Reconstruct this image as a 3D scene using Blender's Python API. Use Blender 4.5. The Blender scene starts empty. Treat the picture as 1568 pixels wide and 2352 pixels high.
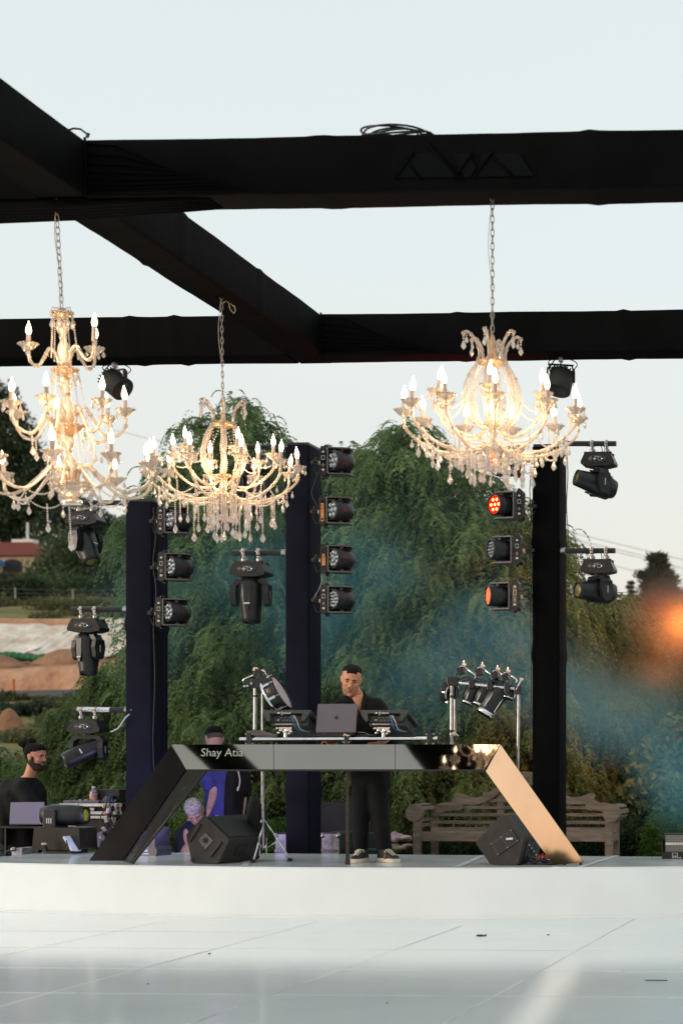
import bpy, math, random
import numpy as np
from mathutils import Vector, Matrix, noise as mnoise
R = math.radians
PI = math.pi
SC = bpy.context.scene
COL = SC.collection
RNG = random.Random(7)

# ------------------------------------------------------------------ camera
CAM_H = 1.3
FPX = 3900.0          # focal length in picture units (picture 1568 x 2352)
CX, CY = 1925.0, 1745.0
YAW = R(2.86)
cam_d = bpy.data.cameras.new('camera')
cam = bpy.data.objects.new('camera', cam_d)
COL.objects.link(cam)
cam.location = (0, 0, CAM_H)
cam.rotation_euler = (R(90), 0, YAW)
cam_d.sensor_fit = 'AUTO'
cam_d.sensor_width = 36
cam_d.lens = FPX / 2352 * 36
cam_d.shift_x = (784 - CX) / 2352
cam_d.shift_y = (CY - 1176) / 2352
cam_d.clip_start = 0.1
cam_d.clip_end = 3000
cam_d.dof.use_dof = True
cam_d.dof.focus_distance = 14.0
cam_d.dof.aperture_fstop = 2.5
SC.camera = cam

# ------------------------------------------------------------------ world, sun, exposure
SUN_EL, SUN_ROT = R(6.0), R(240)
world = bpy.data.worlds.new('World')
SC.world = world
world.use_nodes = True
nt = world.node_tree
nt.nodes.clear()
wo = nt.nodes.new('ShaderNodeOutputWorld')
bg = nt.nodes.new('ShaderNodeBackground')
sky = nt.nodes.new('ShaderNodeTexSky')
sky.sky_type = 'NISHITA'
sky.sun_disc = False
sky.sun_elevation = SUN_EL
sky.sun_rotation = SUN_ROT
sky.altitude = 50
sky.air_density = 1.0
sky.dust_density = 3.0
sky.ozone_density = 1.0
hs = nt.nodes.new('ShaderNodeHueSaturation')
hs.inputs['Saturation'].default_value = 0.35
hs.inputs['Value'].default_value = 1.0
nt.links.new(sky.outputs[0], hs.inputs['Color'])
hz_ = nt.nodes.new('ShaderNodeMix'); hz_.data_type = 'RGBA'
hz_.inputs['Factor'].default_value = 0.7
nt.links.new(hs.outputs[0], hz_.inputs['A'])
tcw = nt.nodes.new('ShaderNodeTexCoord')
sep = nt.nodes.new('ShaderNodeSeparateXYZ'); nt.links.new(tcw.outputs['Generated'], sep.inputs[0])
hmr = nt.nodes.new('ShaderNodeMapRange'); hmr.inputs['From Min'].default_value = 0.0; hmr.inputs['From Max'].default_value = 0.30; hmr.inputs['To Min'].default_value = 1; hmr.inputs['To Max'].default_value = 0
hmr.interpolation_type = 'SMOOTHSTEP'
nt.links.new(sep.outputs['Z'], hmr.inputs['Value'])
m1 = nt.nodes.new('ShaderNodeMix'); m1.data_type = 'RGBA'; m1.inputs['A'].default_value = (2.95, 3.22, 3.2, 1); m1.inputs['B'].default_value = (3.2, 2.95, 2.58, 1)
nt.links.new(hmr.outputs[0], m1.inputs['Factor'])
dt = nt.nodes.new('ShaderNodeVectorMath'); dt.operation = 'DOT_PRODUCT'; dt.inputs[1].default_value = (math.sin(R(202)), math.cos(R(202)), 0.05)
nt.links.new(tcw.outputs['Generated'], dt.inputs[0])
gmr = nt.nodes.new('ShaderNodeMapRange'); gmr.inputs['From Min'].default_value = 0.60; gmr.inputs['From Max'].default_value = 1.0; gmr.interpolation_type = 'SMOOTHSTEP'
nt.links.new(dt.outputs['Value'], gmr.inputs['Value'])
gm2 = nt.nodes.new('ShaderNodeMath'); gm2.operation = 'MULTIPLY'; nt.links.new(gmr.outputs[0], gm2.inputs[0]); nt.links.new(hmr.outputs[0], gm2.inputs[1])
m2 = nt.nodes.new('ShaderNodeMix'); m2.data_type = 'RGBA'; m2.inputs['B'].default_value = (3.6, 1.85, .85, 1)
nt.links.new(m1.outputs['Result'], m2.inputs['A']); nt.links.new(gm2.outputs[0], m2.inputs['Factor'])
nt.links.new(m2.outputs['Result'], hz_.inputs['B'])
nt.links.new(hz_.outputs['Result'], bg.inputs['Color'])
nt.links.new(bg.outputs[0], wo.inputs['Surface'])
bg.inputs['Strength'].default_value = 0.15
sun_d = bpy.data.lights.new('sun', 'SUN')
sun = bpy.data.objects.new('sun', sun_d)
COL.objects.link(sun)
sun_d.energy = 0.5
sun_d.angle = R(12)
sun_d.color = (1.0, 0.82, 0.66)
S = Vector((math.sin(SUN_ROT) * math.cos(SUN_EL), math.cos(SUN_ROT) * math.cos(SUN_EL), math.sin(SUN_EL)))
sun.rotation_euler = S.to_track_quat('Z', 'Y').to_euler()
SC.view_settings.view_transform = 'Standard'
SC.view_settings.look = 'None'
SC.view_settings.exposure = 1.08
SC.view_settings.gamma = 1
SC.cycles.max_bounces = 8
SC.cycles.transparent_max_bounces = 24
SC.cycles.volume_bounces = 0
SC.cycles.volume_step_rate = 2.0
SC.cycles.volume_max_steps = 128
SC.cycles.caustics_reflective = False
SC.cycles.caustics_refractive = False
SC.cycles.sample_clamp_indirect = 4
SC.cycles.sample_clamp_direct = 0

# ------------------------------------------------------------------ helpers
RIGHT = Vector((math.cos(YAW), math.sin(YAW), 0))
FWD = Vector((-math.sin(YAW), math.cos(YAW), 0))
def P(px, py, Y):
    """picture position -> world point on the plane y = Y"""
    d = FWD + RIGHT * ((px - CX) / FPX) + Vector((0, 0, (CY - py) / FPX))
    return Vector((0, 0, CAM_H)) + d * (Y / d.y)
def SCL(px, Y):
    """picture units per metre there"""
    return FPX / P(px, CY, Y).dot(FWD)
def GZ(py, px, z):
    """distance Y at which height z appears at picture row py"""
    d = FWD + RIGHT * ((px - CX) / FPX)
    depth = (CAM_H - z) * FPX / (py - CY)
    return depth * d.y

def T(x=0, y=0, z=0): return Matrix.Translation((x, y, z))
def RX(a): return Matrix.Rotation(a, 4, 'X')
def RY(a): return Matrix.Rotation(a, 4, 'Y')
def RZ(a): return Matrix.Rotation(a, 4, 'Z')
def align(p0, p1):
    d = Vector(p1) - Vector(p0)
    return Matrix.Translation(Vector(p0)) @ d.to_track_quat('Z', 'Y').to_matrix().to_4x4()

class MB:
    def __init__(s):
        s.v = []; s.f = []; s.m = []; s.s = []; s.M = Matrix.Identity(4)
    def add(s, vs, fs, smooth=False, mi=0):
        n = len(s.v)
        for p in vs: s.v.append(tuple(s.M @ Vector(p)))
        for f in fs:
            s.f.append(tuple(i + n for i in f)); s.m.append(mi); s.s.append(smooth)
        return s
    def box(s, c, d, rot=None, mi=0, taper=1.0, tapery=None):
        x, y, z = d[0] / 2, d[1] / 2, d[2] / 2
        ty = taper if tapery is None else tapery
        vs = [(-x, -y, -z), (x, -y, -z), (x, y, -z), (-x, y, -z), (-x * taper, -y * ty, z), (x * taper, -y * ty, z), (x * taper, y * ty, z), (-x * taper, y * ty, z)]
        M = Matrix.Translation(Vector(c))
        if rot is not None: M = M @ rot
        vs = [M @ Vector(p) for p in vs]
        s.add(vs, [(0, 3, 2, 1), (4, 5, 6, 7), (0, 1, 5, 4), (1, 2, 6, 5), (2, 3, 7, 6), (3, 0, 4, 7)], False, mi)
        return s
    def lathe(s, prof, n=16, M=None, mi=0, smooth=True, caps=True, scal=(1, 1)):
        M = M or Matrix.Identity(4)
        vs = []; fs = []
        for r, z in prof:
            for i in range(n):
                a = 2 * PI * i / n
                vs.append(M @ Vector((r * math.cos(a) * scal[0], r * math.sin(a) * scal[1], z)))
        for j in range(len(prof) - 1):
            for i in range(n):
                k = (i + 1) % n
                fs.append((j * n + i, j * n + k, (j + 1) * n + k, (j + 1) * n + i))
        s.add(vs, fs, smooth, mi)
        if caps:
            if prof[0][0] > 1e-6: s.add([vs[i] for i in range(n)], [tuple(reversed(range(n)))], False, mi)
            if prof[-1][0] > 1e-6: s.add([vs[(len(prof) - 1) * n + i] for i in range(n)], [tuple(range(n))], False, mi)
        return s
    def cyl(s, p0, p1, r0, r1=None, n=14, mi=0, caps=True):
        r1 = r0 if r1 is None else r1
        L = (Vector(p1) - Vector(p0)).length
        return s.lathe([(r0, 0), (r1, L)], n, align(p0, p1), mi, True, caps)
    def tube(s, pts, r, n=8, mi=0, closed=False, smooth=True, up=None):
        pts = [Vector(p) for p in pts]; m = len(pts)
        rs = r if isinstance(r, (list, tuple)) else [r] * m
        vs = []; fs = []
        nrm = None
        for i, p in enumerate(pts):
            if closed: t = pts[(i + 1) % m] - pts[i - 1]
            else: t = pts[min(i + 1, m - 1)] - pts[max(i - 1, 0)]
            if t.length < 1e-9: t = Vector((0, 0, 1))
            t.normalize()
            if nrm is None:
                nrm = t.orthogonal() if up is None else Vector(up)
            nrm = (nrm - t * nrm.dot(t))
            if nrm.length < 1e-6: nrm = t.orthogonal()
            nrm.normalize()
            b = t.cross(nrm)
            for k in range(n):
                a = 2 * PI * k / n
                vs.append(p + (nrm * math.cos(a) + b * math.sin(a)) * rs[i])
        for i in range(m if closed else m - 1):
            j = (i + 1) % m
            for k in range(n):
                l = (k + 1) % n
                fs.append((i * n + k, i * n + l, j * n + l, j * n + k))
        if not closed:
            fs.append(tuple(reversed(range(n)))); fs.append(tuple((m - 1) * n + k for k in range(n)))
        s.add(vs, fs, smooth, mi)
        return s
    def prism(s, poly, depth, M=None, mi=0, smooth=False):
        """poly in local x,z ; extruded along y from -depth/2 to depth/2"""
        M = M or Matrix.Identity(4); n = len(poly)
        vs = [M @ Vector((x, -depth / 2, z)) for x, z in poly] + [M @ Vector((x, depth / 2, z)) for x, z in poly]
        s.add(vs, [tuple(range(n)), tuple(reversed(range(n, 2 * n)))], False, mi)
        s.add(vs, [(i, i + n, (i + 1) % n + n, (i + 1) % n) for i in range(n)], smooth, mi)
        return s
    def ell(s, c, r, nu=14, nv=9, M=None, mi=0):
        M = M or Matrix.Identity(4)
        if not isinstance(r, (tuple, list)): r = (r, r, r)
        vs = [M @ (Vector(c) + Vector((0, 0, -r[2])))]
        for j in range(1, nv):
            t = -PI / 2 + PI * j / nv
            for i in range(nu):
                a = 2 * PI * i / nu
                vs.append(M @ (Vector(c) + Vector((r[0] * math.cos(t) * math.cos(a), r[1] * math.cos(t) * math.sin(a), r[2] * math.sin(t)))))
        vs.append(M @ (Vector(c) + Vector((0, 0, r[2]))))
        fs = [(0, 1 + (i + 1) % nu, 1 + i) for i in range(nu)]
        for j in range(nv - 2):
            for i in range(nu):
                k = (i + 1) % nu
                fs.append((1 + j * nu + i, 1 + j * nu + k, 1 + (j + 1) * nu + k, 1 + (j + 1) * nu + i))
        L = len(vs) - 1; o = 1 + (nv - 2) * nu
        fs += [(L, o + i, o + (i + 1) % nu) for i in range(nu)]
        s.add(vs, fs, True, mi)
        return s
    def loft(s, rings, smooth=True, mi=0, caps=True):
        n = len(rings[0]); vs = [p for r in rings for p in r]; fs = []
        for j in range(len(rings) - 1):
            for i in range(n):
                k = (i + 1) % n
                fs.append((j * n + i, j * n + k, (j + 1) * n + k, (j + 1) * n + i))
        s.add(vs, fs, smooth, mi)
        if caps:
            s.add(rings[0], [tuple(reversed(range(n)))], smooth, mi)
            s.add(rings[-1], [tuple(range(n))], smooth, mi)
        return s
    def mesh(s, name, mats):
        me = bpy.data.meshes.new(name)
        me.from_pydata(s.v, [], s.f)
        for m in (mats if isinstance(mats, (list, tuple)) else [mats]): me.materials.append(m)
        me.polygons.foreach_set('material_index', s.m)
        me.polygons.foreach_set('use_smooth', s.s)
        me.update()
        return me
    def build(s, name, mats, parent=None, loc=(0, 0, 0), rot=(0, 0, 0), bevel=0, label=None, remesh=0, sub=0, smooth_it=0, seg=2):
        o = bpy.data.objects.new(name, s.mesh(name, mats))
        COL.objects.link(o)
        o.location = loc; o.rotation_euler = rot
        if parent: o.parent = parent
        if label: o['label'] = label
        if remesh:
            md = o.modifiers.new('remesh', 'REMESH'); md.mode = 'VOXEL'; md.voxel_size = remesh; md.use_smooth_shade = True
        if smooth_it:
            md = o.modifiers.new('smooth', 'SMOOTH'); md.iterations = smooth_it; md.factor = 0.6
        if sub:
            md = o.modifiers.new('sub', 'SUBSURF'); md.levels = sub; md.render_levels = sub
        if bevel:
            md = o.modifiers.new('bevel', 'BEVEL'); md.width = bevel; md.segments = seg; md.limit_method = 'ANGLE'; md.angle_limit = R(35)
        return o

def tag(o, label, cat, group=None, kind=None):
    if label: o['label'] = label
    if cat: o['category'] = cat
    if group: o['group'] = group
    if kind: o['kind'] = kind
    return o
def thing(name, label, cat, loc=(0, 0, 0), rz=0, group=None, rot=None):
    o = bpy.data.objects.new(name, None)
    COL.objects.link(o)
    o.location = loc
    o.rotation_euler = rot if rot is not None else (0, 0, rz)
    o.empty_display_size = 0.1
    return tag(o, label, cat, group)
def struct(o):
    o['kind'] = 'structure'; return o
def dup(root, loc=None, rot=None, label=None, scale=None):
    """copy of a thing with copies of its parts and their sub-parts"""
    def rec(o, par):
        c = o.copy(); COL.objects.link(c)
        if par is not None: c.parent = par
        for ch in list(o.children): rec(ch, c)
        return c
    r = rec(root, None)
    if loc is not None: r.location = loc
    if rot is not None: r.rotation_euler = rot
    if label: r['label'] = label
    if scale: r.scale = scale
    return r
def fast_mesh(name, verts, faces_n, mats):
    """verts (N,3) array where each consecutive faces_n vertices are one face"""
    me = bpy.data.meshes.new(name)
    n = len(verts); k = n // faces_n
    me.vertices.add(n); me.vertices.foreach_set('co', np.asarray(verts, dtype=np.float32).ravel())
    me.loops.add(n); me.loops.foreach_set('vertex_index', np.arange(n, dtype=np.int32))
    me.polygons.add(k)
    me.polygons.foreach_set('loop_start', np.arange(0, n, faces_n, dtype=np.int32))
    me.polygons.foreach_set('loop_total', np.full(k, faces_n, dtype=np.int32))
    for m in (mats if isinstance(mats, (list, tuple)) else [mats]): me.materials.append(m)
    me.update(calc_edges=True)
    return me

# ------------------------------------------------------------------ materials
def newmat(name):
    m = bpy.data.materials.new(name); m.use_nodes = True
    n = m.node_tree; n.nodes.clear()
    out = n.nodes.new('ShaderNodeOutputMaterial')
    return m, n, out
def mat(name, col, rough=0.5, metal=0.0, var=0.12, scale=8.0, bump=0.0, bscale=40.0, spec=0.5, col2=None, rvar=0.1, coat=0, emit=None, estr=0, detail=5, aniso=(1, 1, 1), trans=0, ior=1.45):
    m, n, out = newmat(name)
    b = n.nodes.new('ShaderNodeBsdfPrincipled')
    n.links.new(b.outputs[0], out.inputs['Surface'])
    tc = n.nodes.new('ShaderNodeTexCoord')
    mp = n.nodes.new('ShaderNodeMapping'); mp.inputs['Scale'].default_value = aniso
    n.links.new(tc.outputs['Object'], mp.inputs['Vector'])
    nz = n.nodes.new('ShaderNodeTexNoise'); nz.inputs['Scale'].default_value = scale; nz.inputs['Detail'].default_value = detail
    n.links.new(mp.outputs[0], nz.inputs['Vector'])
    mx = n.nodes.new('ShaderNodeMix'); mx.data_type = 'RGBA'
    c2 = col2 if col2 else tuple(min(1, c * (1 + var)) for c in col)
    c1 = col if col2 else tuple(c * (1 - var) for c in col)
    mx.inputs['A'].default_value = (*c1, 1); mx.inputs['B'].default_value = (*c2, 1)
    rp = n.nodes.new('ShaderNodeMapRange'); rp.inputs['From Min'].default_value = 0.35; rp.inputs['From Max'].default_value = 0.65
    n.links.new(nz.outputs['Fac'], rp.inputs['Value'])
    n.links.new(rp.outputs[0], mx.inputs['Factor'])
    n.links.new(mx.outputs['Result'], b.inputs['Base Color'])
    b.inputs['Metallic'].default_value = metal
    b.inputs['Specular IOR Level'].default_value = spec
    b.inputs['Coat Weight'].default_value = coat
    b.inputs['Transmission Weight'].default_value = trans
    b.inputs['IOR'].default_value = ior
    r2 = n.nodes.new('ShaderNodeMapRange')
    r2.inputs['To Min'].default_value = max(0.0, rough - rvar * 0.5); r2.inputs['To Max'].default_value = min(1, rough + rvar * 0.5)
    n.links.new(nz.outputs['Fac'], r2.inputs['Value']); n.links.new(r2.outputs[0], b.inputs['Roughness'])
    if bump:
        nb = n.nodes.new('ShaderNodeTexNoise'); nb.inputs['Scale'].default_value = bscale; nb.inputs['Detail'].default_value = 6
        n.links.new(mp.outputs[0], nb.inputs['Vector'])
        bp = n.nodes.new('ShaderNodeBump'); bp.inputs['Strength'].default_value = bump; bp.inputs['Distance'].default_value = 0.02
        n.links.new(nb.outputs['Fac'], bp.inputs['Height']); n.links.new(bp.outputs[0], b.inputs['Normal'])
    if emit:
        b.inputs['Emission Color'].default_value = (*emit, 1); b.inputs['Emission Strength'].default_value = estr
    return m
def leafmat(name, c1, c2, c3=None, scale=1.2, transl=0.42):
    m, n, out = newmat(name)
    geo = n.nodes.new('ShaderNodeNewGeometry')
    nz = n.nodes.new('ShaderNodeTexNoise'); nz.inputs['Scale'].default_value = scale; nz.inputs['Detail'].default_value = 7; nz.inputs['Roughness'].default_value = 0.7
    n.links.new(geo.outputs['Position'], nz.inputs['Vector'])
    cr = n.nodes.new('ShaderNodeValToRGB')
    cr.color_ramp.elements[0].position = 0.38; cr.color_ramp.elements[0].color = (*c1, 1)
    cr.color_ramp.elements[1].position = 0.62; cr.color_ramp.elements[1].color = (*c2, 1)
    if c3:
        e = cr.color_ramp.elements.new(0.74); e.color = (*c3, 1)
    n.links.new(nz.outputs['Fac'], cr.inputs['Fac'])
    d = n.nodes.new('ShaderNodeBsdfPrincipled'); d.inputs['Roughness'].default_value = 0.55; d.inputs['Specular IOR Level'].default_value = 0.3
    t = n.nodes.new('ShaderNodeBsdfTranslucent')
    mx = n.nodes.new('ShaderNodeMixShader'); mx.inputs[0].default_value = transl
    n.links.new(cr.outputs[0], d.inputs['Base Color']); n.links.new(cr.outputs[0], t.inputs['Color'])
    n.links.new(d.outputs[0], mx.inputs[1]); n.links.new(t.outputs[0], mx.inputs[2])
    n.links.new(mx.outputs[0], out.inputs['Surface'])
    return m
def emat(name, col, strength):
    m, n, out = newmat(name)
    e = n.nodes.new('ShaderNodeEmission'); e.inputs['Color'].default_value = (*col, 1); e.inputs['Strength'].default_value = strength
    n.links.new(e.outputs[0], out.inputs['Surface'])
    return m
M = {}
M['fabric'] = mat('black_stretch_fabric', (0.0026, 0.0026, 0.0029), 0.75, var=0.3, scale=3, bump=0.25, bscale=9, spec=0.06)
M['plastic'] = mat('black_fixture_plastic', (0.014, 0.015, 0.017), 0.36, var=0.25, scale=12, spec=0.5, bump=0.05, bscale=300)
M['plastic_rough'] = mat('black_textured_cabinet', (0.028, 0.026, 0.024), 0.6, var=0.25, scale=14, spec=0.4, bump=0.35, bscale=350)
M['bracket'] = mat('grey_bracket_steel', (0.12, 0.115, 0.115), 0.45, metal=0.3, var=0.15, scale=10)
M['chrome'] = mat('chromed_steel', (0.75, 0.75, 0.77), 0.16, metal=1.0, var=0.1, scale=30)
M['alu'] = mat('scuffed_aluminium', (0.40, 0.40, 0.41), 0.36, metal=1.0, var=0.2, scale=25)
M['blackmetal'] = mat('black_painted_pipe', (0.018, 0.018, 0.02), 0.4, var=0.3, scale=20)
M['rubber'] = mat('black_rubber', (0.012, 0.012, 0.013), 0.6)
M['fabric_violet_lit'] = mat('violet_lit_stretch_fabric', (0.0065, 0.007, 0.0165), 0.75, var=0.3, scale=3, bump=0.25, bscale=9, spec=0.12)  # black fabric with violet light and haze put into its colour
# ------------------------------------------------------------------ setting
def ground_mat(name, c1, c2, c3, sc=0.6, bump=0.6):
    m, n, out = newmat(name)
    b = n.nodes.new('ShaderNodeBsdfPrincipled'); b.inputs['Roughness'].default_value = 0.95; b.inputs['Specular IOR Level'].default_value = 0.1
    geo = n.nodes.new('ShaderNodeNewGeometry')
    nz = n.nodes.new('ShaderNodeTexNoise'); nz.inputs['Scale'].default_value = sc; nz.inputs['Detail'].default_value = 9; nz.inputs['Roughness'].default_value = 0.65
    n.links.new(geo.outputs['Position'], nz.inputs['Vector'])
    cr = n.nodes.new('ShaderNodeValToRGB')
    cr.color_ramp.elements[0].position = 0.36; cr.color_ramp.elements[0].color = (*c1, 1)
    cr.color_ramp.elements[1].position = 0.66; cr.color_ramp.elements[1].color = (*c3, 1)
    e = cr.color_ramp.elements.new(0.52); e.color = (*c2, 1)
    n.links.new(nz.outputs['Fac'], cr.inputs['Fac']); n.links.new(cr.outputs[0], b.inputs['Base Color'])
    bp = n.nodes.new('ShaderNodeBump'); bp.inputs['Strength'].default_value = bump; bp.inputs['Distance'].default_value = 0.3
    n2 = n.nodes.new('ShaderNodeTexNoise'); n2.inputs['Scale'].default_value = sc * 4; n2.inputs['Detail'].default_value = 8
    n.links.new(geo.outputs['Position'], n2.inputs['Vector'])
    n.links.new(n2.outputs['Fac'], bp.inputs['Height']); n.links.new(bp.outputs[0], b.inputs['Normal'])
    n.links.new(b.outputs[0], out.inputs['Surface'])
    return m
M['ground'] = ground_mat('garden_soil_and_grass', (0.05, 0.075, 0.025), (0.08, 0.1, 0.035), (0.16, 0.11, 0.07), 1.2)
M['dirt'] = ground_mat('orange_excavated_dirt', (0.30, 0.14, 0.075), (0.43, 0.22, 0.13), (0.55, 0.33, 0.21), 0.35, 1.0)
M['mound'] = ground_mat('brown_dirt_heap', (0.20, 0.10, 0.06), (0.28, 0.15, 0.09), (0.36, 0.22, 0.14), 0.5, 0.8)
M['field'] = ground_mat('dry_grass_field', (0.10, 0.11, 0.045), (0.17, 0.15, 0.06), (0.30, 0.20, 0.11), 0.35)
M['tarp'] = ground_mat('white_tarpaulin', (0.52, 0.40, 0.31), (0.68, 0.58, 0.48), (0.80, 0.74, 0.66), 0.7, 0.8)
M['asphalt'] = mat('dark_asphalt', (0.05, 0.05, 0.055), 0.9)

def grid(name, x0, x1, y0, y1, nx, ny, zf, material, parent=None):
    vs = []; fs = []
    for j in range(ny + 1):
        for i in range(nx + 1):
            x = x0 + (x1 - x0) * i / nx; y = y0 + (y1 - y0) * j / ny
            vs.append((x, y, zf(x, y)))
    for j in range(ny):
        for i in range(nx):
            a = j * (nx + 1) + i
            fs.append((a, a + 1, a + nx + 2, a + nx + 1))
    mb = MB(); mb.add(vs, fs, True)
    return mb.build(name, material, parent)
def nz(x, y, z=0.0): return mnoise.noise(Vector((x, y, z)))

g = MB(); g.add([(-900, -900, -0.02), (900, -900, -0.02), (900, 1500, -0.02), (-900, 1500, -0.02)], [(0, 1, 2, 3)])
struct(g.build('ground', M['ground']))
struct(grid('garden_bed', -11, 6, 15.2, 30, 60, 50, lambda x, y: 0.04 + 0.06 * nz(x * .7, y * .7) + 0.012 * max(0, y - 19), M['ground']))

# white gloss dance floor : panels with fine seams
def floor_mat():
    m, n, out = newmat('white_gloss_floor_panels')
    b = n.nodes.new('ShaderNodeBsdfPrincipled')
    geo = n.nodes.new('ShaderNodeNewGeometry')
    nz1 = n.nodes.new('ShaderNodeTexNoise'); nz1.inputs['Scale'].default_value = 0.9; nz1.inputs['Detail'].default_value = 6
    n.links.new(geo.outputs['Position'], nz1.inputs['Vector'])
    cr = n.nodes.new('ShaderNodeValToRGB')
    cr.color_ramp.elements[0].position = 0.3; cr.color_ramp.elements[0].color = (0.69, 0.77, 0.80, 1)
    cr.color_ramp.elements[1].position = 0.7; cr.color_ramp.elements[1].color = (0.78, 0.84, 0.86, 1)
    n.links.new(nz1.outputs['Fac'], cr.inputs['Fac'])
    # fine scratches stretched along x
    mp = n.nodes.new('ShaderNodeMapping'); mp.inputs['Scale'].default_value = (1.2, 14, 1)
    n.links.new(geo.outputs['Position'], mp.inputs['Vector'])
    nz2 = n.nodes.new('ShaderNodeTexNoise'); nz2.inputs['Scale'].default_value = 3.0; nz2.inputs['Detail'].default_value = 8; nz2.inputs['Roughness'].default_value = 0.7
    n.links.new(mp.outputs[0], nz2.inputs['Vector'])
    r = n.nodes.new('ShaderNodeMapRange'); r.inputs['From Min'].default_value = 0.3; r.inputs['From Max'].default_value = 0.75
    r.inputs['To Min'].default_value = 0.03; r.inputs['To Max'].default_value = 0.11
    n.links.new(nz2.outputs['Fac'], r.inputs['Value']); n.links.new(r.outputs[0], b.inputs['Roughness'])
    bp = n.nodes.new('ShaderNodeBump'); bp.inputs['Strength'].default_value = 0.02; bp.inputs['Distance'].default_value = 0.02
    n.links.new(nz2.outputs['Fac'], bp.inputs['Height']); n.links.new(bp.outputs[0], b.inputs['Normal'])
    # scuff marks worn into the panels
    nz3 = n.nodes.new('ShaderNodeTexNoise'); nz3.inputs['Scale'].default_value = 7.0; nz3.inputs['Detail'].default_value = 10; nz3.inputs['Roughness'].default_value = 0.75; nz3.inputs['Distortion'].default_value = 1.5
    n.links.new(geo.outputs['Position'], nz3.inputs['Vector'])
    sc_ = n.nodes.new('ShaderNodeMapRange'); sc_.inputs['From Min'].default_value = .62; sc_.inputs['From Max'].default_value = .75; sc_.inputs['To Max'].default_value = .30
    n.links.new(nz3.outputs['Fac'], sc_.inputs['Value'])
    mx = n.nodes.new('ShaderNodeMix'); mx.data_type = 'RGBA'; mx.inputs['B'].default_value = (.42, .44, .44, 1)
    n.links.new(sc_.outputs[0], mx.inputs['Factor']); n.links.new(cr.outputs[0], mx.inputs['A']); n.links.new(mx.outputs['Result'], b.inputs['Base Color'])
    b.inputs['Specular IOR Level'].default_value = 0.5
    n.links.new(b.outputs[0], out.inputs['Surface'])
    return m
M['floor'] = floor_mat()
M['stage_face'] = mat('white_stage_skirt', (0.75, 0.785, 0.79), 0.45, var=0.03, scale=2, bump=0.03, bscale=6)
M['stage_top'] = mat('pale_gloss_stage_top', (0.60, 0.66, 0.67), 0.16, var=0.06, scale=2.5, rvar=0.08)
M['seam'] = mat('floor_seam_tape', (0.80, 0.82, 0.82), 0.3, var=0.0, col2=(.60, .65, .67), scale=1.3)
M['seam_dark'] = mat('floor_seam_dark_gap', (0.48, 0.53, 0.55), 0.5, var=0.2, scale=4)  # greyer tone for some seam pieces and the stage joints

SF_Y, SB_Y, ST_Z = 13.68, 15.6, 0.416
mb = MB(); mb.box((-4, 7.1, -0.004), (18, 14.6, 0.02)); fl = mb.build('dance_floor', M['floor']); struct(fl)
# seams (real tape lines in the world) : lines along depth and across
seamY = [GZ(2285, 700, 0.006), GZ(2227, 700, 0.006)]
dY = seamY[1] - seamY[0]
sx = [P(112, CY, GZ(2285, 112, 0)).x, P(628, CY, GZ(2285, 628, 0)).x, P(1146, CY, GZ(2285, 1146, 0)).x]
dX = (sx[2] - sx[0]) / 2
mb = MB()
for k in range(-3, 5):
    y = seamY[0] + k * dY
    if y < SF_Y - 0.7:
        x = -12.5
        while x < 4.5:
            L = RNG.uniform(0.9, 2.6); w = RNG.choice([0.002, 0.003, 0.003, 0.006])
            mb.box((x + L / 2, y + RNG.uniform(-.002, .002), 0.0075), (L, w, 0.001), mi=RNG.choice([0, 0, 0, 1])); x += L + RNG.uniform(0.0, 0.04)
for k in range(-5, 6):
    x = sx[1] + k * dX; y = 1.0
    while y < SF_Y - 0.9:
        L = RNG.uniform(0.8, 2.0); w = RNG.choice([0.002, 0.003, 0.004, 0.008])
        mb.box((x + RNG.uniform(-.003, .003), y + L / 2, 0.0085), (w, L, 0.001), mi=RNG.choice([0, 0, 1])); y += L + RNG.uniform(0.0, 0.04)
mb.build('panel_seams', [M['seam'], M['seam_dark']], fl)

# stage : slab with a gently bowed front
def front_y(px):
    t = (px - 860) / 800.0
    return SF_Y + (0.42 if t < 0 else 0.36) * t * t
front = [(P(px, CY, front_y(px)).x, front_y(px)) for px in range(-500, 2301, 80)]
backl = [(P(2300, CY, SB_Y).x, SB_Y + .1), (P(1568, CY, SB_Y).x, GZ(1968, 1568, ST_Z)), (P(950, CY, SB_Y).x, SB_Y), (P(300, CY, SB_Y).x, SB_Y + 0.28), (P(125, CY, 16).x, SB_Y + 0.38), (P(0, CY, 15).x, 15.15), (P(-500, CY, 14.6).x, 14.6)]
st = thing('stage', 'low white stage platform with smooth bowed skirt behind the glossy dance floor', 'stage', (0, 0, 0))
poly = front + backl
mb = MB(); n = len(poly)
mb.add([(x, y, ST_Z) for x, y in poly], [tuple(range(n))])
mb.build('stage_top', M['stage_top'], st)
mb = MB(); vs = []; fs = []
ring = front
for i, (x, y) in enumerate(ring): vs += [(x, y - 0.002, 0.0), (x, y - 0.002, ST_Z - 0.002)]
for i in range(len(ring) - 1): fs.append((2 * i, 2 * i + 2, 2 * i + 3, 2 * i + 1))
mb.add(vs, fs, True)
vs = []; fs = []
ring = backl
for i, (x, y) in enumerate(ring): vs += [(x, y, 0.0), (x, y, ST_Z - 0.002)]
for i in range(len(ring) - 1): fs.append((2 * i, 2 * i + 2, 2 * i + 3, 2 * i + 1))
mb.add(vs, fs)
mb.build('skirt', M['stage_face'], st)
mb = MB()
mb.tube([(x, y - 0.001, ST_Z - 0.003) for x, y in front], 0.006, 6)
mb.build('edge_trim', M['seam'], st)
mb = MB()
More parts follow.
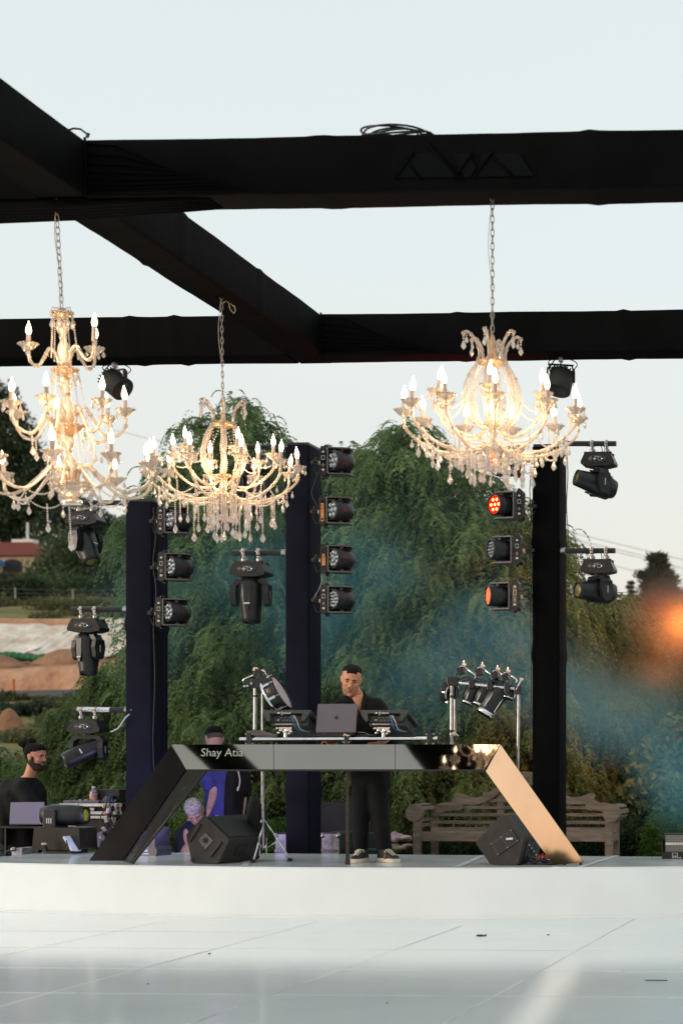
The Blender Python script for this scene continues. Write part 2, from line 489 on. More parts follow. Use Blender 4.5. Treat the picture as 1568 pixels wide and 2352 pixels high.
for px, py0, py1, dx in ((1050, 1990, 1964, 60), (1330, 1972, 1961, 85), (560, 1990, 1962, 20)):
    mb = MB()
    a = P(px, CY, SF_Y + 0.12); b_ = P(px + dx, CY, SB_Y - 0.1)
    d = (b_ - a).normalized(); s_ = Vector((0.02, 0, 0))
    mb.add([(a.x - .03, a.y, ST_Z + .004), (a.x + .03, a.y, ST_Z + .004), (b_.x + .03, b_.y, ST_Z + .004), (b_.x - .03, b_.y, ST_Z + .004)], [(0, 1, 2, 3)])
    mb.build('stage_joint', M['seam_dark'], st)
# skirt foot roll where the vinyl meets the floor
mb = MB(); mb.tube([(x, y - 0.012, 0.008) for x, y in front], 0.009, 6)
mb.build('skirt_hem', M['stage_face'], st)

# ---- hillside at the left with the excavation
def HZ(py, Y): return CAM_H + (CY - py) * Y / FPX
prof = [(30, 0.2), (36, HZ(1745, 36)), (45, HZ(1690, 45)), (52, HZ(1640, 52)), (56, HZ(1622, 56)), (58.5, HZ(1598, 58.5)), (60, HZ(1530, 60)), (66, HZ(1512, 66)), (67, HZ(1505, 67)), (72, HZ(1440, 72)), (74, HZ(1412, 74)), (90, HZ(1392, 90)), (115, HZ(1372, 115)), (170, HZ(1345, 170)), (260, HZ(1330, 260)), (600, HZ(1420, 600))]
def hill(x, y, amp=1.0):
    for (a, za), (b, zb) in zip(prof, prof[1:]):
        if y <= b:
            t = max(0, min(1, (y - a) / (b - a))); t = t * t * (3 - 2 * t)
            z = za + (zb - za) * t; break
    else: z = prof[-1][1]
    tt = max(0, min(1, (x / max(y, 1) + .40) / .10))
    if y > 74: z = z * (1 - tt) - 2 * tt
    return z + amp * (0.25 * nz(x * .12, y * .12) + 0.1 * nz(x * .45, y * .45, 3))
def hx(px, Y): return P(px, CY, Y).x
hillp = [('lower_slope', 30, 55.5, M['field']), ('dirt_bank', 55.5, 74.4, M['dirt']), ('far_field', 74.4, 115, M['field']), ('hill', 115, 600, M['field'])]
for nm, a, b_, mm in hillp:
    struct(grid(nm, -170, 40 if a < 100 else 150, a, b_, 90 if a < 100 else 60, 60 if a < 60 else 40, lambda x, y: hill(x, y) - (3.0 * max(0, (x + 5) / 40) if x > -5 else 0), mm))
# access road
mb = MB(); vs = []; fs = []
for i in range(61):
    x = -100 + 2 * i
    for y in (55.9, 58.0): vs.append((x, y, hill(x, y) + 0.18))
for i in range(60): fs.append((2 * i, 2 * i + 2, 2 * i + 3, 2 * i + 1))
mb.add(vs, fs, True); struct(mb.build('road', M['asphalt']))
# tarpaulins draped over the pit slope
def tarp(px0, px1, ya, yb, seed, label, top=0.0):
    vs = []; fs = []; nx_, ny_ = 46, 16
    x0, x1 = hx(px0, 70), hx(px1, 70)
    for j in range(ny_ + 1):
        for i in range(nx_ + 1):
            u = i / nx_; v = j / ny_
            x = x0 + (x1 - x0) * u
            edge = 0.9 * nz(x * .35, seed) + top * u
            y = ya + (yb - ya) * v + edge * (1 - 0.3 * v)
            fold = 0.22 * abs(nz(x * .8 + v * 2, v * 1.5, seed)) + 0.10 * nz(x * 2.5, v * 3, seed)
            vs.append((x, y, hill(x, y) + 0.12 + fold))
    for j in range(ny_):
        for i in range(nx_):
            a = j * (nx_ + 1) + i; fs.append((a, a + 1, a + nx_ + 2, a + nx_ + 1))
    mb = MB(); mb.add(vs, fs, True)
    tag(mb.build('tarpaulin', M['tarp']), label, 'tarp', 'white tarpaulins on the dirt bank')
tarp(-60, 150, 66.2, 72.0, 1.0, 'large white tarpaulin spread over the left half of the orange dirt bank')
tarp(148, 330, 66.6, 73.3, 5.0, 'white tarpaulin on the dirt bank just behind the second hanging moving head', -0.5)
def mound(px, Y, r, h, material, label, nm='dirt_mound', cat='dirt pile'):
    c = P(px, CY, Y); vs = []; fs = []; nr, na = 9, 26
    z0 = hill(c.x, c.y) + 0.1
    for j in range(nr + 1):
        for i in range(na):
            a = 2 * PI * i / na; t = j / nr
            rr = r * t * (1 + 0.12 * nz(math.cos(a) * 2, math.sin(a) * 2, px))
            x = c.x + rr * math.cos(a); y = c.y + rr * math.sin(a) * 0.7
            vs.append((x, y, z0 - 0.3 + h * (1 - t * t) ** 1.3 + 0.12 * nz(x * 1.3, y * 1.3)))
    for j in range(nr):
        for i in range(na):
            k = (i + 1) % na; fs.append((j * na + i, j * na + k, (j + 1) * na + k, (j + 1) * na + i))
    mb = MB(); mb.add(vs, fs, True)
    tag(mb.build(nm, material, None), label, cat)
mound(165, 65, 1.9, 0.75, M['mound'], 'wide brown dirt heap at the foot of the white tarpaulins')
mound(5, 64, 1.4, 0.5, M['mound'], 'low brown dirt heap at the left edge below the tarpaulin')
mound(22, 48, 0.55, 0.75, M['mound'], 'small round brown earth heap on the weedy slope below the road')
M['green_net'] = mat('green_netting', (0.03, 0.13, 0.05), 0.8, var=0.3, scale=3)
mb = MB(); c = P(40, 1512, 64.5)
for i in range(14):
    x = c.x - 1.6 + i * 0.24
    mb.ell((x, c.y + 0.1 * nz(i, 2), hill(x, 64.5) + 0.22), (0.26, 0.25, 0.17 + .06 * nz(i, 0.3)), 8, 5)
tag(mb.build('netting_roll', M['green_net']), 'dark green netting bundle lying at the foot of the left tarpaulin', 'netting')
# field fence
M['post'] = mat('weathered_post', (0.30, 0.27, 0.24), 0.8, var=0.2)
M['wire'] = mat('dull_wire', (0.12, 0.12, 0.12), 0.6)
fen = thing('field_fence', 'thin wire fence on pale posts along the grass field under the far trees', 'fence', P(150, 1400, 92))
for px in (-60, 36, 168, 299, 428, 560):
    q = P(px, 1400, 92); z = hill(q.x, 92)
    mb = MB(); mb.cyl((q.x, 92, z - .2), (q.x, 92, z + 1.35), 0.05, 0.045, 8)
    o = mb.build('post', M['post']); o.parent = fen; o.matrix_parent_inverse = Matrix.Translation(-Vector(fen.location))
mb = MB()
for k in range(6):
    pts = []
    for px in range(-60, 561, 31):
        q = P(px, 1400, 92); pts.append((q.x, 92.06, hill(q.x, 92) + 0.15 + 0.22 * k))
    mb.tube(pts, 0.012, 4)
o = mb.build('wire_mesh', M['wire']); o.parent = fen; o.matrix_parent_inverse = Matrix.Translation(-Vector(fen.location))
# stakes and a broken white pipe on the slope
M['white_paint'] = mat('white_paint', (0.70, 0.68, 0.62), 0.6, var=0.1)
q = P(160, 1660, 44); mb = MB(); mb.cyl((0, 0, 0), (-0.04, 0, 0.85), 0.035, 0.035, 8)
tag(mb.build('marker_stake', M['white_paint'], None, (q.x, 44, hill(q.x, 44) - .1)), 'pale upright marker stake on the slope left of the first black pillar', 'stake')
mb = MB(); a = P(156, 1668, 40); b_ = P(225, 1676, 40.5)
mb.cyl((0, 0, 0), b_ - a, 0.045, 0.045, 8)
tag(mb.build('white_pipe', M['white_paint'], None, a), 'white pipe section beside the digger arm left of the lowest moving head', 'pipe')
M['orange'] = mat('orange_stake', (0.55, 0.16, 0.05), 0.7)
for px, yy, lab in ((32, 1606, 'orange wooden stake beside the dark road below the dirt bank'),):
    q = P(px, yy, 57); mb = MB(); mb.cyl((0, 0, 0), (0, 0, 0.6), 0.05, 0.05, 6)
    tag(mb.build('survey_stake', M['orange'], None, (q.x, 57, hill(q.x, 57) + .1)), lab, 'stake')
# house with the red roof
M['roof_tile'] = mat('red_brown_roof', (0.20, 0.055, 0.045), 0.8, var=0.25, scale=4, aniso=(1, 1, 6))
M['stucco'] = mat('cream_stucco', (0.50, 0.38, 0.26), 0.9, var=0.1, scale=2)
M['dark_open'] = mat('dark_opening', (0.03, 0.03, 0.035), 0.8)
M['blue_tarp'] = mat('blue_cover', (0.02, 0.13, 0.42), 0.6)
YH = 130; c = P(10, CY, YH)
hs_ = thing('house', 'low cream house with a red roof among the far trees at the left edge', 'house', (c.x, YH, HZ(1303, YH)))
hs_.scale = (.86, .86, .62)
mb = MB(); mb.box((0, 2.2, 1.05), (6.4, 4, 2.1)); mb.build('wall', M['stucco'], hs_)
mb = MB(); mb.prism([(-4.4, 0), (3.8, 0), (2.7, 1.65), (-3.4, 1.65)], 5.0, T(0, 2.2, 2.1)); rf = mb.build('roof', M['roof_tile'], hs_)
mb = MB(); mb.box((1.1, 1.6, 4.1), (2.0, 1.0, 0.55)); mb.cyl((1.35, 1.6, 4.3), (1.35, 1.6, 6.6), 0.11, 0.11, 8); mb.build('chimney', M['white_paint'], rf)
mb = MB()
for x in (-1.6, 0.7):
    pts = [(x + 0.9 * math.cos(a), 1.0 + 0.7 * math.sin(a)) for a in [PI * k / 10 for k in range(11)]] + [(x - 0.9, 0), (x + 0.9, 0)]
    mb.prism(pts, 0.06, T(0, 0.19, 0))
mb.build('arch_opening', M['dark_open'], hs_)
mb = MB(); mb.prism([(-2.6, 0.15), (0.9, 0.3), (0.6, 0.75), (-1.8, 0.95), (-2.6, 0.9)], 1.4, T(0, -0.9, 0))
tag(mb.build('covered_load', M['blue_tarp'], None, (c.x - 0.3, YH - 0.6, HZ(1306, YH) + .2)), 'bright blue cover over a load in front of the red-roofed house', 'cover')

# ------------------------------------------------------------------ vegetation
def fronds(rs, blobs, count, flen=0.36, leaf=0.05, lw=0.0085, pairs=10, droop=1.0, per=26, inner=0.34):
    """sprays: curved twigs that rise, arch over and hang, each dressed with drooping feather fronds"""
    P0 = []; H = []
    w = np.array([b[3] * b[5] for b in blobs], float) ** 0.9; w /= w.sum()
    for b, c in zip(blobs, (w * count * (1 - inner) / per).astype(int) + 1):
        cx, cy, cz, rx, ry, rz = b
        for i in range(c):
            d = rs.normal(size=3); d /= np.linalg.norm(d)
            s0 = np.array([cx, cy, cz]) + d * np.array([rx, ry, rz]) * rs.uniform(.45, .85)
            L = rs.uniform(.35, 1.0) * (rx + rz) * 0.42
            hd = d[:2] + .5 * rs.normal(size=2); hd /= np.linalg.norm(hd) + 1e-6
            rise = rs.uniform(.2, .75) * (1 if d[2] > -.2 else .4)
            t = rs.random(per) ** .8
            pts = s0 + np.stack([hd[0] * t * L, hd[1] * t * L, (rise * t * 1.4 - (rise + .55) * t * t) * L], 1)
            pts += rs.normal(size=(per, 3)) * .045
            P0.append(pts); hh = hd + .9 * rs.normal(size=(per, 2)); H.append(hh)
    for b, c in zip(blobs, (w * count * inner).astype(int)):
        cx, cy, cz, rx, ry, rz = b
        d = rs.normal(size=(c, 3)); d /= np.linalg.norm(d, axis=1, keepdims=True)
        P0.append(np.array([cx, cy, cz]) + d * (.25 + .6 * rs.random((c, 1))) * np.array([rx, ry, rz])); H.append(d[:, :2] + .8 * rs.normal(size=(c, 2)))
    p = np.concatenate(P0); h = np.concatenate(H); c = len(p); out = []
    h /= np.linalg.norm(h, axis=1, keepdims=True) + 1e-6
    L = flen * (0.5 + 0.9 * rs.random((c, 1)))
    up = 0.15 + 0.6 * rs.random((c, 1)); dr = droop * (0.5 + 0.8 * rs.random((c, 1)))
    side0 = np.stack([-h[:, 1], h[:, 0], np.zeros(c)], 1)
    for t in np.linspace(0.1, 1.0, pairs):
        q = p + np.concatenate([h * (t - 0.3 * t * t) * L * 0.85, (up * t - dr * (0.5 + up) * 1.2 * t * t) * L], 1)
        tan = np.concatenate([h * (1 - 0.6 * t) * 0.85, up - 2 * dr * (0.5 + up) * 1.2 * t], 1); tan /= np.linalg.norm(tan, axis=1, keepdims=True)
        ll = leaf * (0.6 + 0.55 * math.sin(PI * min(1, t * 0.95))) * (0.75 + 0.5 * rs.random((c, 1)))
        for sgn in (-1, 1):
            dirv = side0 * sgn * 0.75 + tan * 0.8 + rs.normal(size=(c, 3)) * 0.14
            dirv[:, 2] -= 0.2
            dirv /= np.linalg.norm(dirv, axis=1, keepdims=True)
            wv = np.cross(dirv, rs.normal(size=(c, 3))); wv /= (np.linalg.norm(wv, axis=1, keepdims=True) + 1e-6)
            out.append(np.stack([q + wv * lw, q - wv * lw, q + dirv * ll], 1).reshape(-1, 3))
    return np.concatenate(out)
def broad(rs, blobs, count, size=0.05, shell=0.3):
    out = []
    w = np.array([b[3] * b[5] for b in blobs], float); w /= w.sum()
    for b, c in zip(blobs, (w * count).astype(int)):
        cx, cy, cz, rx, ry, rz = b
        d = rs.normal(size=(c, 3)); d /= np.linalg.norm(d, axis=1, keepdims=True)
        rad = shell + (1.05 - shell) * rs.random((c, 1)) ** 0.6
        lump = 1 + 0.15 * np.sin(d[:, :1] * 8 + cx * 3) * np.cos(d[:, 2:] * 7 + cz) + 0.09 * rs.normal(size=(c, 1))
        p = np.array([cx, cy, cz]) + d * rad * lump * np.array([rx, ry, rz])
        u = rs.normal(size=(c, 3)); u /= np.linalg.norm(u, axis=1, keepdims=True)
        v = np.cross(u, rs.normal(size=(c, 3))); v /= (np.linalg.norm(v, axis=1, keepdims=True) + 1e-6)
        s = size * (0.6 + 0.8 * rs.random((c, 1)))
        out.append(np.stack([p - u * s, p - v * s * .45, p + u * s, p + v * s * .45], 1).reshape(-1, 3))
    return np.concatenate(out)
M['pepper'] = leafmat('pepper_tree_leaves', (0.085, 0.140, 0.055), (0.23, 0.33, 0.125), (0.35, 0.40, 0.15), 1.9)
M['pepper2'] = leafmat('pepper_tree_leaves_olive', (0.060, 0.105, 0.038), (0.17, 0.25, 0.085), (0.26, 0.30, 0.11), 1.7)
M['fartree'] = leafmat('far_tree_leaves', (0.030, 0.05, 0.028), (0.065, 0.095, 0.045), (0.10, 0.12, 0.055), 0.3)
M['pine'] = leafmat('pine_needles', (0.035, 0.045, 0.022), (0.075, 0.075, 0.035), None, 0.6)
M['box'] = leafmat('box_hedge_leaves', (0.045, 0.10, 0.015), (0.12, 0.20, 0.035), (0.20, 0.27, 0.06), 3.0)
M['shade_leaf'] = leafmat('dark_undergrowth_leaves', (0.018, 0.035, 0.014), (0.045, 0.075, 0.025), None, 1.5)  # darker leaf tone
M['bark'] = mat('grey_brown_bark', (0.10, 0.075, 0.055), 0.9, var=0.3, scale=12, bump=0.5, bscale=30)

def px_blob(px, py, Y, rpx, rpz, ry=None):
    c = P(px, py, Y); s = SCL(px, Y)
    return (c.x, c.y, c.z, rpx / s, ry if ry else rpx / s * 0.8, rpz / s)
def limbs(mb, base, blobs, r0, rs, n=None):
    base = Vector(base)
    for b in blobs[:n]:
        end = Vector(b[:3]); mid = base.lerp(end, 0.45) + Vector((rs.uniform(-.15, .15), rs.uniform(-.15, .15), 0.15)) * (end - base).length * 0.5
        pts = [base.lerp(mid, t) * (1 - t) + mid.lerp(end, t) * t for t in [k / 7 for k in range(8)]]
        mb.tube(pts, [r0 * (1 - 0.85 * k / 7) for k in range(8)], 7)
        for k in range(4):
            a = pts[4 + k % 4]; e = Vector((b[0] + rs.uniform(-1, 1) * b[3] * .8, b[1] + rs.uniform(-1, 1) * b[4] * .8, b[2] + rs.uniform(-.2, 1) * b[5] * .8))
            m_ = a.lerp(e, .5) + Vector((0, 0, .08))
            mb.tube([a, m_, e], [r0 * .22, r0 * .14, r0 * .04], 5)
def tree(name, label, blobs, trunk_px, Yt, count, material, kind='frond', seed=1, group=None, zbase=0.05, r0=0.13, fork=1.3, cat='tree', nl=None, **kw):
    rs = np.random.RandomState(seed); rr = random.Random(seed)
    bx = P(trunk_px, CY, Yt).x
    t = thing(name, label, cat, (bx, Yt, zbase), group=group)
    off = np.array([bx, Yt, zbase])
    vs = fronds(rs, blobs, count, **kw) if kind == 'frond' else broad(rs, blobs, count, **kw)
    me = fast_mesh('crown', vs - off, 3 if kind == 'frond' else 4, material)
    o = bpy.data.objects.new('crown', me); COL.objects.link(o); o.parent = t
    mb = MB()
    mb.tube([(0, 0, -.1), (0.03, 0, fork * .5), (0, 0, fork)], [r0 * 1.35, r0, r0 * .9], 10)
    lb = [(b[0] - bx, b[1] - Yt, b[2] - zbase, b[3], b[4], b[5]) for b in blobs]
    limbs(mb, (0, 0, fork * .95), lb, r0 * .75, rr, nl)
    mb.build('trunk', M['bark'], t)
    return t
B = px_blob
# big pepper trees behind the stage
tree('pepper_tree', 'tall feathery green pepper tree between the left and middle black pillars',
     [B(540, 1000, 20.5, 85, 85), B(480, 1130, 20.3, 110, 100), B(610, 1110, 20.4, 110, 110), B(430, 1250, 20, 120, 120), B(560, 1280, 19.8, 140, 150), B(660, 1270, 20.1, 90, 140),
      B(450, 1440, 19.8, 130, 130), B(590, 1480, 19.6, 150, 150), B(420, 1620, 19.7, 110, 130), B(560, 1680, 19.5, 160, 150), B(640, 1820, 19.6, 120, 110), B(480, 1800, 19.5, 130, 110)],
     560, 20.6, 19000, M['pepper'], seed=3)
tree('pepper_tree', 'widest green pepper tree with a pointed top between the middle and right black pillars',
     [B(940, 1030, 20.6, 75, 70), B(905, 1140, 20.5, 130, 110), B(1030, 1130, 20.5, 120, 110), B(820, 1110, 20.8, 85, 100), B(780, 1230, 20.3, 100, 120), B(900, 1290, 20, 150, 150), B(1060, 1270, 20.1, 150, 150), B(1180, 1250, 20.4, 110, 130),
      B(800, 1430, 19.8, 130, 150), B(960, 1470, 19.6, 170, 160), B(1130, 1450, 19.8, 170, 160), B(1265, 1400, 20.2, 90, 150), B(820, 1640, 19.5, 150, 150), B(1000, 1680, 19.4, 170, 150), B(1170, 1650, 19.5, 160, 150),
      B(880, 1810, 19.4, 150, 100), B(1060, 1810, 19.4, 150, 100), B(1220, 1800, 19.5, 130, 110)],
     985, 20.8, 30000, M['pepper'], seed=5)
tree('pepper_tree', 'small feathery pepper tree crown just right of the chandelier, left of the pointed one',
     [B(800, 1100, 22.5, 70, 90), B(850, 1200, 22.5, 90, 110), B(770, 1260, 22.3, 80, 110), B(720, 1330, 22.3, 90, 140)], 790, 22.6, 4500, M['pepper2'], seed=8)
tree('pepper_tree', 'olive pepper tree filling the right edge behind the wooden bench and strobe light',
     [B(1380, 1520, 21, 110, 110), B(1330, 1640, 20.8, 110, 120), B(1470, 1560, 21.3, 120, 110), B(1560, 1520, 21.8, 120, 120), B(1420, 1700, 20.6, 150, 120), B(1550, 1690, 21, 130, 120), B(1340, 1800, 20.4, 130, 110), B(1500, 1830, 20.5, 140, 100), B(1650, 1600, 21.5, 120, 160),
      B(1390, 1420, 21.4, 80, 70)],
     1430, 21.6, 15000, M['pepper2'], seed=11)
# lower left bushes
tree('pepper_tree', 'young pepper tree behind the lowest hanging moving head at the left pillar',
     [B(255, 1570, 23, 65, 70), B(215, 1660, 22.8, 85, 70), B(290, 1690, 22.7, 90, 100), B(170, 1760, 22.6, 80, 80), B(260, 1820, 22.5, 110, 90), B(330, 1600, 23.2, 70, 110)], 250, 23, 6500, M['pepper2'], seed=13)
tree('bush', 'dark leafy bush behind the bearded man in black at the left edge',
     [B(30, 1790, 24, 90, 80), B(110, 1800, 23.8, 90, 80), B(20, 1880, 23.5, 90, 70), B(120, 1890, 23.4, 100, 70), B(-60, 1800, 24, 90, 90), B(210, 1880, 23.3, 90, 60)], 60, 24, 5200, M['pepper2'], seed=15, fork=.4, cat='bush')
# weeds on the slope
for k, (px, py, Y, r) in enumerate([(20, 1640, 50, 60), (95, 1630, 50, 40), (80, 1700, 44, 40), (25, 1705, 43, 30)]):
    tree('weed_clump', ['green weed patch at the left edge just below the dark road', 'green weeds right of the small earth heap', 'low weed tuft on bare soil above the bearded man', 'small grey-green weed tuft at the left edge of the slope'][k],
         [B(px, py, Y, r, r * .45)], px, Y, 900, M['fartree'], kind='broad', seed=30 + k, zbase=hill(P(px, CY, Y).x, Y) - .2, r0=.02, fork=.1, size=.09, cat='weeds')
# far trees on the hill
def ftree(label, blobs, px, Y, count, seed, size=0.3, material=None, zb=None):
    tree('far_tree', label, blobs, px, Y, count, material or M['fartree'], kind='broad', seed=seed, group='trees on the far hillside', zbase=hill(P(px, CY, Y).x, Y) - .3, r0=.3, fork=1.5, size=size)
ftree('tall dark tree rising at the left edge behind the biggest chandelier', [B(5, 930, 170, 45, 50), B(30, 1000, 170, 55, 70), B(-10, 1080, 170, 70, 90), B(70, 1070, 170, 45, 60), B(60, 1150, 170, 80, 80), B(130, 1150, 170, 60, 50), B(0, 1200, 170, 90, 60)], 30, 170, 16000, 41, .26)
ftree('dark rounded tree behind the first moving head left of the pillar', [B(190, 1190, 165, 60, 40), B(255, 1220, 165, 50, 40), B(150, 1230, 165, 80, 60), B(230, 1260, 165, 80, 60), B(300, 1250, 165, 50, 50)], 210, 165, 8000, 42, .25)
ftree('pale green willowy tree right of the red-roofed house', [B(150, 1275, 118, 60, 60), B(110, 1330, 118, 60, 55), B(190, 1320, 118, 60, 60), B(240, 1290, 118, 60, 60), B(160, 1350, 116, 80, 40)], 170, 118, 9000, 43, .16, leafmat('pale_willowy_leaves', (0.06, 0.095, 0.04), (0.11, 0.15, 0.065), (0.16, 0.19, 0.09), .5))
ftree('green tree between the pale willowy tree and the left black pillar', [B(285, 1300, 112, 50, 70), B(330, 1320, 112, 60, 90), B(270, 1355, 112, 50, 40)], 300, 112, 5000, 44, .16)
ftree('dark low shrubs in front of the red-roofed house', [B(15, 1350, 108, 60, 30), B(70, 1350, 108, 50, 34), B(-40, 1340, 108, 60, 40)], 30, 108, 4000, 45, .15)
ftree('far dark tree filling the gap behind the left pillar', [B(400, 1300, 150, 70, 70), B(460, 1340, 150, 80, 90), B(360, 1380, 150, 80, 80)], 420, 150, 5000, 46, .25)
# scrub along the far fence and weeds on the bank
vs = []
rs = np.random.RandomState(85)
bl = []
for k in range(60):
    px = rs.uniform(-60, 520); Y = rs.uniform(78, 106); x = P(px, CY, Y).x; bl.append((x, Y, hill(x, Y) + .12, rs.uniform(.5, 1.6), .6, rs.uniform(.15, .55)))
for k in range(40):
    px = rs.uniform(-60, 420); Y = rs.uniform(40, 57); x = P(px, CY, Y).x; bl.append((x, Y, hill(x, Y) + .1, rs.uniform(.3, .9), .4, rs.uniform(.12, .35)))
o = bpy.data.objects.new('scrub', fast_mesh('scrub', broad(rs, bl, 26000, .11), 4, leafmat('dry_scrub_leaves', (.07, .08, .03), (.16, .15, .06), (.28, .22, .10), .4))); COL.objects.link(o)
tag(o, 'dry olive scrub scattered along the field fence and the weedy slope', 'scrub', kind='stuff')
# pines at the right
def pine(label, px, Y, ytop, ybot, hw, count, seed):
    rs = np.random.RandomState(seed); rr = random.Random(seed)
    s = SCL(px, Y); base = P(px, ybot, Y); H = (ybot - ytop) / s; W = hw / s
    zb = 0.0
    t = thing('pine_tree', label, 'tree', (base.x, Y, zb), group='pines at the right edge')
    top = P(px, ytop, Y).z - zb; z0 = base.z - zb
    mb = MB(); mb.tube([(0, 0, -.2), (0.05, 0, top * .5), (0, 0, top)], [H * .035, H * .022, .02], 8)
    out = []
    lev = 21
    for k in range(lev):
        f = k / (lev - 1); z = z0 + (top - z0) * (0.03 + 0.95 * f)
        n = 6 if f < .8 else 4
        for i in range(n):
            a = rr.uniform(0, 2 * PI); L = W * (1 - f) ** 0.95 * rr.uniform(.6, 1.15) + .12 * W * .5
            e = Vector((math.cos(a) * L, math.sin(a) * L, z + L * rr.uniform(.0, .35)))
            mb.tube([(0, 0, z), (e.x * .5, e.y * .5, z + .02), e], [H * .010, H * .007, .008], 4)
            c = int(count / (lev * 5.5))
            tt = rs.random((c, 1)) ** .7
            p = np.array([0, 0, z]) + tt * (np.array(e) - np.array([0, 0, z])) + rs.normal(size=(c, 3)) * np.array([.12, .12, .07]) * W * (.35 + .5 * (1 - f))
            d = rs.normal(size=(c, 3)) + np.array([math.cos(a), math.sin(a), .7]); d /= np.linalg.norm(d, axis=1, keepdims=True)
            wv = np.cross(d, rs.normal(size=(c, 3))); wv /= np.linalg.norm(wv, axis=1, keepdims=True)
            l = W * .085; ww = W * .013
            out.append(np.stack([p - wv * ww, p + wv * ww, p + d * l], 1).reshape(-1, 3))
    me = fast_mesh('crown', np.concatenate(out), 3, M['pine']); o = bpy.data.objects.new('crown', me); COL.objects.link(o); o.parent = t
    mb.build('trunk', M['bark'], t)
pine('tallest dark pine with tiered branches at the right edge', 1508, 60, 1278, 1620, 150, 60000, 51)
pine('small pine left of the tallest pine, behind the lower right moving head', 1448, 66, 1335, 1560, 60, 18000, 52)
pine('pine top peeking out right behind the lower right moving head', 1405, 68, 1345, 1560, 65, 16000, 53)
pine('dark pine cut off by the right edge of the photo', 1590, 56, 1330, 1620, 110, 30000, 54)
# hedges, shrubs and undergrowth
def hedge(label, px0, px1, py, Y, h, count, seed, material=None, cat='hedge', size=.022, nm='box_hedge'):
    n = max(2, int((px1 - px0) / 35)); bl = []
    for k in range(n + 1):
        px = px0 + (px1 - px0) * k / n
        c = P(px, CY, Y); r = 0.22
        bl.append((c.x, Y + .05 * nz(k, 1), h * .55 + .03 * nz(k * 2.1, 4), r, .3, h * .5 + .05 * nz(k * 1.7, 9)))
    tree(nm, label, bl, (px0 + px1) / 2, Y, count, material or M['box'], kind='broad', seed=seed, r0=.02, fork=.15, size=size, shell=.55, cat=cat)
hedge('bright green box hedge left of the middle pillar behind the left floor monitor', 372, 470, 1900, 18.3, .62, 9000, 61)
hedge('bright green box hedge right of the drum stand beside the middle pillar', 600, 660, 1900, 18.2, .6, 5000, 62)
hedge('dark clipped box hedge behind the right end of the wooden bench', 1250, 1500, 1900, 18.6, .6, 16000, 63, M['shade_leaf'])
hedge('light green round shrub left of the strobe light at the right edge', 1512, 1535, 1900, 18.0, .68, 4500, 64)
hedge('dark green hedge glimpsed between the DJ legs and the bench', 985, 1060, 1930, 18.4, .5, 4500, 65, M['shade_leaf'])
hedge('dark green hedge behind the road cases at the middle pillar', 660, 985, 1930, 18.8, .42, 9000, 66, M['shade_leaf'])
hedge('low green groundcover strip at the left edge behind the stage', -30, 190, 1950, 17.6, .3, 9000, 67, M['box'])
tree('laurel_shrub', 'broad leaved bluish shrub right of the bench above the strobe light',
     [B(1500, 1760, 19.6, 60, 60), B(1550, 1730, 19.8, 70, 80), B(1470, 1830, 19.4, 60, 40), B(1560, 1830, 19.3, 70, 50)], 1530, 19.7, 7000, M['pepper'], kind='broad', seed=71, fork=.3, r0=.04, size=.05, cat='shrub')
# tiny undergrowth mass
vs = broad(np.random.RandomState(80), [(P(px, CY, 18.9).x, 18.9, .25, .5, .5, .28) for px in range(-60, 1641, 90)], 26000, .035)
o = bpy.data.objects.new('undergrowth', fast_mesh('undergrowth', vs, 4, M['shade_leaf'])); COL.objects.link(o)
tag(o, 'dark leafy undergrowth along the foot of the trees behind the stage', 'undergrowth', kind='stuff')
# mulch chips at the stage edge
rs = np.random.RandomState(81); n = 2600
c0 = P(385, CY, 16.3); c1 = P(470, CY, 16.3)
p = np.stack([rs.uniform(c0.x - .1, c1.x, n), rs.uniform(16.1, 17.6, n), rs.uniform(.20, .33, n)], 1)
u = rs.normal(size=(n, 3)); u /= np.linalg.norm(u, axis=1, keepdims=True); v = np.cross(u, rs.normal(size=(n, 3))); v /= np.linalg.norm(v, axis=1, keepdims=True)
vs = np.stack([p - u * .02, p - v * .01, p + u * .02, p + v * .01], 1).reshape(-1, 3)
o = bpy.data.objects.new('mulch', fast_mesh('mulch', vs, 4, mat('pale_wood_chips', (0.35, 0.24, 0.17), .9, var=.4, scale=30))); COL.objects.link(o)
tag(o, 'pale pinkish wood chips heaped behind the stage edge left of the floor monitor', 'mulch', kind='stuff')
# trees behind the camera side, seen mirrored in the booth
for k, (x, y, r, h) in enumerate([(-10.1, -20, .8, 1.75)]):
    rs_ = random.Random(90 + k)
    bl = [(x + rs_.uniform(-r, r) * .6, y + rs_.uniform(-r, r) * .6, h * rs_.uniform(.2, .85), r * .55, r * .55, h * .25) for _ in range(12)]
    t = thing('pepper_tree', 'small dark tree beyond the dance floor, mirrored at the foot of the golden booth leg', 'tree', (x, y, 0))
    me = fast_mesh('crown', broad(np.random.RandomState(95 + k), bl, 9000, .16) - np.array([x, y, 0]), 4, M['shade_leaf']); o = bpy.data.objects.new('crown', me); COL.objects.link(o); o.parent = t
    mb = MB(); mb.tube([(0, 0, 0), (0, 0, h * .5)], [.3, .18], 8); mb.build('trunk', M['bark'], t)
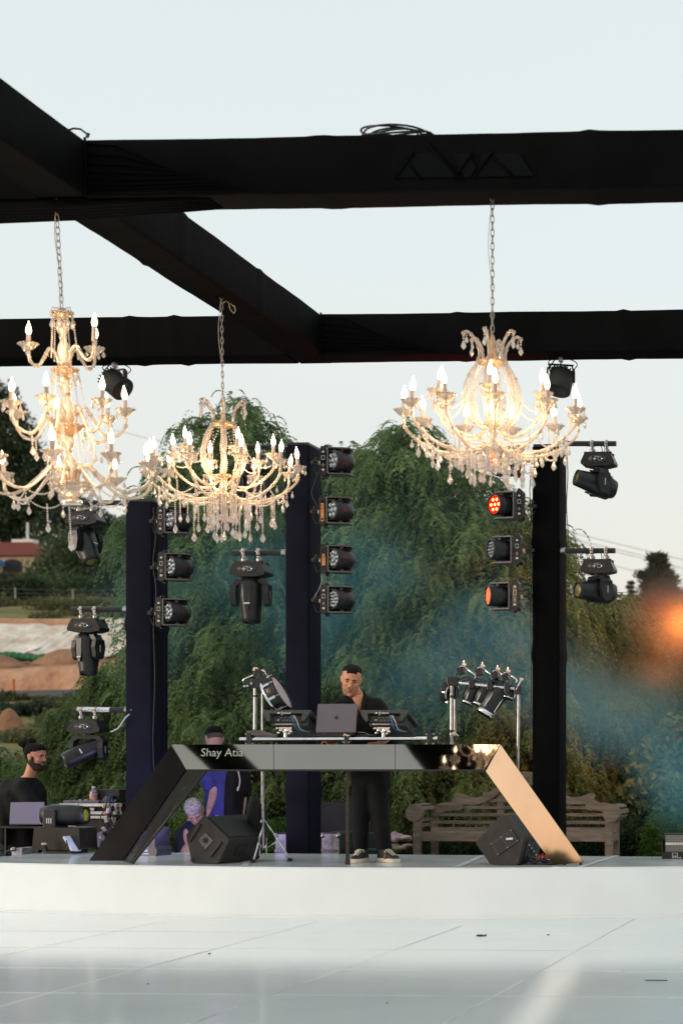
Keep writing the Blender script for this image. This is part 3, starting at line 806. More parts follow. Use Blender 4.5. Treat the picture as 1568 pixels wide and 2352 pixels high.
# ------------------------------------------------------------------ fabric covered truss beams and pillars
def rrect(w, h, r, n=4):
    pts = []
    for cx, cz, a0 in ((w / 2 - r, h / 2 - r, 0), (-w / 2 + r, h / 2 - r, 90), (-w / 2 + r, -h / 2 + r, 180), (w / 2 - r, -h / 2 + r, 270)):
        for k in range(n + 1):
            a = R(a0 + 90 * k / n); pts.append((cx + r * math.cos(a), cz + r * math.sin(a)))
    return pts
def sleeve(mb, L, w, h, r=0.022, bumps=(), seed=0, sag=0.0014, mi=0, step=0.06):
    """fabric sleeve along local y, centred section"""
    n = int(L / step); rings = []
    base = rrect(w, h, r)
    for i in range(n + 1):
        y = L * i / n; ring = []
        b = sum(0.010 * math.exp(-((y - q) / 0.03) ** 2) for q in bumps)
        for k, (x, z) in enumerate(base):
            e = 1 + (b / 0.15) + sag * nz(y * 0.8, k * .2, seed) * 3
            inset = -0.004 * math.sin(PI * ((y % 1.5) / 1.5)) / (w / 2)
            ring.append((x * (e + inset), y, z * (e + inset * .7) + 0.002 * nz(y * 6, k * .5, seed)))
        rings.append(ring)
    mb.loft(rings, True, mi)
BZ0, BZ1 = 4.50, 4.83
BY1, BY2 = 9.43, 13.21
BW = 0.29
xr = P(738, 720, BY2).x          # right face of the depth beams
M['patch'] = mat('thin_fabric_patch', (0.0042, 0.0050, 0.0054), 0.75, spec=.06, var=0.15, scale=6)
M['strut'] = mat('strut_under_fabric', (0.0020, 0.0020, 0.0020), 0.7, spec=.05)
# front crossbeam
fb = thing('truss_beam', 'nearest black fabric crossbeam spanning the top of the picture', 'beam', (xr - .3, BY1, BZ0), group='fabric covered truss beams')
mb = MB(); mb.M = RZ(R(-90)); sleeve(mb, 9.0, BW, BZ1 - BZ0, bumps=(1.35, 2.9, 4.6, 5.9), seed=1)
mb.build('fabric_sleeve', M['fabric'], fb, (0.3, BW / 2, (BZ1 - BZ0) / 2))
mb = MB(); mb.M = RZ(R(90)); sleeve(mb, 4.0, BW, BZ1 - BZ0, bumps=(1.35,), seed=2)
mb.build('fabric_sleeve', M['fabric'], fb, (-BW + 0.3, BW / 2, (BZ1 - BZ0) / 2))
# sheer stretch where the lattice shows
p0 = P(880, 360, BY1 - .004); 
def fpt(px, py, dy=-0.006): 
    q = P(px, py, BY1 + dy); return (q.x - fb.location.x, q.y - fb.location.y, q.z - fb.location.z)
mb = MB()
mb.add([fpt(905, 408), fpt(950, 352), fpt(1000, 349), fpt(1058, 407)], [(0, 1, 2, 3)])
mb.add([fpt(1066, 407), fpt(1040, 352), fpt(1075, 350), fpt(1092, 385), fpt(1080, 406)], [(0, 1, 2, 3, 4)])
mb.add([fpt(1096, 406), fpt(1108, 352), fpt(1190, 350), fpt(1225, 404)], [(0, 1, 2, 3)])
mb.build('sheer_patch', M['patch'], fb)
mb = MB()
for a, b_ in (((975, 325), (1058, 412)), ((1085, 350), (1040, 410)), ((950, 350), (905, 410)), ((925, 360), (965, 410)), ((1130, 350), (1085, 408)), ((1130, 360), (1180, 408))):
    mb.tube([fpt(*a, -.01), fpt(*b_, -.01)], 0.007, 6)
mb.build('lattice_rib', M['strut'], fb)
# rear crossbeam
rb = thing('truss_beam', 'farther black fabric crossbeam behind the hanging chandeliers', 'beam', (xr - .3, BY2, BZ0), group='fabric covered truss beams')
mb = MB(); mb.M = RZ(R(-90)); sleeve(mb, 9.0, BW, BZ1 - BZ0, bumps=(1.1, 2.4, 4.9), seed=3)
mb.build('fabric_sleeve', M['fabric'], rb, (0.3, BW / 2, (BZ1 - BZ0) / 2))
mb = MB(); mb.M = RZ(R(90)); sleeve(mb, 5.0, BW, BZ1 - BZ0, bumps=(.9, 1.25), seed=4)
mb.build('fabric_sleeve', M['fabric'], rb, (-BW + 0.3, BW / 2, (BZ1 - BZ0) / 2))
# depth beams
db = thing('truss_beam', 'diagonal black fabric beam joining the two crossbeams', 'beam', (xr - BW / 2, BY1 + BW, BZ0), group='fabric covered truss beams')
mb = MB(); sleeve(mb, BY2 - BY1 + .0, BW, BZ1 - BZ0, bumps=(1.0, 2.3), seed=5)
mb.build('fabric_sleeve', M['fabric'], db, (0, -BW * .0, (BZ1 - BZ0) / 2))
db2 = thing('truss_beam', 'diagonal black fabric beam coming in from the upper left corner', 'beam', (xr - BW / 2, 5.4, BZ0), group='fabric covered truss beams')
mb = MB(); sleeve(mb, BY1 - 5.4, BW, BZ1 - BZ0, bumps=(1.2,), seed=6)
mb.build('fabric_sleeve', M['fabric'], db2, (0, 0, (BZ1 - BZ0) / 2))
# gathered fabric at the joints
for y, par in ((BY1, fb), (BY2, rb)):
    mb = MB()
    for k in range(9):
        t = k / 8; x1 = 0.25 + 0.5 * (1 - t) + .2
        z0 = 0.02 + .03 * t
        mb.tube([(0, -.006, z0 + .25 * t * t), (x1 * .4, -.007, z0 + .05 * k * t * .6), (x1, -.0055, z0 + 0.11 * t * (1.2 - .2 * t) + .0)], [.004, .006, .002], 5)
    mb.tube([(0, -.008, 0), (0.004, -.010, .17), (-0.002, -.008, .335)], .008, 6)
    mb.build('fabric_fold', M['fabric'], par, (0.3, 0, 0))
mb = MB()
for k in range(5):
    mb.tube([(-1.9, .05 + .05 * k, -.018), (-.9, .05 + .05 * k, -.03 - .004 * k), (.1, .05 + .05 * k, -.022), (.9, .06 + .04 * k, .0)], [.02, .028, .028, .01], 8)
mb.build('fabric_wrap', M['fabric'], fb, (0.1, 0, 0))
# cloth and long beam added out of view for dark reflections in the booth
mb = MB(); x0, x1 = -6.95, -4.2
vs = []; fs = []
for j in range(9):
    for i in range(13):
        x = x0 + (x1 - x0) * i / 12; y = 2.2 + 4.9 * j / 8; vs.append((x, y, 4.62 + .04 * nz(x * 2, y * 2)))
for j in range(8):
    for i in range(12): a = j * 13 + i; fs.append((a, a + 1, a + 14, a + 13))
mb.add(vs, fs, True); tag(mb.build('added_canopy_cloth', M['fabric'], None), 'black canopy cloth added out of view to darken the reflection in the booth bar', 'canopy')
b3 = thing('truss_beam', 'outermost black fabric beam added out of view for a dark strip in the booth reflection', 'beam', (-9.7, 2.0, BZ0), group='fabric covered truss beams')
mb = MB(); sleeve(mb, 6.6, .36, BZ1 - BZ0, seed=8); mb.build('fabric_sleeve', M['fabric'], b3, (0, 0, (BZ1 - BZ0) / 2))
# cables on top of the front beam
M['cable'] = mat('black_cable', (0.016, 0.018, 0.022), 0.4)
q = P(905, 300, BY1 + .1); mb = MB(); rr = random.Random(4)
for k in range(7):
    a_, b_ = .17 + rr.uniform(-.03, .03), .08 + rr.uniform(-.02, .02); ox, oz = rr.uniform(-.02, .02), .008 * k
    mb.tube([(ox + a_ * math.cos(t) + .01 * math.sin(3 * t + k), b_ * math.sin(t), oz + .012 * math.sin(2 * t + k)) for t in [2 * PI * i / 26 for i in range(26)]], .006, 6, closed=True)
mb.tube([(.15, 0, .03), (.22, 0, .025), (.27, 0, .0), (.3, 0, -.012)], .005, 6)
tag(mb.build('cable_coil', M['cable'], None, (q.x, BY1 + .12, BZ1 + .008)), 'coil of black cable lying on top of the nearest crossbeam', 'cable')
a = P(150, 302, BY1 + .2)
mb = MB(); mb.tube([(-.03, 0, -.03), (.01, 0, .0), (.05, 0, .012), (.09, 0, .008), (.125, 0, -.018), (.14, 0, -.04)], .006, 6); mb.box((.135, 0, -.03), (.012, .012, .03), RY(.5))
tag(mb.build('cable_loop', M['cable'], None, (a.x, BY1 + .2, a.z + .005)), 'short black cable arching over the beam joint at upper left', 'cable')
a = P(527, 690, 11.6)
mb = MB(); mb.tube([(-.03, 0, 0), (-.01, 0, .018), (.01, 0, .005), (.02, 0, -.04), (.045, 0, -.07), (.058, 0, -.055), (.05, 0, -.02), (.02, 0, 0)], .003, 5)
tag(mb.build('wire_loop', mat('gold_wire', (.5, .38, .22), .4, metal=.8), None, P(522, 697, 11.45)), 'loose gold wire loop dangling under the diagonal beam', 'wire')

def pillar(label, pxa, pxb, ytop, Y, deep, seed, flare=()):
    x0 = P(pxa, CY, Y).x; x1 = P(pxb, CY, Y).x; w = x1 - x0; H = P(pxa, ytop, Y).z
    t = thing('light_tower', label, 'pillar', ((x0 + x1) / 2, Y + deep / 2, 0), group='black fabric covered light towers')
    mb = MB(); mb.M = RX(R(90))
    # section x,z -> after rotation vertical
    n = 60; rings = []; base = rrect(w, deep, .018)
    for i in range(n + 1):
        h = H * i / n; ring = []
        b = sum(.012 * math.exp(-((h - q) / .05) ** 2) for q in flare)
        for k, (x, y) in enumerate(base):
            e = 1 + b / (w / 2) + .012 * nz(h * 1.2, k * .3, seed)
            ring.append((x * e, y * e, h))
        rings.append(ring)
    mb.M = Matrix.Identity(4); mb.loft(rings, True)
    mb.build('fabric_sleeve', M['fabric_violet_lit'] if pxa < 1000 else M['fabric'], t)
    mb = MB(); mb.box((0, 0, H + .012), (w * .94, deep * .94, .03)); mb.build('top_plate', M['blackmetal'], t, bevel=.004)
    mb = MB(); mb.tube([(w / 2 - .004, -deep / 2 + .02 + .004 * nz(k, seed), H * k / 30) for k in range(31)], .006, 5); mb.build('seam', M['fabric'], t)
    mb = MB(); mb.box((0, 0, .015), (w + .3, deep + .3, .03)); mb.build('base_plate', M['blackmetal'], t, bevel=.004)
    return t, x0, x1, H
TY = 15.95
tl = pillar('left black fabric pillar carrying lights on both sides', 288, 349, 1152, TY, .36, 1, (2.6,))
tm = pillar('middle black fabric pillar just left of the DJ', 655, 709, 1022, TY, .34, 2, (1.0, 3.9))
tr = pillar('right black fabric pillar beside the bench and red lights', 1221, 1283, 1026, TY, .34, 3, (3.35, 2.3))
# power lines
mb = MB()
for (a, b_) in (((1290, 1210), (1600, 1292)), ((1290, 1228), (1600, 1312)), ((1290, 1262), (1600, 1345)), ((1150, 1195), (1300, 1232))):
    pa = P(a[0] - 900, a[1] - 210, 190); pb = P(b_[0] + 200, b_[1] + 50, 190)
    mb.tube([pa, pb], .035, 4)
tag(mb.build('power_lines', M['wire']), 'thin power lines crossing the sky behind the right pillar', 'power line')
# ------------------------------------------------------------------ crystal chandeliers
def crystal_mat(name, tint, trl=0.28, tr=0.38):
    m, n, out = newmat(name)
    g = n.nodes.new('ShaderNodeBsdfGlossy'); g.inputs['Roughness'].default_value = 0.06; g.inputs['Color'].default_value = (1, .97, .92, 1)
    t = n.nodes.new('ShaderNodeBsdfTransparent'); t.inputs['Color'].default_value = (*[min(1, c * 1.02) for c in tint], 1)
    d = n.nodes.new('ShaderNodeBsdfTranslucent'); d.inputs['Color'].default_value = (*tint, 1)
    d2 = n.nodes.new('ShaderNodeBsdfDiffuse'); d2.inputs['Color'].default_value = (*tint, 1)
    a = n.nodes.new('ShaderNodeMixShader'); a.inputs[0].default_value = 0.5
    n.links.new(d.outputs[0], a.inputs[1]); n.links.new(d2.outputs[0], a.inputs[2])
    b = n.nodes.new('ShaderNodeMixShader'); b.inputs[0].default_value = tr
    n.links.new(a.outputs[0], b.inputs[1]); n.links.new(t.outputs[0], b.inputs[2])
    lw = n.nodes.new('ShaderNodeLayerWeight'); lw.inputs['Blend'].default_value = 0.45
    mr = n.nodes.new('ShaderNodeMapRange'); mr.inputs['To Min'].default_value = 0.10; mr.inputs['To Max'].default_value = 0.80
    n.links.new(lw.outputs['Fresnel'], mr.inputs['Value'])
    c = n.nodes.new('ShaderNodeMixShader'); n.links.new(mr.outputs[0], c.inputs[0])
    n.links.new(b.outputs[0], c.inputs[1]); n.links.new(g.outputs[0], c.inputs[2])
    n.links.new(c.outputs[0], out.inputs['Surface'])
    return m
M['crystal'] = crystal_mat('warm_cut_crystal', (0.97, 0.86, 0.74), tr=.66)
M['amber'] = crystal_mat('amber_glass', (0.90, 0.60, 0.28), tr=.35)
M['drop'] = crystal_mat('clear_crystal_drop', (0.95, 0.90, 0.88), tr=.5)
M['candle'] = mat('cream_candle_sleeve', (0.62, 0.50, 0.44), 0.6, var=0.05)
def bulb_mat():
    m, n, out = newmat('lit_flame_bulb')
    e = n.nodes.new('ShaderNodeEmission'); lw = n.nodes.new('ShaderNodeLayerWeight'); lw.inputs['Blend'].default_value = .35
    cr = n.nodes.new('ShaderNodeValToRGB'); cr.color_ramp.elements[0].color = (1, .80, .50, 1); cr.color_ramp.elements[1].color = (1, .36, .08, 1); cr.color_ramp.elements[0].position = .35
    mr = n.nodes.new('ShaderNodeMapRange'); mr.inputs['To Min'].default_value = 7.0; mr.inputs['To Max'].default_value = 1.2
    n.links.new(lw.outputs['Facing'], cr.inputs['Fac']); n.links.new(lw.outputs['Facing'], mr.inputs['Value'])
    n.links.new(cr.outputs[0], e.inputs['Color']); n.links.new(mr.outputs[0], e.inputs['Strength']); n.links.new(e.outputs[0], out.inputs['Surface'])
    return m
M['bulb'] = bulb_mat()
M['chain'] = mat('dull_zinc_chain', (0.42, 0.36, 0.31), 0.4, metal=0.8, var=0.2)
M['brass'] = mat('brass_fitting', (0.62, 0.42, 0.2), 0.3, metal=1.0)
def shared(mb, name, m): return mb.mesh(name, m)
def inst(name, me, par, loc=(0, 0, 0), rot=(0, 0, 0)):
    o = bpy.data.objects.new(name, me); COL.objects.link(o); o.parent = par; o.location = loc; o.rotation_euler = rot
    return o
# shared meshes
mb = MB(); mb.lathe([(.0, 0), (.020, .006), (.036, .018), (.048, .036), (.052, .040), (.049, .040), (.034, .022), (.0, .012)], 18)
for k in range(12):
    a = 2 * PI * k / 12; mb.ell((.050 * math.cos(a), .050 * math.sin(a), .040), (.009, .009, .006), 6, 4)
ME_pan = shared(mb, 'drip_pan', M['crystal'])
mb = MB(); mb.cyl((0, 0, 0), (0, 0, .085), .0125, .012, 12); ME_candle = shared(mb, 'candle_sleeve', M['candle'])
mb = MB(); mb.lathe([(.006, 0), (.012, .009), (.0162, .025), (.015, .040), (.0098, .057), (.0045, .072), (.0012, .085)], 12); ME_bulb = shared(mb, 'bulb', M['bulb'])
def octa(mb, z, r, h=None, x=0, y=0):
    h = h or r
    mb.add([(x + r, y, z), (x, y + r, z), (x - r, y, z), (x, y - r, z), (x, y, z + h), (x, y, z - h)], [(0, 1, 4), (1, 2, 4), (2, 3, 4), (3, 0, 4), (1, 0, 5), (2, 1, 5), (3, 2, 5), (0, 3, 5)])
def pendant(mb, z, s=1.0):
    """faceted pear drop hanging below z"""
    pr = [(.0015, 0), (.005, -.008), (.0135, -.030), (.0115, -.036), (.0, -.050)]
    vs = []; fs = []; n = 6
    for r, zz in pr:
        for i in range(n): vs.append((r * s * math.cos(2 * PI * i / n), r * .75 * s * math.sin(2 * PI * i / n), z + zz * s))
    for j in range(len(pr) - 1):
        for i in range(n):
            k = (i + 1) % n; fs.append(((j + 1) * n + i, (j + 1) * n + k, j * n + k, j * n + i))
    mb.add(vs, fs)
def strand_mesh(L, s=1.0, bead=.0062):
    mb = MB(); z = -.004; 
    while z > -(L - .05 * s): mb.ell((0, 0, z), (bead, bead, bead * .95), 6, 4); z -= bead * 2.15
    pendant(mb, z + bead * .6, s)
    return mb.mesh('crystal_strand', M['drop'])
ST = {L: strand_mesh(L, 1.0 + L * 1.4) for L in (.05, .08, .12, .17, .22, .28)}
mb = MB(); octa(mb, -.008, .006); pendant(mb, -.014, .8); ME_small = shared(mb, 'crystal_drop', M['drop'])
def swag(mb, p0, p1, sag, bead=.0055):
    p0 = Vector(p0); p1 = Vector(p1); n = max(4, int((p1 - p0).length / (bead * 2.3)))
    for i in range(n + 1):
        t = i / n; p = p0.lerp(p1, t); p.z -= sag * 4 * t * (1 - t)
        mb.ell(p, bead, 6, 4)
def spline(pts, n=18):
    pts = [Vector(p) for p in pts]; out = []
    P_ = [pts[0] * 2 - pts[1]] + pts + [pts[-1] * 2 - pts[-2]]
    m = len(pts) - 1
    for i in range(m):
        a, b, c, d = P_[i:i + 4]
        k = max(2, n // m)
        for j in range(k):
            t = j / k
            out.append(0.5 * ((2 * b) + (c - a) * t + (2 * a - 5 * b + 4 * c - d) * t * t + (3 * b - a - 3 * c + d) * t ** 3))
    out.append(pts[-1]); return out
def arm_mesh(curve, r=.0105, ribbed=False):
    pts = spline(curve, 22); mb = MB(); r *= .80
    mb.tube(pts, [r * (1 + .16 * math.sin(k * 2.2)) if ribbed else r * (1 + .05 * math.sin(k * 1.7)) for k in range(len(pts))], 8)
    for k in range(3, len(pts) - 1, 5): mb.ell(pts[k], r * 1.45, 7, 5)
    return mb.mesh('arm', M['crystal'])
def chain(par, ztop, zbot, name='chain', r=.0027, ll=.050, wire=True, x=0, y=0):
    mb = MB(); z = zbot; k = 0
    while z < ztop:
        pts = []
        for i in range(14):
            a = 2 * PI * i / 14; u = .0095 * math.cos(a); v = (ll / 2 - .002) * math.sin(a) * (1 if abs(math.sin(a)) < .9 else 1)
            v = max(-ll / 2, min(ll / 2, v * 1.12))
            pts.append((u if k % 2 else u * .35, u * .35 if k % 2 else u, z + v))
        mb.tube(pts, r, 5, closed=True); z += ll * .78; k += 1
    o = mb.build(name, M['chain'], par, (x, y, 0))
    if wire:
        mb = MB(); mb.tube([(-.010 + .012 * math.sin(t * 7), .006, zbot + (ztop - zbot) * t) for t in [q / 16 for q in range(17)]], .0022, 4)
        mb.build('power_cord', mat('pale_cord', (.55, .5, .45), .5), par)
    return o
def lamp_in(par, loc, e, r=.10):
    l = bpy.data.lights.new('chandelier_light', 'POINT'); l.energy = e; l.color = (1, .66, .36); l.shadow_soft_size = r
    o = bpy.data.objects.new('chandelier_light', l); COL.objects.link(o); o.parent = par; o.location = loc

def arm_ring(root, n, a0, curve, rr, tilt_sd=0.0, drops=5, ribbed=False, angs=None, nopan=()):
    me = arm_mesh(curve, .0105 if not ribbed else .0115, ribbed)
    end = curve[-1]
    out = []
    for i in range(n):
        a = (angs[i] if angs else a0 + 360 / n * i) + rr.uniform(-2, 2)
        ao = inst('arm', me, root, (0, 0, 0), (0, 0, R(a)))
        out.append(ao)
        if i not in nopan: inst('drip_pan', ME_pan, ao, end, (0, 0, rr.uniform(0, 1)))
        tx, ty = R(rr.gauss(0, tilt_sd)), R(rr.gauss(0, tilt_sd))
        c = inst('candle_sleeve', ME_candle, ao, (end[0], 0, end[2] + .012), (tx, ty, 0))
        tip = Matrix.Rotation(ty, 3, 'Y') @ Matrix.Rotation(tx, 3, 'X')
        e = Vector((end[0], 0, end[2] + .012)) + (Matrix.Rotation(ty, 3, 'Y') @ Matrix.Rotation(tx, 3, 'X')) @ Vector((0, 0, .083))
        inst('bulb', ME_bulb, ao, e, (tx, ty, 0))
        if i not in nopan:
            for k in range(drops):
                b = 2 * PI * k / drops + .4
                if rr.random() < .85: inst('crystal_drop', ME_small, ao, (end[0] + .048 * math.cos(b), .048 * math.sin(b), end[2] + .036), (0, 0, b))
    return out
def crown_chandelier(label, loc, rz, tilt, long_drops, seed, nlow=10, nup=6, zch=1.5, energy=14):
    rr = random.Random(seed)
    root = thing('chandelier', label, 'chandelier', loc, group='lit crystal chandeliers', rot=(tilt[0], tilt[1], rz))
    arm_ring(root, nlow, 8, [(.05, 0, .02), (.13, 0, -.035), (.27, 0, -.035), (.40, 0, .02), (.485, 0, .10), (.495, 0, .165)], rr, 3.5)
    arm_ring(root, nup, 25, [(.04, 0, .10), (.10, 0, .055), (.19, 0, .06), (.27, 0, .11), (.335, 0, .18), (.335, 0, .245)], rr, 3.5)
    # bowl and hub
    mb = MB(); mb.lathe([(.0, -.055), (.03, -.052), (.065, -.035), (.085, -.008), (.088, 0), (.08, 0), (.02, .01), (.018, .10), (.03, .13), (.012, .16)], 20); mb.build('bowl', M['crystal'], root)
    mb = MB(); mb.lathe([(.028, .115), (.05, .125), (.05, .14), (.02, .15)], 18); mb.lathe([(.06, .47), (.085, .478), (.09, .49), (.06, .50), (.02, .52), (.012, .58), (.02, .60), (.01, .64)], 18); mb.build('hub_plate', M['amber'], root)
    # cage straps with outward curling horns
    cage = spline([(.05, 0, .10), (.135, 0, .17), (.165, 0, .28), (.135, 0, .40), (.085, 0, .485), (.075, 0, .54), (.095, 0, .60), (.14, 0, .645), (.165, 0, .635)], 40)
    mb = MB(); mb.tube(cage, .0085, 7); 
    for k in range(3, len(cage) - 1, 6): mb.ell(cage[k], .0125, 7, 5)
    mb.ell(cage[-1], .013, 8, 5)
    me = mb.mesh('cage_strap', M['crystal'])
    mb = MB()
    for off in (.012, -.012):
        z = .15
        while z < .47:
            r_ = .155 * math.sin(min(1, (z - .02) / .27) * PI / 2) if z < .28 else .165 - (z - .28) * .38
            mb.ell((r_ * .93, off + .004 * math.sin(z * 40), z), .0062, 6, 4); z += .0125
    me_b = mb.mesh('cage_beads', M['drop'])
    for i in range(6):
        a = R(60 * i + 12)
        s_ = inst('cage_strap', me, root, (0, 0, 0), (0, 0, a))
        inst('cage_beads', me_b, s_)
        inst('crystal_strand', ST[.08], s_, (.165, 0, .622), (0, 0, 0))
        inst('crystal_drop', ME_small, s_, (.15, .008, .630))
    # bead swags from the crown to the arms and between the arms
    for i in range(nup):
        a = R(25 + 360 / nup * i); b = R(25 + 360 / nup * (i + .5)); mb = MB()
        swag(mb, (.09 * math.cos(b), .09 * math.sin(b), .47), (.31 * math.cos(a), .33 * math.sin(a), .20), .10); mb.build('bead_swag', M['drop'], root)
    for i in range(nlow):
        a = R(8 + 360 / nlow * i); b = R(8 + 360 / nlow * (i + 1)); mb = MB()
        swag(mb, (.40 * math.cos(a), .40 * math.sin(a), .02), (.40 * math.cos(b), .40 * math.sin(b), .02), .05); mb.build('bead_swag', M['drop'], root)
    # hanging strands
    Ls = (.12, .17, .22, .28) if long_drops else (.08, .12, .17)
    for i in range(nlow * 7):
        a = 2 * PI * i / (nlow * 7) + rr.uniform(-.05, .05); r_ = rr.choice((.10, .17, .25, .33, .42))
        L = rr.choice(Ls)
        if r_ > .35: L = rr.choice((.08, .12))
        z = -.035 if r_ < .3 else -.02 + (r_ - .3) * .5
        inst('crystal_strand', ST[L], root, (r_ * math.cos(a), r_ * math.sin(a), z + rr.uniform(-.01, .01)), (0, 0, rr.uniform(0, 3)))
    for i in range(nlow):
        for q, (r1, z1) in enumerate(((.25, .0), (.36, .01), (.45, .06))):
            a = R(8 + 360 / nlow * i + rr.uniform(-3, 3)); b = a + R(360 / nlow * rr.choice((-1, 1)))
            inst('crystal_drop', ME_small, root, (r1 * math.cos(a), r1 * math.sin(a), z1 - .02))
            if q == 1:
                mb = MB(); swag(mb, (.36 * math.cos(a), .36 * math.sin(a), .0), (.12 * math.cos(b), .12 * math.sin(b), .06), .05); mb.build('bead_swag', M['drop'], root)
    for i in range(10):
        a = 2 * PI * i / 10; inst('crystal_strand', ST[.12 if not long_drops else .17], root, (.07 * math.cos(a), .07 * math.sin(a), -.02))
    chain(root, zch, .64)
    mb = MB(); mb.tube([(.012 * math.cos(t), 0, zch + .012 * math.sin(t)) for t in [2 * PI * k / 12 for k in range(12)]], .003, 5, closed=True); mb.build('hook', M['chain'], root)
    lamp_in(root, (0, -.25, .16), energy * .22); lamp_in(root, (0, .27, .16), energy * .22); lamp_in(root, (.27, 0, .16), energy * .2); lamp_in(root, (-.27, 0, .16), energy * .2)
    return root
cR = P(1130, 1028, 9.58)
crown_chandelier('crystal chandelier with curling glass horns hanging at the right', cR, .3, (0, 0), False, 3, 11, 6, zch=4.50 - cR.z)
cM = P(515, 1137, 11.55)
crown_chandelier('smallest looking crystal chandelier with the longest drops, hanging from the diagonal beam', cM, .75, (0, R(-.8)), True, 9, 10, 6, zch=4.50 - cM.z, energy=14)

def tier_chandelier(loc):
    rr = random.Random(12)
    root = thing('chandelier', 'biggest three tier amber crystal chandelier hanging at the left edge', 'chandelier', loc, group='lit crystal chandeliers', rot=(0, R(-3.0), 0))
    def curve(z, r): return [(.035, 0, z + .0), (.055, 0, z + .075), (.10, 0, z + .105), (.155 * (r / .4) ** .5, 0, z + .04), (r * .62, 0, z - .055), (r * .86, 0, z - .045), (r * .99, 0, z + .01), (r, 0, z + .065)]
    arm_ring(root, 9, 6, curve(0.0, .46), rr, 2, ribbed=True)
    arm_ring(root, 7, 22, curve(.333, .31), rr, 3, ribbed=True)
    arm_ring(root, 3, 0, [(.03, 0, .68), (.05, 0, .755), (.085, 0, .79), (.12, 0, .74), (.16, 0, .695), (.205, 0, .72), (.215, 0, .785)], rr, 5, ribbed=True, angs=[176, 66, -14], nopan=(2,))
    for z, r, nm in ((0.0, .115, 'lower_bowl'), (.333, .088, 'middle_dish'), (.66, .07, 'upper_dish'), (.985, .058, 'crown_dish')):
        mb = MB(); mb.lathe([(.01, z - r * .72), (r * .45, z - r * .6), (r * .8, z - r * .3), (r, z), (r * .93, z + .002), (.02, z + .01)], 22)
        for k in range(14):
            a = 2 * PI * k / 14; mb.ell((r * math.cos(a), r * math.sin(a), z), (.009, .009, .007), 6, 4)
        mb.build(nm, M['crystal'] if nm == 'lower_bowl' else M['amber'], root)
        for k in range(8):
            a = 2 * PI * k / 8 + .2; inst('crystal_strand', ST[.08 if nm != 'lower_bowl' else .08], root, (r * math.cos(a), r * math.sin(a), z - .006))
    mb = MB(); mb.lathe([(.03, -.085), (.055, -.095), (.062, -.118), (.05, -.125), (.0, -.122)], 20); mb.build('bottom_finial', M['crystal'], root)
    def col(z0, z1, nm):
        h = z1 - z0
        mb = MB(); mb.lathe([(.018, z0), (.030, z0 + .04 * h), (.022, z0 + .12 * h), (.036, z0 + .30 * h), (.034, z0 + .42 * h), (.017, z0 + .55 * h), (.020, z0 + .60 * h), (.015, z0 + .65 * h), (.030, z0 + .74 * h), (.037, z0 + .82 * h), (.030, z0 + .91 * h), (.016, z0 + .97 * h)], 16)
        for k in range(3): mb.lathe([(.016, z0 + (.60 + .022 * k) * h), (.024, z0 + (.607 + .022 * k) * h), (.016, z0 + (.614 + .022 * k) * h)], 14)
        mb.build(nm, M['crystal'], root)
    col(.01, .30, 'column'); col(.345, .62, 'column'); col(.67, .95, 'column')
    # bead strings between tiers
    for (zt, rt, zb, rb_, n) in ((.985, .055, .72, .075, 5), (.65, .07, .36, .11, 6), (.325, .085, .04, .13, 7)):
        for k in range(n):
            a = 2 * PI * k / n + .3; mb = MB()
            swag(mb, (rt * math.cos(a), rt * math.sin(a), zt), (rb_ * math.cos(a), rb_ * math.sin(a), zb), .01); mb.build('bead_string', M['drop'], root)
    for k in range(9):
        a = R(6 + 40 * k); b = R(46 + 40 * k); mb = MB(); swag(mb, (.30 * math.cos(a), .30 * math.sin(a), -.06), (.30 * math.cos(b), .30 * math.sin(b), -.06), .04); mb.build('bead_swag', M['drop'], root)
        inst('crystal_strand', ST[.08], root, (.30 * math.cos(a), .30 * math.sin(a), -.07))
    for k in range(7):
        a = R(22 + 51.4 * k); inst('crystal_strand', ST[.12], root, (.2 * math.cos(a), .2 * math.sin(a), .27))
    for x, L in ((-.13, .17), (.0, .28), (-.30, .08)):
        inst('crystal_strand', ST[L], root, (x, -.03, -.11 if x > -.2 else -.06))
    # wire crown frame and chain
    mb = MB()
    for k in range(5):
        a = 2 * PI * k / 5; mb.tube([(.055 * math.cos(a), .055 * math.sin(a), .99), (.05 * math.cos(a), .05 * math.sin(a), 1.015), (.0, 0, 1.01)], .0022, 4)
    mb.build('crown_wire', M['chain'], root)
    chain(root, 4.49 - loc.z + .03, 1.03)
    lamp_in(root, (0, -.22, .14), 2.2); lamp_in(root, (0, -.2, .46), 2.0); lamp_in(root, (0, .2, .3), 2.5); lamp_in(root, (0, -.15, .8), 1.6)
    return root
cL = P(163, 1112, 9.53)
tier_chandelier(cL)
# ------------------------------------------------------------------ stage lights
M['oval'] = mat('bronze_grey_oval_panel', (0.085, 0.066, 0.056), 0.5, var=.1)
M['screen'] = mat('dark_screen', (0.012, 0.014, 0.02), 0.15)
M['white_mark'] = mat('white_print', (0.62, 0.58, 0.52), 0.6, var=.05)
M['knob'] = mat('cream_copper_knob', (0.62, 0.40, 0.28), 0.5)
M['led'] = mat('clear_led_lens', (0.42, 0.44, 0.46), 0.12, metal=0.5, var=.4, scale=60)
M['led_dark'] = mat('grey_led_lens', (0.20, 0.21, 0.23), 0.15, metal=0.4, var=.4, scale=60)
M['led_red'] = emat('lit_red_led', (1.0, 0.012, 0.004), 0.9)
M['led_hot'] = emat('lit_orange_led_core', (1.0, 0.40, 0.12), 2.6)
M['led_org'] = emat('dim_orange_led', (1.0, 0.20, 0.08), .7)
M['lens_glass'] = mat('coated_lens_glass', (0.20, 0.17, 0.06), 0.08, coat=1, var=.5, scale=20)
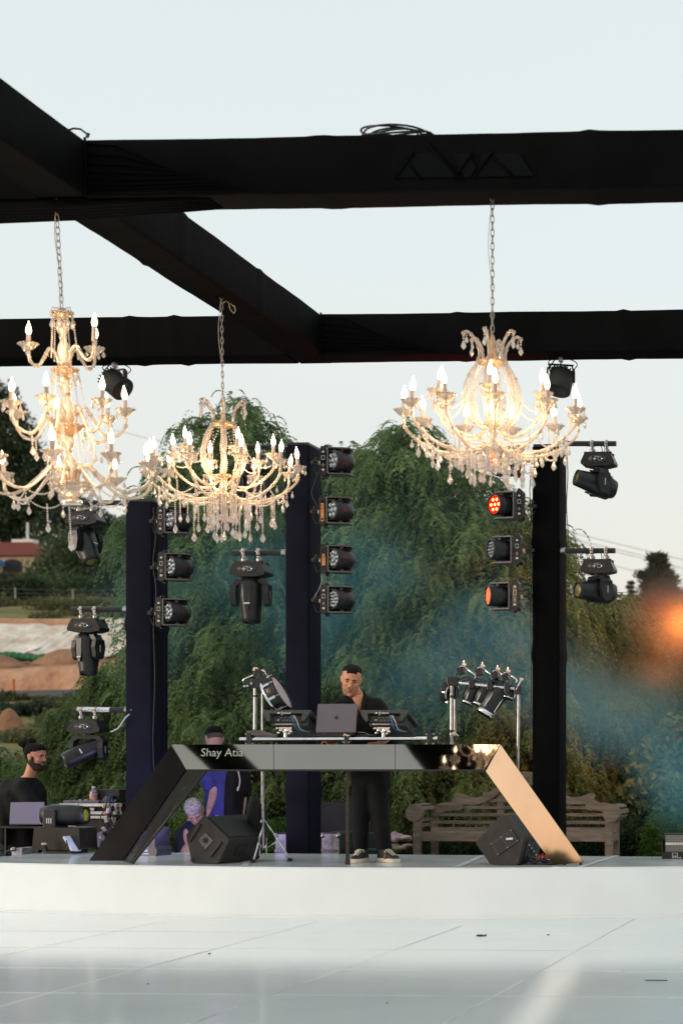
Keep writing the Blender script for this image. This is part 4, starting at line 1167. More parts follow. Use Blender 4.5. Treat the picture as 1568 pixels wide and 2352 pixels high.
M['blue_led'] = emat('tiny_blue_indicator', (0.1, 0.35, 1.0), 4.0)
def head_matrix(d, pan=None):
    d = Vector(d).normalized()
    x = d.cross(Vector((0, 0, 1))) if pan is None else Vector((math.cos(pan), math.sin(pan), 0))
    x = (x - d * x.dot(d)).normalized(); y = d.cross(x)
    return Matrix((x, y, d)).transposed().to_4x4(), math.atan2(x.y, x.x)
def moving_head(label, loc, d, pan=None, s=1.0, wide=False, mount=True):
    """hangs below its clamps; loc = centre of the pipe above"""
    t = thing('moving_head_light', label, 'stage light', loc, group='hanging moving head lights')
    t.scale = (s, s, s)
    for x in (-.062, .072):
        mb = MB(); mb.box((0, 0, .0), (.028, .056, .060)); mb.box((0, 0, -.040), (.026, .03, .03)); mb.cyl((0, -.045, .0), (0, .045, 0), .007); mb.box((0, -.05, 0), (.03, .008, .014))
        mb.lathe([(.026, -.085), (.030, -.06), (.018, -.05)], 12)
        mb.build('clamp', [M['alu']], t, (x, 0, .0), bevel=.003)
    # base
    mb = MB()
    pr = [(-.152, -.205), (-.156, -.180), (-.120, -.105), (-.100, -.092), (.100, -.092), (.122, -.105), (.158, -.180), (.152, -.205), (.08, -.222), (-.08, -.222)]
    mb.prism(pr, .20)
    for x in (-.115, .115): mb.box((x, -.06, -.10), (.03, .035, .03)); mb.box((x, .06, -.10), (.03, .035, .03))
    mb.build('base', M['plastic'], t, bevel=.008)
    mb = MB(); mb.lathe([(.0, 0), (.085, 0), (.082, .006), (.0, .006)], 28, T(0, -.1005, -.158) @ RX(R(90)), scal=(1, .40)); pn = mb.build('display_panel', M['oval'], t)
    mb = MB(); mb.box((.002, -.1085, -.158), (.100, .004, .046), mi=0)
    mb.box((.026, -.1112, -.158), (.034, .002, .030), mi=1); mb.box((.026, -.1125, -.158), (.028, .002, .024), mi=0)
    for dx, dz in ((0, .011), (0, -.011), (.011, 0), (-.011, 0), (0, 0)): mb.box((-.022 + dx, -.1112, -.158 + dz), (.0085, .002, .0085), mi=1)
    mb.box((.0, -.1112, -.139), (.03, .002, .004), mi=1)
    mb.build('screen', [M['screen'], M['white_mark']], pn)
    mb = MB(); mb.box((.047, -.1115, -.158), (.006, .002, .006)); mb.build('indicator', M['blue_led'], pn)
    HM, pa = head_matrix(d, pan)
    # yoke
    piv = -.385
    mb = MB(); mb.M = RZ(pa)
    w = .125 if not wide else .135
    mb.lathe([(.05, -.235), (.05, -.218)], 18)
    mb.prism([(-w - .03, -.30), (-w + .01, -.240), (w - .01, -.240), (w + .03, -.30), (w + .03, -.34), (w - .018, -.30), (w - .05, -.272), (-w + .05, -.272), (-w + .018, -.30), (-w - .03, -.34)], .085)
    for sx in (-1, 1):
        mb.prism([(-.05, -.29), (.05, -.29), (.062, -.36), (.048, -.45), (.028, -.475), (-.028, -.475), (-.048, -.45), (-.062, -.36)], .048, T(sx * (w + .006), 0, 0) @ RZ(R(90)))
    yk = mb.build('yoke', M['plastic'], t, bevel=.008)
    mb = MB(); mb.M = RZ(pa)
    for k in range(6): mb.box((w + .0315, .004 * 0, -.345 - .011 * k), (.002, .010, .007))
    for k in range(6): mb.box((-w - .0315, 0, -.345 - .011 * k), (.002, .010, .007))
    mb.build('yoke_print', M['white_mark'], yk)
    # head : lofted barrel along local z
    def ring(z, rx, ry, n=16, sq=.75, oy=0):
        out = []
        for i in range(n):
            a = 2 * PI * (i + .5) / n; c, s_ = math.cos(a), math.sin(a)
            out.append((rx * math.copysign(abs(c) ** sq, c), oy + ry * math.copysign(abs(s_) ** sq, s_), z))
        return out
    mb = MB()
    hw = .088
    mb.loft([ring(-.165, .055, .060), ring(-.155, .075, .080), ring(-.09, hw, .105), ring(.02, hw, .102), ring(.10, hw - .002, .090, sq=.85), ring(.20, .080, .080, sq=1), ring(.235, .076, .076, sq=1), ring(.235, .062, .062, sq=1), ring(.222, .060, .060, sq=1)], True)
    hd = mb.build('head', M['plastic'], t, (0, 0, piv)); hd.rotation_euler = HM.to_euler()
    mb = MB(); mb.lathe([(.0, .232), (.03, .229), (.058, .223)], 22, caps=False); mb.build('lens', M['lens_glass'], hd)
    mb = MB(); mb.prism([(-.035, -.10), (.035, -.10), (.030, .04), (.012, .12), (-.012, .12), (-.030, .04)], .01, T(0, .104, 0)); mb.build('cover_ridge', M['plastic'], hd, bevel=.003)
    mb = MB(); mb.prism([(-.035, -.10), (.035, -.10), (.030, .04), (.012, .12), (-.012, .12), (-.030, .04)], .01, T(0, -.104, 0)); mb.build('cover_ridge', M['plastic'], hd, bevel=.003)
    mb = MB(); mb.box((-.0, .1105, .075), (.05, .002, .012)); mb.build('maker_mark', M['white_mark'], hd)
    # feed cables
    mb = MB(); mb.tube(spline([(.03, .01, .02), (.045, .02, -.03), (.07, .05, -.09)], 10), .004, 5); mb.tube(spline([(.0, .01, .02), (.02, .03, -.04), (.02, .05, -.1)], 10), .004, 5); mb.build('cable', M['cable'], t)
    return t
def pipe_arm(label, pxa, pxb, py, Y, clamps=(), tape=None, post_side=1, sag=0):
    a = P(pxa, py, Y); b = P(pxb, py - sag, Y)
    t = thing('pipe_arm', label, 'pipe', a, group='outrigger pipes on the light towers')
    d = b - a
    mb = MB(); mb.cyl((0, 0, 0), d, .0255, .0255, 16); mb.build('pipe', M['blackmetal'], t)
    mb = MB(); 
    for k in range(14):
        q = d * (.1 + .8 * k / 13); mb.tube([q + Vector((0, -.0275, -.006 * math.sin(k))), q + Vector((.02, -.0275, .004 * math.cos(k * 2)))], .003, 4)
    mb.tube([d * u + Vector((0, -.022, -.022 + .004 * math.sin(9 * u))) for u in [k / 12 for k in range(13)]], .006, 6)
    mb.build('taped_cable', M['cable'], t)
    e = Vector((0, 0, 0)) if post_side < 0 else d
    mb = MB(); mb.lathe([(.034, -.022), (.034, .022)], 16, T(*(e - Vector((post_side * .01, 0, 0)))) @ RY(R(90))); mb.box(e + Vector((post_side * .035, -.01, 0)), (.05, .016, .016)); mb.box(e + Vector((post_side * .058, -.012, 0)), (.012, .012, .055)); mb.cyl(e + Vector((post_side * .045, -.05, 0)), e + Vector((post_side * .045, .03, 0)), .006, n=8)
    mb.build('end_clamp', M['alu'], t)
    return t, a, b
FY = TY + .05
# right tower arms
pipe_arm('upper pipe arm sticking out right from the right tower', 1296, 1414, 1019, FY, post_side=-1)
pipe_arm('lower pipe arm sticking out right from the right tower', 1290, 1412, 1265, FY, post_side=-1)
moving_head('moving head on the upper right arm, aimed left', P(1375, 1019, FY), (-.80, -.50, .22), s=1.02)
moving_head('moving head on the lower right arm, lens turned left', P(1374, 1264, FY), (-.72, -.68, .0), s=1.02)
# left tower arms
pipe_arm('top pipe arm reaching left from the left tower, partly behind the big chandelier', 192, 290, 1155, FY, post_side=1)
pipe_arm('middle pipe arm reaching left from the left tower above the construction site', 164, 292, 1400, FY, post_side=1)
pipe_arm('lowest pipe arm reaching left from the left tower with pale tape', 168, 296, 1631, FY, post_side=1)
moving_head('moving head under the top left arm, aimed down to the right', P(197, 1155, FY), (.42, -.30, -.85), pan=R(75), s=1.0)
moving_head('moving head under the middle left arm, hanging straight down', P(203, 1400, FY), (.06, -.10, -1.0), pan=R(-22), s=1.02)
moving_head('lowest moving head at the left tower, body tipped left above the bearded man', P(203, 1631, FY), (-.62, -.45, -.38), pan=R(28), s=1.02, wide=True)
mb = MB(); a = P(203, 1630, FY); mb.cyl((-.10, 0, 0), (.22, 0, -.004), .0275, .0275, 16)
tag(mb.build('tape_wrap', mat('white_gaffer_tape', (.62, .64, .66), .5, var=.1), None, a), 'white tape wrapped round the lowest left pipe arm', 'tape')
mb = MB(); a = P(255, 1681, FY - .08); b_ = P(298, 1640, FY - .08)
mb.tube(spline([(0, 0, 0), ((b_ - a) * .4 + Vector((0, 0, -.03))), ((b_ - a) * .75 + Vector((0, 0, .0))), (b_ - a)], 16), .006, 6)
tag(mb.build('white_cable', mat('white_cable', (.6, .6, .62), .5), None, a), 'white cable looping from the lowest left moving head to the left tower', 'cable')
# middle tower arms, left side
pipe_arm('black pipe arm reaching left from the middle tower', 534, 655, 1270, FY, post_side=1)
pipe_arm('top pipe arm of the middle tower, seen behind the middle chandelier', 520, 652, 1027, FY, post_side=1)
moving_head('moving head between the left and middle towers, pointing straight down', P(577, 1268, FY), (.02, -.04, -1.0), pan=R(3), s=1.1, wide=True)
moving_head('moving head hanging behind the middle chandelier', P(580, 1027, FY), (.05, -.1, -1.0), pan=R(40), s=1.05)

CELLS = {7: [(0, 0)] + [(.052 * math.cos(R(60 * k)), .052 * math.sin(R(60 * k))) for k in range(6)],
         12: [(.022 * math.cos(R(120 * k)), .022 * math.sin(R(120 * k))) for k in range(3)] + [(.060 * math.cos(R(40 * k + 10)), .060 * math.sin(R(40 * k + 10))) for k in range(9)],
         19: [(0, 0)] + [(.033 * math.cos(R(60 * k)), .033 * math.sin(R(60 * k))) for k in range(6)] + [(.064 * math.cos(R(30 * k)), .064 * math.sin(R(30 * k))) for k in range(12)]}
def wash_light(label, px, py, side, yaw, cells=12, lens='led', s=1.0, lit=None, amber=False, pitch=0):
    """LED wash; side=-1: control box and mount on the left of the head, +1 on the right; yaw = aim to the left of straight out"""
    t = thing('wash_light', label, 'stage light', P(px, py, TY - .05), group='round LED wash lights on the towers')
    t.scale = (s, s, s)
    # U bracket: end plate beside the box plus top and bottom flanges
    mb = MB(); k = side
    for z in (.122, -.122):
        mb.prism([(-.07 * k * -1, -.10), (.105 * -k * -1, -.10)] and [(k * .115, -.10), (-k * .060, -.10), (-k * .085, -.06), (-k * .085, .05), (k * .115, .10)], .012, T(0, 0, z) @ RX(R(90)))
    mb.box((k * .112, .0, 0), (.012, .20, .244))
    mb.box((k * .030, .085, 0), (.165, .010, .236))
    br = mb.build('bracket', M['bracket'], t, bevel=.004)
    mb = MB()
    for z in (.09, 0, -.09):
        for y in (-.0,): mb.ell((k * .02 + .0, .079, z), .005, 6, 4); mb.ell((k * .09, .079, z), .005, 6, 4)
    mb.build('rivet', M['alu'], br)
    # control box
    mb = MB(); mb.prism([(-.028, -.115), (-.018, -.14), (.022, -.14), (.034, -.115), (.034, .115), (.022, .14), (-.018, .14), (-.028, .115)], .11, T(k * .162, -.02, 0) @ RZ(0 if k > 0 else PI))
    mb.box((k * .150, -.02, .15), (.03, .05, .02)); mb.box((k * .150, -.02, -.15), (.03, .05, .02))
    cb = mb.build('control_box', M['plastic'], t, bevel=.007)
    mb = MB(); y = -.0765
    if amber: mb.box((k * .162, y - .0005, -.02), (.034, .002, amber), mi=1)
    mb.box((k * .162, y + .0008, 0), (.040, .004, .20), mi=2)
    mb.box((k * .162, y - .0015, .03), (.030, .002, .040), mi=0 if not amber else 2); mb.box((k * .162, y - .0025, .03), (.023, .002, .032), mi=2 if not amber else 1)
    for dx, dz in ((-.008, -.04), (.008, -.04), (0, -.052), (0, -.03)): mb.box((k * .162 + dx, y - .0015, dz), (.006, .002, .006), mi=0)
    mb.box((k * .162, y - .0015, -.085), (.022, .002, .018), mi=0 if not amber else 2); mb.box((k * .162, y - .0015, .085), (.020, .002, .016), mi=0 if not amber else 2)
    mb.build('control_panel', [M['white_mark'], M['amber_glow'], M['screen']], cb)
    # clamp to the tower
    mb = MB(); mb.cyl((k * .19, 0, 0), (k * .30, .03, 0), .011, n=8); mb.box((k * .285, .03, 0), (.045, .05, .035)); mb.box((k * .27, .0, .02), (.02, .015, .06), RY(.5)); mb.build('clamp', M['blackmetal'], t, bevel=.003)
    mb = MB(); mb.lathe([(.018, 0), (.024, .008), (.024, .022), (.016, .03)], 12, T(k * .195, -.01, -.01) @ RY(R(90 * k))); mb.build('knob', M['knob'], t)
    mb = MB(); mb.tube(spline([(k * .19, 0, .06), (k * .235, -.01, .02), (k * .28, .02, -.03)], 10), .004, 5); mb.tube(spline([(k * .19, 0, -.06), (k * .24, -.02, -.12), (k * .30, .04, -.03)], 10), .0035, 5); mb.build('cable', M['cable'], t)
    # head
    Mh = RZ(-yaw) @ RX(R(90) + pitch)
    mb = MB(); mb.lathe([(.040, -.13), (.075, -.12), (.094, -.085), (.098, -.03), (.098, .085), (.092, .092), (.088, .092), (.086, .078)], 30, caps=False); mb.lathe([(.0, -.13), (.04, -.13)], 30, caps=False)
    for z in (-.03, .02, .07): mb.lathe([(.098, z), (.1005, z + .003), (.1005, z + .008), (.098, z + .011)], 30, caps=False)
    hd = mb.build('head', M['plastic'], t, (k * .0 - .02, -.03, 0)); hd.rotation_euler = Mh.to_euler()
    mb = MB(); mb.lathe([(.0, .076), (.086, .078)], 28, caps=False, mi=0)
    cs = {7: .024, 12: .0185, 19: .0145}[cells] * (.62 if lens == 'red' else 1)
    for x, y in CELLS[cells]: mb.lathe([(.0, .079 + cs * .55), (cs * .5, .079 + cs * .45), (cs * .87, .079 + cs * .2), (cs, .079)][::-1], 12, T(x, y, 0), mi=1, caps=False)
    lm = {'led': (M['screen'], M['led']), 'dark': (M['screen'], M['led_dark']), 'red': (M['led_red'], M['led_hot']), 'orange': (M['led_org'], M['led_org'])}[lens]
    mb.build('lens_array', list(lm), hd)
    for sz in (1, -1):
        mb = MB(); mb.cyl((-.01, -.02, sz * .094), (-.01, -.02, sz * .126), .02, n=12); mb.build('pivot', M['bracket'], t)
    if lit:
        l = bpy.data.lights.new('wash_beam', 'SPOT'); l.energy = lit[1]; l.color = lit[0]; l.spot_size = R(150); l.spot_blend = 1; l.shadow_soft_size = .06
        o = bpy.data.objects.new('wash_beam', l); COL.objects.link(o); o.parent = hd; o.location = (0, 0, .11); o.rotation_euler = (R(180), 0, 0)
    return t
M['amber_glow'] = emat('amber_lit_panel', (1.0, 0.38, 0.12), .22)
W = lambda *a, **k: wash_light(*a, **k)
L1, L2 = 'clear round LED wash light on the ', ' tower'
W(L1 + 'left tower, topmost of three, behind crystal drops', 415, 1196, -1, R(33), cells=7)
W(L1 + 'left tower, middle of three', 417, 1303, -1, R(33))
W(L1 + 'left tower, lowest of three', 411, 1407, -1, R(33))
W(L1 + 'middle tower, topmost of four', 787, 1061, -1, R(33), cells=7)
W('wash light with fully amber lit control panel, second on the middle tower', 785, 1174, -1, R(33), cells=7, amber=.17)
W('wash light with partly amber lit control panel, third on the middle tower', 788, 1285, -1, R(33), amber=.09)
W(L1 + 'middle tower, lowest of four', 788, 1378, -1, R(33), cells=19)
W('wash light lit warm behind the right chandelier drops', 1155, 1060, 1, R(35), cells=7, lens='red')
W('wash light glowing bright red with seven lamps on the right tower', 1157, 1162, 1, R(35), cells=7, lens='red', lit=((1, .06, .02), 24))
W('unlit grey faced wash light, third on the right tower', 1152, 1264, 1, R(52), cells=19, lens='dark')
W('wash light with dim orange face, lowest on the right tower', 1147, 1370, 1, R(58), cells=12, lens='orange')
# par cans on the rear crossbeam
def par_can(label, px, py, d, s=1.0, flip=1):
    top = P(px, 828, BY2 + .15); c = P(px, py, BY2 + .15)
    t = thing('par_can', label, 'stage light', (top.x, top.y, BZ0 - .002), group='small spotlights under the rear crossbeam')
    dz = -(BZ0 - c.z)
    mb = MB(); mb.box((0, 0, -.02), (.03, .05, .04)); mb.cyl((0, 0, -.03), (0, 0, -.07), .008, n=8); mb.build('clamp', M['alu'], t, bevel=.003)
    mb = MB(); w = .105
    mb.tube([(-w, 0, dz - .02), (-w, 0, dz + .07), (-w + .02, 0, -.062), (w - .02, 0, -.062), (w, 0, dz + .07), (w, 0, dz - .02)], .009, 4); mb.box((-w, 0, dz + .03), (.008, .045, .13)); mb.box((w, 0, dz + .03), (.008, .045, .13)); mb.box((0, 0, -.062), (.2, .035, .008))
    yk = mb.build('yoke', M['blackmetal'], t, rot=(0, 0, R(18 * flip)))
    HM, pa = head_matrix(d, R(18 * flip))
    mb = MB(); mb.lathe([(.0, -.10), (.05, -.10), (.085, -.075), (.094, -.04), (.098, .10), (.092, .105), (.088, .09), (.0, .085)], 28)
    for k in range(20):
        a = 2 * PI * k / 20; mb.box((.09 * math.cos(a), .09 * math.sin(a), -.05), (.016, .004, .07), RZ(a))
    mb.build('body', M['plastic_rough'], t, (0, 0, dz)).rotation_euler = HM.to_euler()
    mb = MB(); mb.tube(spline([(-.05, .02, -.01), (-.09, .0, dz * .5), (-.055, 0, dz * .9)], 10), .005, 5); mb.tube(spline([(.03, .0, -.01), (.10, .0, -.03), (.13, .0, -.07), (.05, .0, dz * .8)], 14), .004, 5); mb.tube(spline([(-.02, .0, -.01), (-.10, .0, -.04), (-.03, 0, dz * .85)], 10), .004, 5); mb.build('cable', M['cable'], t)
    mb = MB(); mb.cyl((.02, -.01, dz + .06), (.04, -.01, dz + .11), .013, n=10); mb.build('plug', mat('blue_plug', (.06, .08, .22), .4), t)
par_can('dark brown lit spotlight hanging under the rear beam beside the biggest chandelier', 264, 879, (.80, -.25, -.62), flip=-1)
par_can('round finned spotlight hanging under the rear beam beside the right chandelier', 1287, 873, (-.12, -.35, -.85), s=1.1)
# red strip of light on the beam's lower edge is cast by the wash lights themselves

# feed cables running down the towers beside the lights
def tower_cable(label, pts_px, dy=-.02, m=None):
    pts = [P(a, b, TY + dy + .012 * math.sin(i)) for i, (a, b) in enumerate(pts_px)]
    mb = MB(); mb.tube(spline(pts, 10 * len(pts)), .0048, 6)
    tag(mb.build('feed_cable', m or M['cable'], None), label, 'cable')
tower_cable('black cable drooping between the upper wash lights of the middle tower', [(735, 1075), (722, 1110), (716, 1135), (728, 1160), (738, 1168)])
tower_cable('pale cable hanging between the third and lowest wash light of the middle tower', [(738, 1320), (739, 1335), (733, 1352), (724, 1368), (720, 1376)], m=mat('pale_feed_cable', (.35, .35, .33), .5))
tower_cable('black cable running down the left tower beside its wash lights', [(352, 1165), (358, 1230), (352, 1290), (359, 1360), (353, 1440), (356, 1560), (352, 1700), (357, 1850)])
tower_cable('black cable running down the right tower behind the red lights', [(1222, 1060), (1216, 1120), (1219, 1190), (1214, 1250), (1220, 1330), (1217, 1400), (1219, 1560), (1216, 1750)])
tower_cable('black cable looping between the two right pipe arms', [(1300, 1030), (1303, 1090), (1300, 1160), (1304, 1230), (1302, 1262)])
# ------------------------------------------------------------------ mirrored DJ booth and its gear
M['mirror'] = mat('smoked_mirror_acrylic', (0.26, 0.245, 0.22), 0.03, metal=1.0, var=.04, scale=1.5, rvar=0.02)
M['mirror_gold_lit'] = mat('gold_lit_mirror_acrylic', (0.74, 0.68, 0.58), 0.035, metal=1.0, var=.06, scale=2.5, rvar=0.03)  # same mirror as the bar, its golden reflection brightened in the colour
M['mirror_dark_reflection'] = mat('dark_reflection_acrylic', (0.004, 0.004, 0.0045), 0.10, spec=.025, var=.4, scale=3)  # mirror panel with the dark reflection put into its colour
M['letters'] = mat('cream_letters', (0.36, 0.35, 0.32), 0.5, var=.02)
M['darkboard'] = mat('black_board_edge', (0.012, 0.012, 0.012), 0.5)
BYF = 14.02
booth = thing('dj_booth', 'mirrored trapezoid booth with slanted legs standing on the stage edge', 'dj booth', (P(780, CY, BYF).x, BYF, ST_Z))
def slab(name, pts, thick, m, parent, label=None, bev=.0, back=None):
    """pts: list of world points (front face, planar); extruded away along the normal"""
    pts = [Vector(p) for p in pts]; nrm = Vector((0, 0, 0))
    for i in range(len(pts)):
        a = pts[i]; b = pts[(i + 1) % len(pts)]; nrm += (a - pts[0]).cross(b - pts[0])
    nrm.normalize()
    if nrm.y > 0: nrm = -nrm
    base = Vector(parent.location) if parent else Vector((0, 0, 0))
    n = len(pts); vs = [p - base for p in pts] + [p - base - nrm * thick for p in pts]
    mb = MB()
    # orientation
    if (pts[1] - pts[0]).cross(pts[2] - pts[0]).dot(nrm) > 0: f0 = tuple(range(n)); f1 = tuple(reversed(range(n, 2 * n)))
    else: f0 = tuple(reversed(range(n))); f1 = tuple(range(n, 2 * n))
    mb.add(vs, [f0], mi=0); mb.add(vs, [f1] + [(i, i + n, (i + 1) % n + n, (i + 1) % n) for i in range(n)], mi=1)
    return mb.build(name, [m, back or M['darkboard']], parent, label=label)
def coplanar(pts, px):
    n = (pts[1] - pts[0]).cross(pts[2] - pts[0]); o = Vector((0, 0, CAM_H)); d = P(px[0], px[1], 10) - o
    return pts + [o + d * (n.dot(pts[0] - o) / n.dot(d))]
TB = .040
def bp(px, top): return P(px, 1710 if top else 1767, BYF + (TB if top else 0))
xs = [(394, 427), (628, 629), (907, 907), (1148, 1112)]
for i in range(3):
    a, b = xs[i], xs[i + 1]
    g = .6
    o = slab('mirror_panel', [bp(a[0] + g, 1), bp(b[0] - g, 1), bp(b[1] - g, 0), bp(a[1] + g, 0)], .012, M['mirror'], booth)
    o.rotation_euler = (0, 0, 0)
# top cap and bottom lip of the bar
a, b = bp(396, 1) - booth.location, bp(1146, 1) - booth.location
mb = MB(); L = (b - a).x; mb.box(((a.x + b.x) / 2, a.y + .12, a.z - .006), (L, .22, .012)); mb.build('shelf', M['darkboard'], booth)
a, b = bp(430, 0) - booth.location, bp(1110, 0) - booth.location
mb = MB(); mb.box(((a.x + b.x) / 2, a.y + .03, a.z - .008), ((b - a).x, .06, .014)); mb.build('bottom_lip', M['darkboard'], booth)
# right leg : long mirrored parallelogram
slab('right_leg_panel', coplanar([P(1112.5, 1768, BYF + .040), P(1149, 1711, BYF + .050), P(1340, 1981, BYF + .002)], (1270, 1987)), .014, M['mirror_gold_lit'], booth, label='slanted right leg panel mirroring the golden sky')
for px in (1296, 1333):
    q = P(px, 1984, 14.07) - Vector(booth.location); mb = MB(); mb.cyl((q.x, q.y, 0.004), (q.x - .01, q.y, .05), .012, n=8); mb.build('leg_foot', M['rubber'], booth)
# left leg : dark mirrored face folded back, perforated inner face
slab('left_leg_panel', coplanar([P(394, 1711, BYF + .06), P(427, 1767, BYF), P(281, 1977, 14.06)], (205, 1977)), .014, M['mirror_dark_reflection'], booth, label='slanted left leg mirror panel with its dark reflection put into the colour')
slab('left_leg_cap', [P(394, 1710.5, BYF + .052), P(413, 1737, BYF + .02), P(383, 1731, BYF + .12)], .01, M['mirror_gold_lit'], booth)
def perf_mat():
    m, n, out = newmat('perforated_black_sheet')
    b = n.nodes.new('ShaderNodeBsdfPrincipled'); b.inputs['Base Color'].default_value = (.006, .007, .007, 1); b.inputs['Roughness'].default_value = .5; b.inputs['Specular IOR Level'].default_value = .08
    t = n.nodes.new('ShaderNodeBsdfTransparent')
    geo = n.nodes.new('ShaderNodeNewGeometry'); mp = n.nodes.new('ShaderNodeMapping'); mp.inputs['Scale'].default_value = (55, 20, 55); mp.inputs['Rotation'].default_value = (0, R(38), 0)
    n.links.new(geo.outputs['Position'], mp.inputs['Vector'])
    v = n.nodes.new('ShaderNodeTexVoronoi'); v.inputs['Scale'].default_value = 1.0; v.inputs['Randomness'].default_value = 0.0
    n.links.new(mp.outputs[0], v.inputs['Vector'])
    lt = n.nodes.new('ShaderNodeMath'); lt.operation = 'LESS_THAN'; lt.inputs[1].default_value = .30
    n.links.new(v.outputs['Distance'], lt.inputs[0])
    mx = n.nodes.new('ShaderNodeMixShader'); n.links.new(lt.outputs[0], mx.inputs[0]); n.links.new(b.outputs[0], mx.inputs[1]); n.links.new(t.outputs[0], mx.inputs[2])
    n.links.new(mx.outputs[0], out.inputs['Surface']); return m
M['perf'] = perf_mat()
slab('perforated_panel', coplanar([P(474, 1767.5, BYF - .06), P(428, 1767.5, BYF + .01), P(282, 1977, 14.07)], (303, 1984)), .002, M['perf'], booth, back=M['perf'])
mb = MB(); bl = Vector(booth.location)
mb.tube([P(476, 1768, BYF - .06) - bl, P(305, 1983, 13.9) - bl], .012, 6)
mb.build('leg_edge', M['darkboard'], booth)
# name lettering on the bar
def text_mesh(body, size, m, depth=.002, name='lettering', parent=None, loc=(0, 0, 0), rot=(0, 0, 0), align_='CENTER'):
    c = bpy.data.curves.new(name, 'FONT'); c.body = body; c.size = size; c.extrude = depth; c.align_x = align_; c.align_y = 'CENTER'; c.resolution_u = 3
    o = bpy.data.objects.new(name, c); COL.objects.link(o)
    dg = bpy.context.evaluated_depsgraph_get(); dg.update()
    me = bpy.data.meshes.new_from_object(o.evaluated_get(dg)); bpy.data.objects.remove(o); bpy.data.curves.remove(c)
    me.materials.clear(); me.materials.append(m); me.name = name
    r = bpy.data.objects.new(name, me); COL.objects.link(r); r.parent = parent; r.location = loc; r.rotation_euler = rot
    return r
q = P(511, 1729, BYF + .03) - bl
tilt = math.atan2(TB, (bp(500, 1) - bp(500, 0)).z)
text_mesh('Shay Atia', .098, M['letters'], .001, 'lettering', booth, (q.x, q.y - .006, q.z), (R(90) - tilt, 0, 0))
# support post in the middle
a = P(798, 1772, 14.09) - bl
mb = MB(); mb.box((a.x, a.y, a.z / 2 + .01), (.028, .02, a.z - .0)); mb.box((a.x, a.y, .02), (.034, .03, .04))
mb.build('support_post', mat('dark_brown_metal', (.035, .028, .022), .45, metal=.4, var=.4, scale=30), booth)

# ---- rail with percussion gear
RY_ = 14.10
ra = P(551, 1698, RY_); rb2 = P(1005, 1696, RY_)
rail = thing('rack_rail', 'horizontal chrome rail carrying the gear just above the mirrored booth', 'rail', ra)
mb = MB(); mb.cyl((0, 0, 0), rb2 - ra, .0165, .0165, 18); mb.build('tube', M['chrome'], rail)
for px in (574, 797, 988):
    c = P(px, 1697, RY_) - ra; mb = MB()
    w = .036 if px == 797 else .045; h = .10 if px != 797 else .07
    mb.box((c.x, -.004, c.z - (.012 if px == 797 else 0)), (w, .05, h))
    for sx in (-1, 1):
        for sz in (-1, 1): mb.cyl((c.x + sx * w * .62, -.02, c.z + sz * h * .40), (c.x + sx * w * .62, .02, c.z + sz * h * .40), .0055, n=8, mi=1)
    mb.build('rail_clamp', [M['plastic'], M['chrome']], rail, bevel=.003)
    mb = MB(); mb.box((c.x, .06, c.z - .06), (.03, .10, .02)); mb.cyl((c.x, .11, c.z - .06), (c.x, .11, 1.43 - ra.z + .0), .014, n=10); mb.build('rail_bracket', M['plastic'], rail)
mb = MB(); mb.box((P(797, 1686, RY_).x - ra.x, -.02, .035), (.045, .012, .012), RY(.45)); mb.build('wing_nut', M['chrome'], rail)
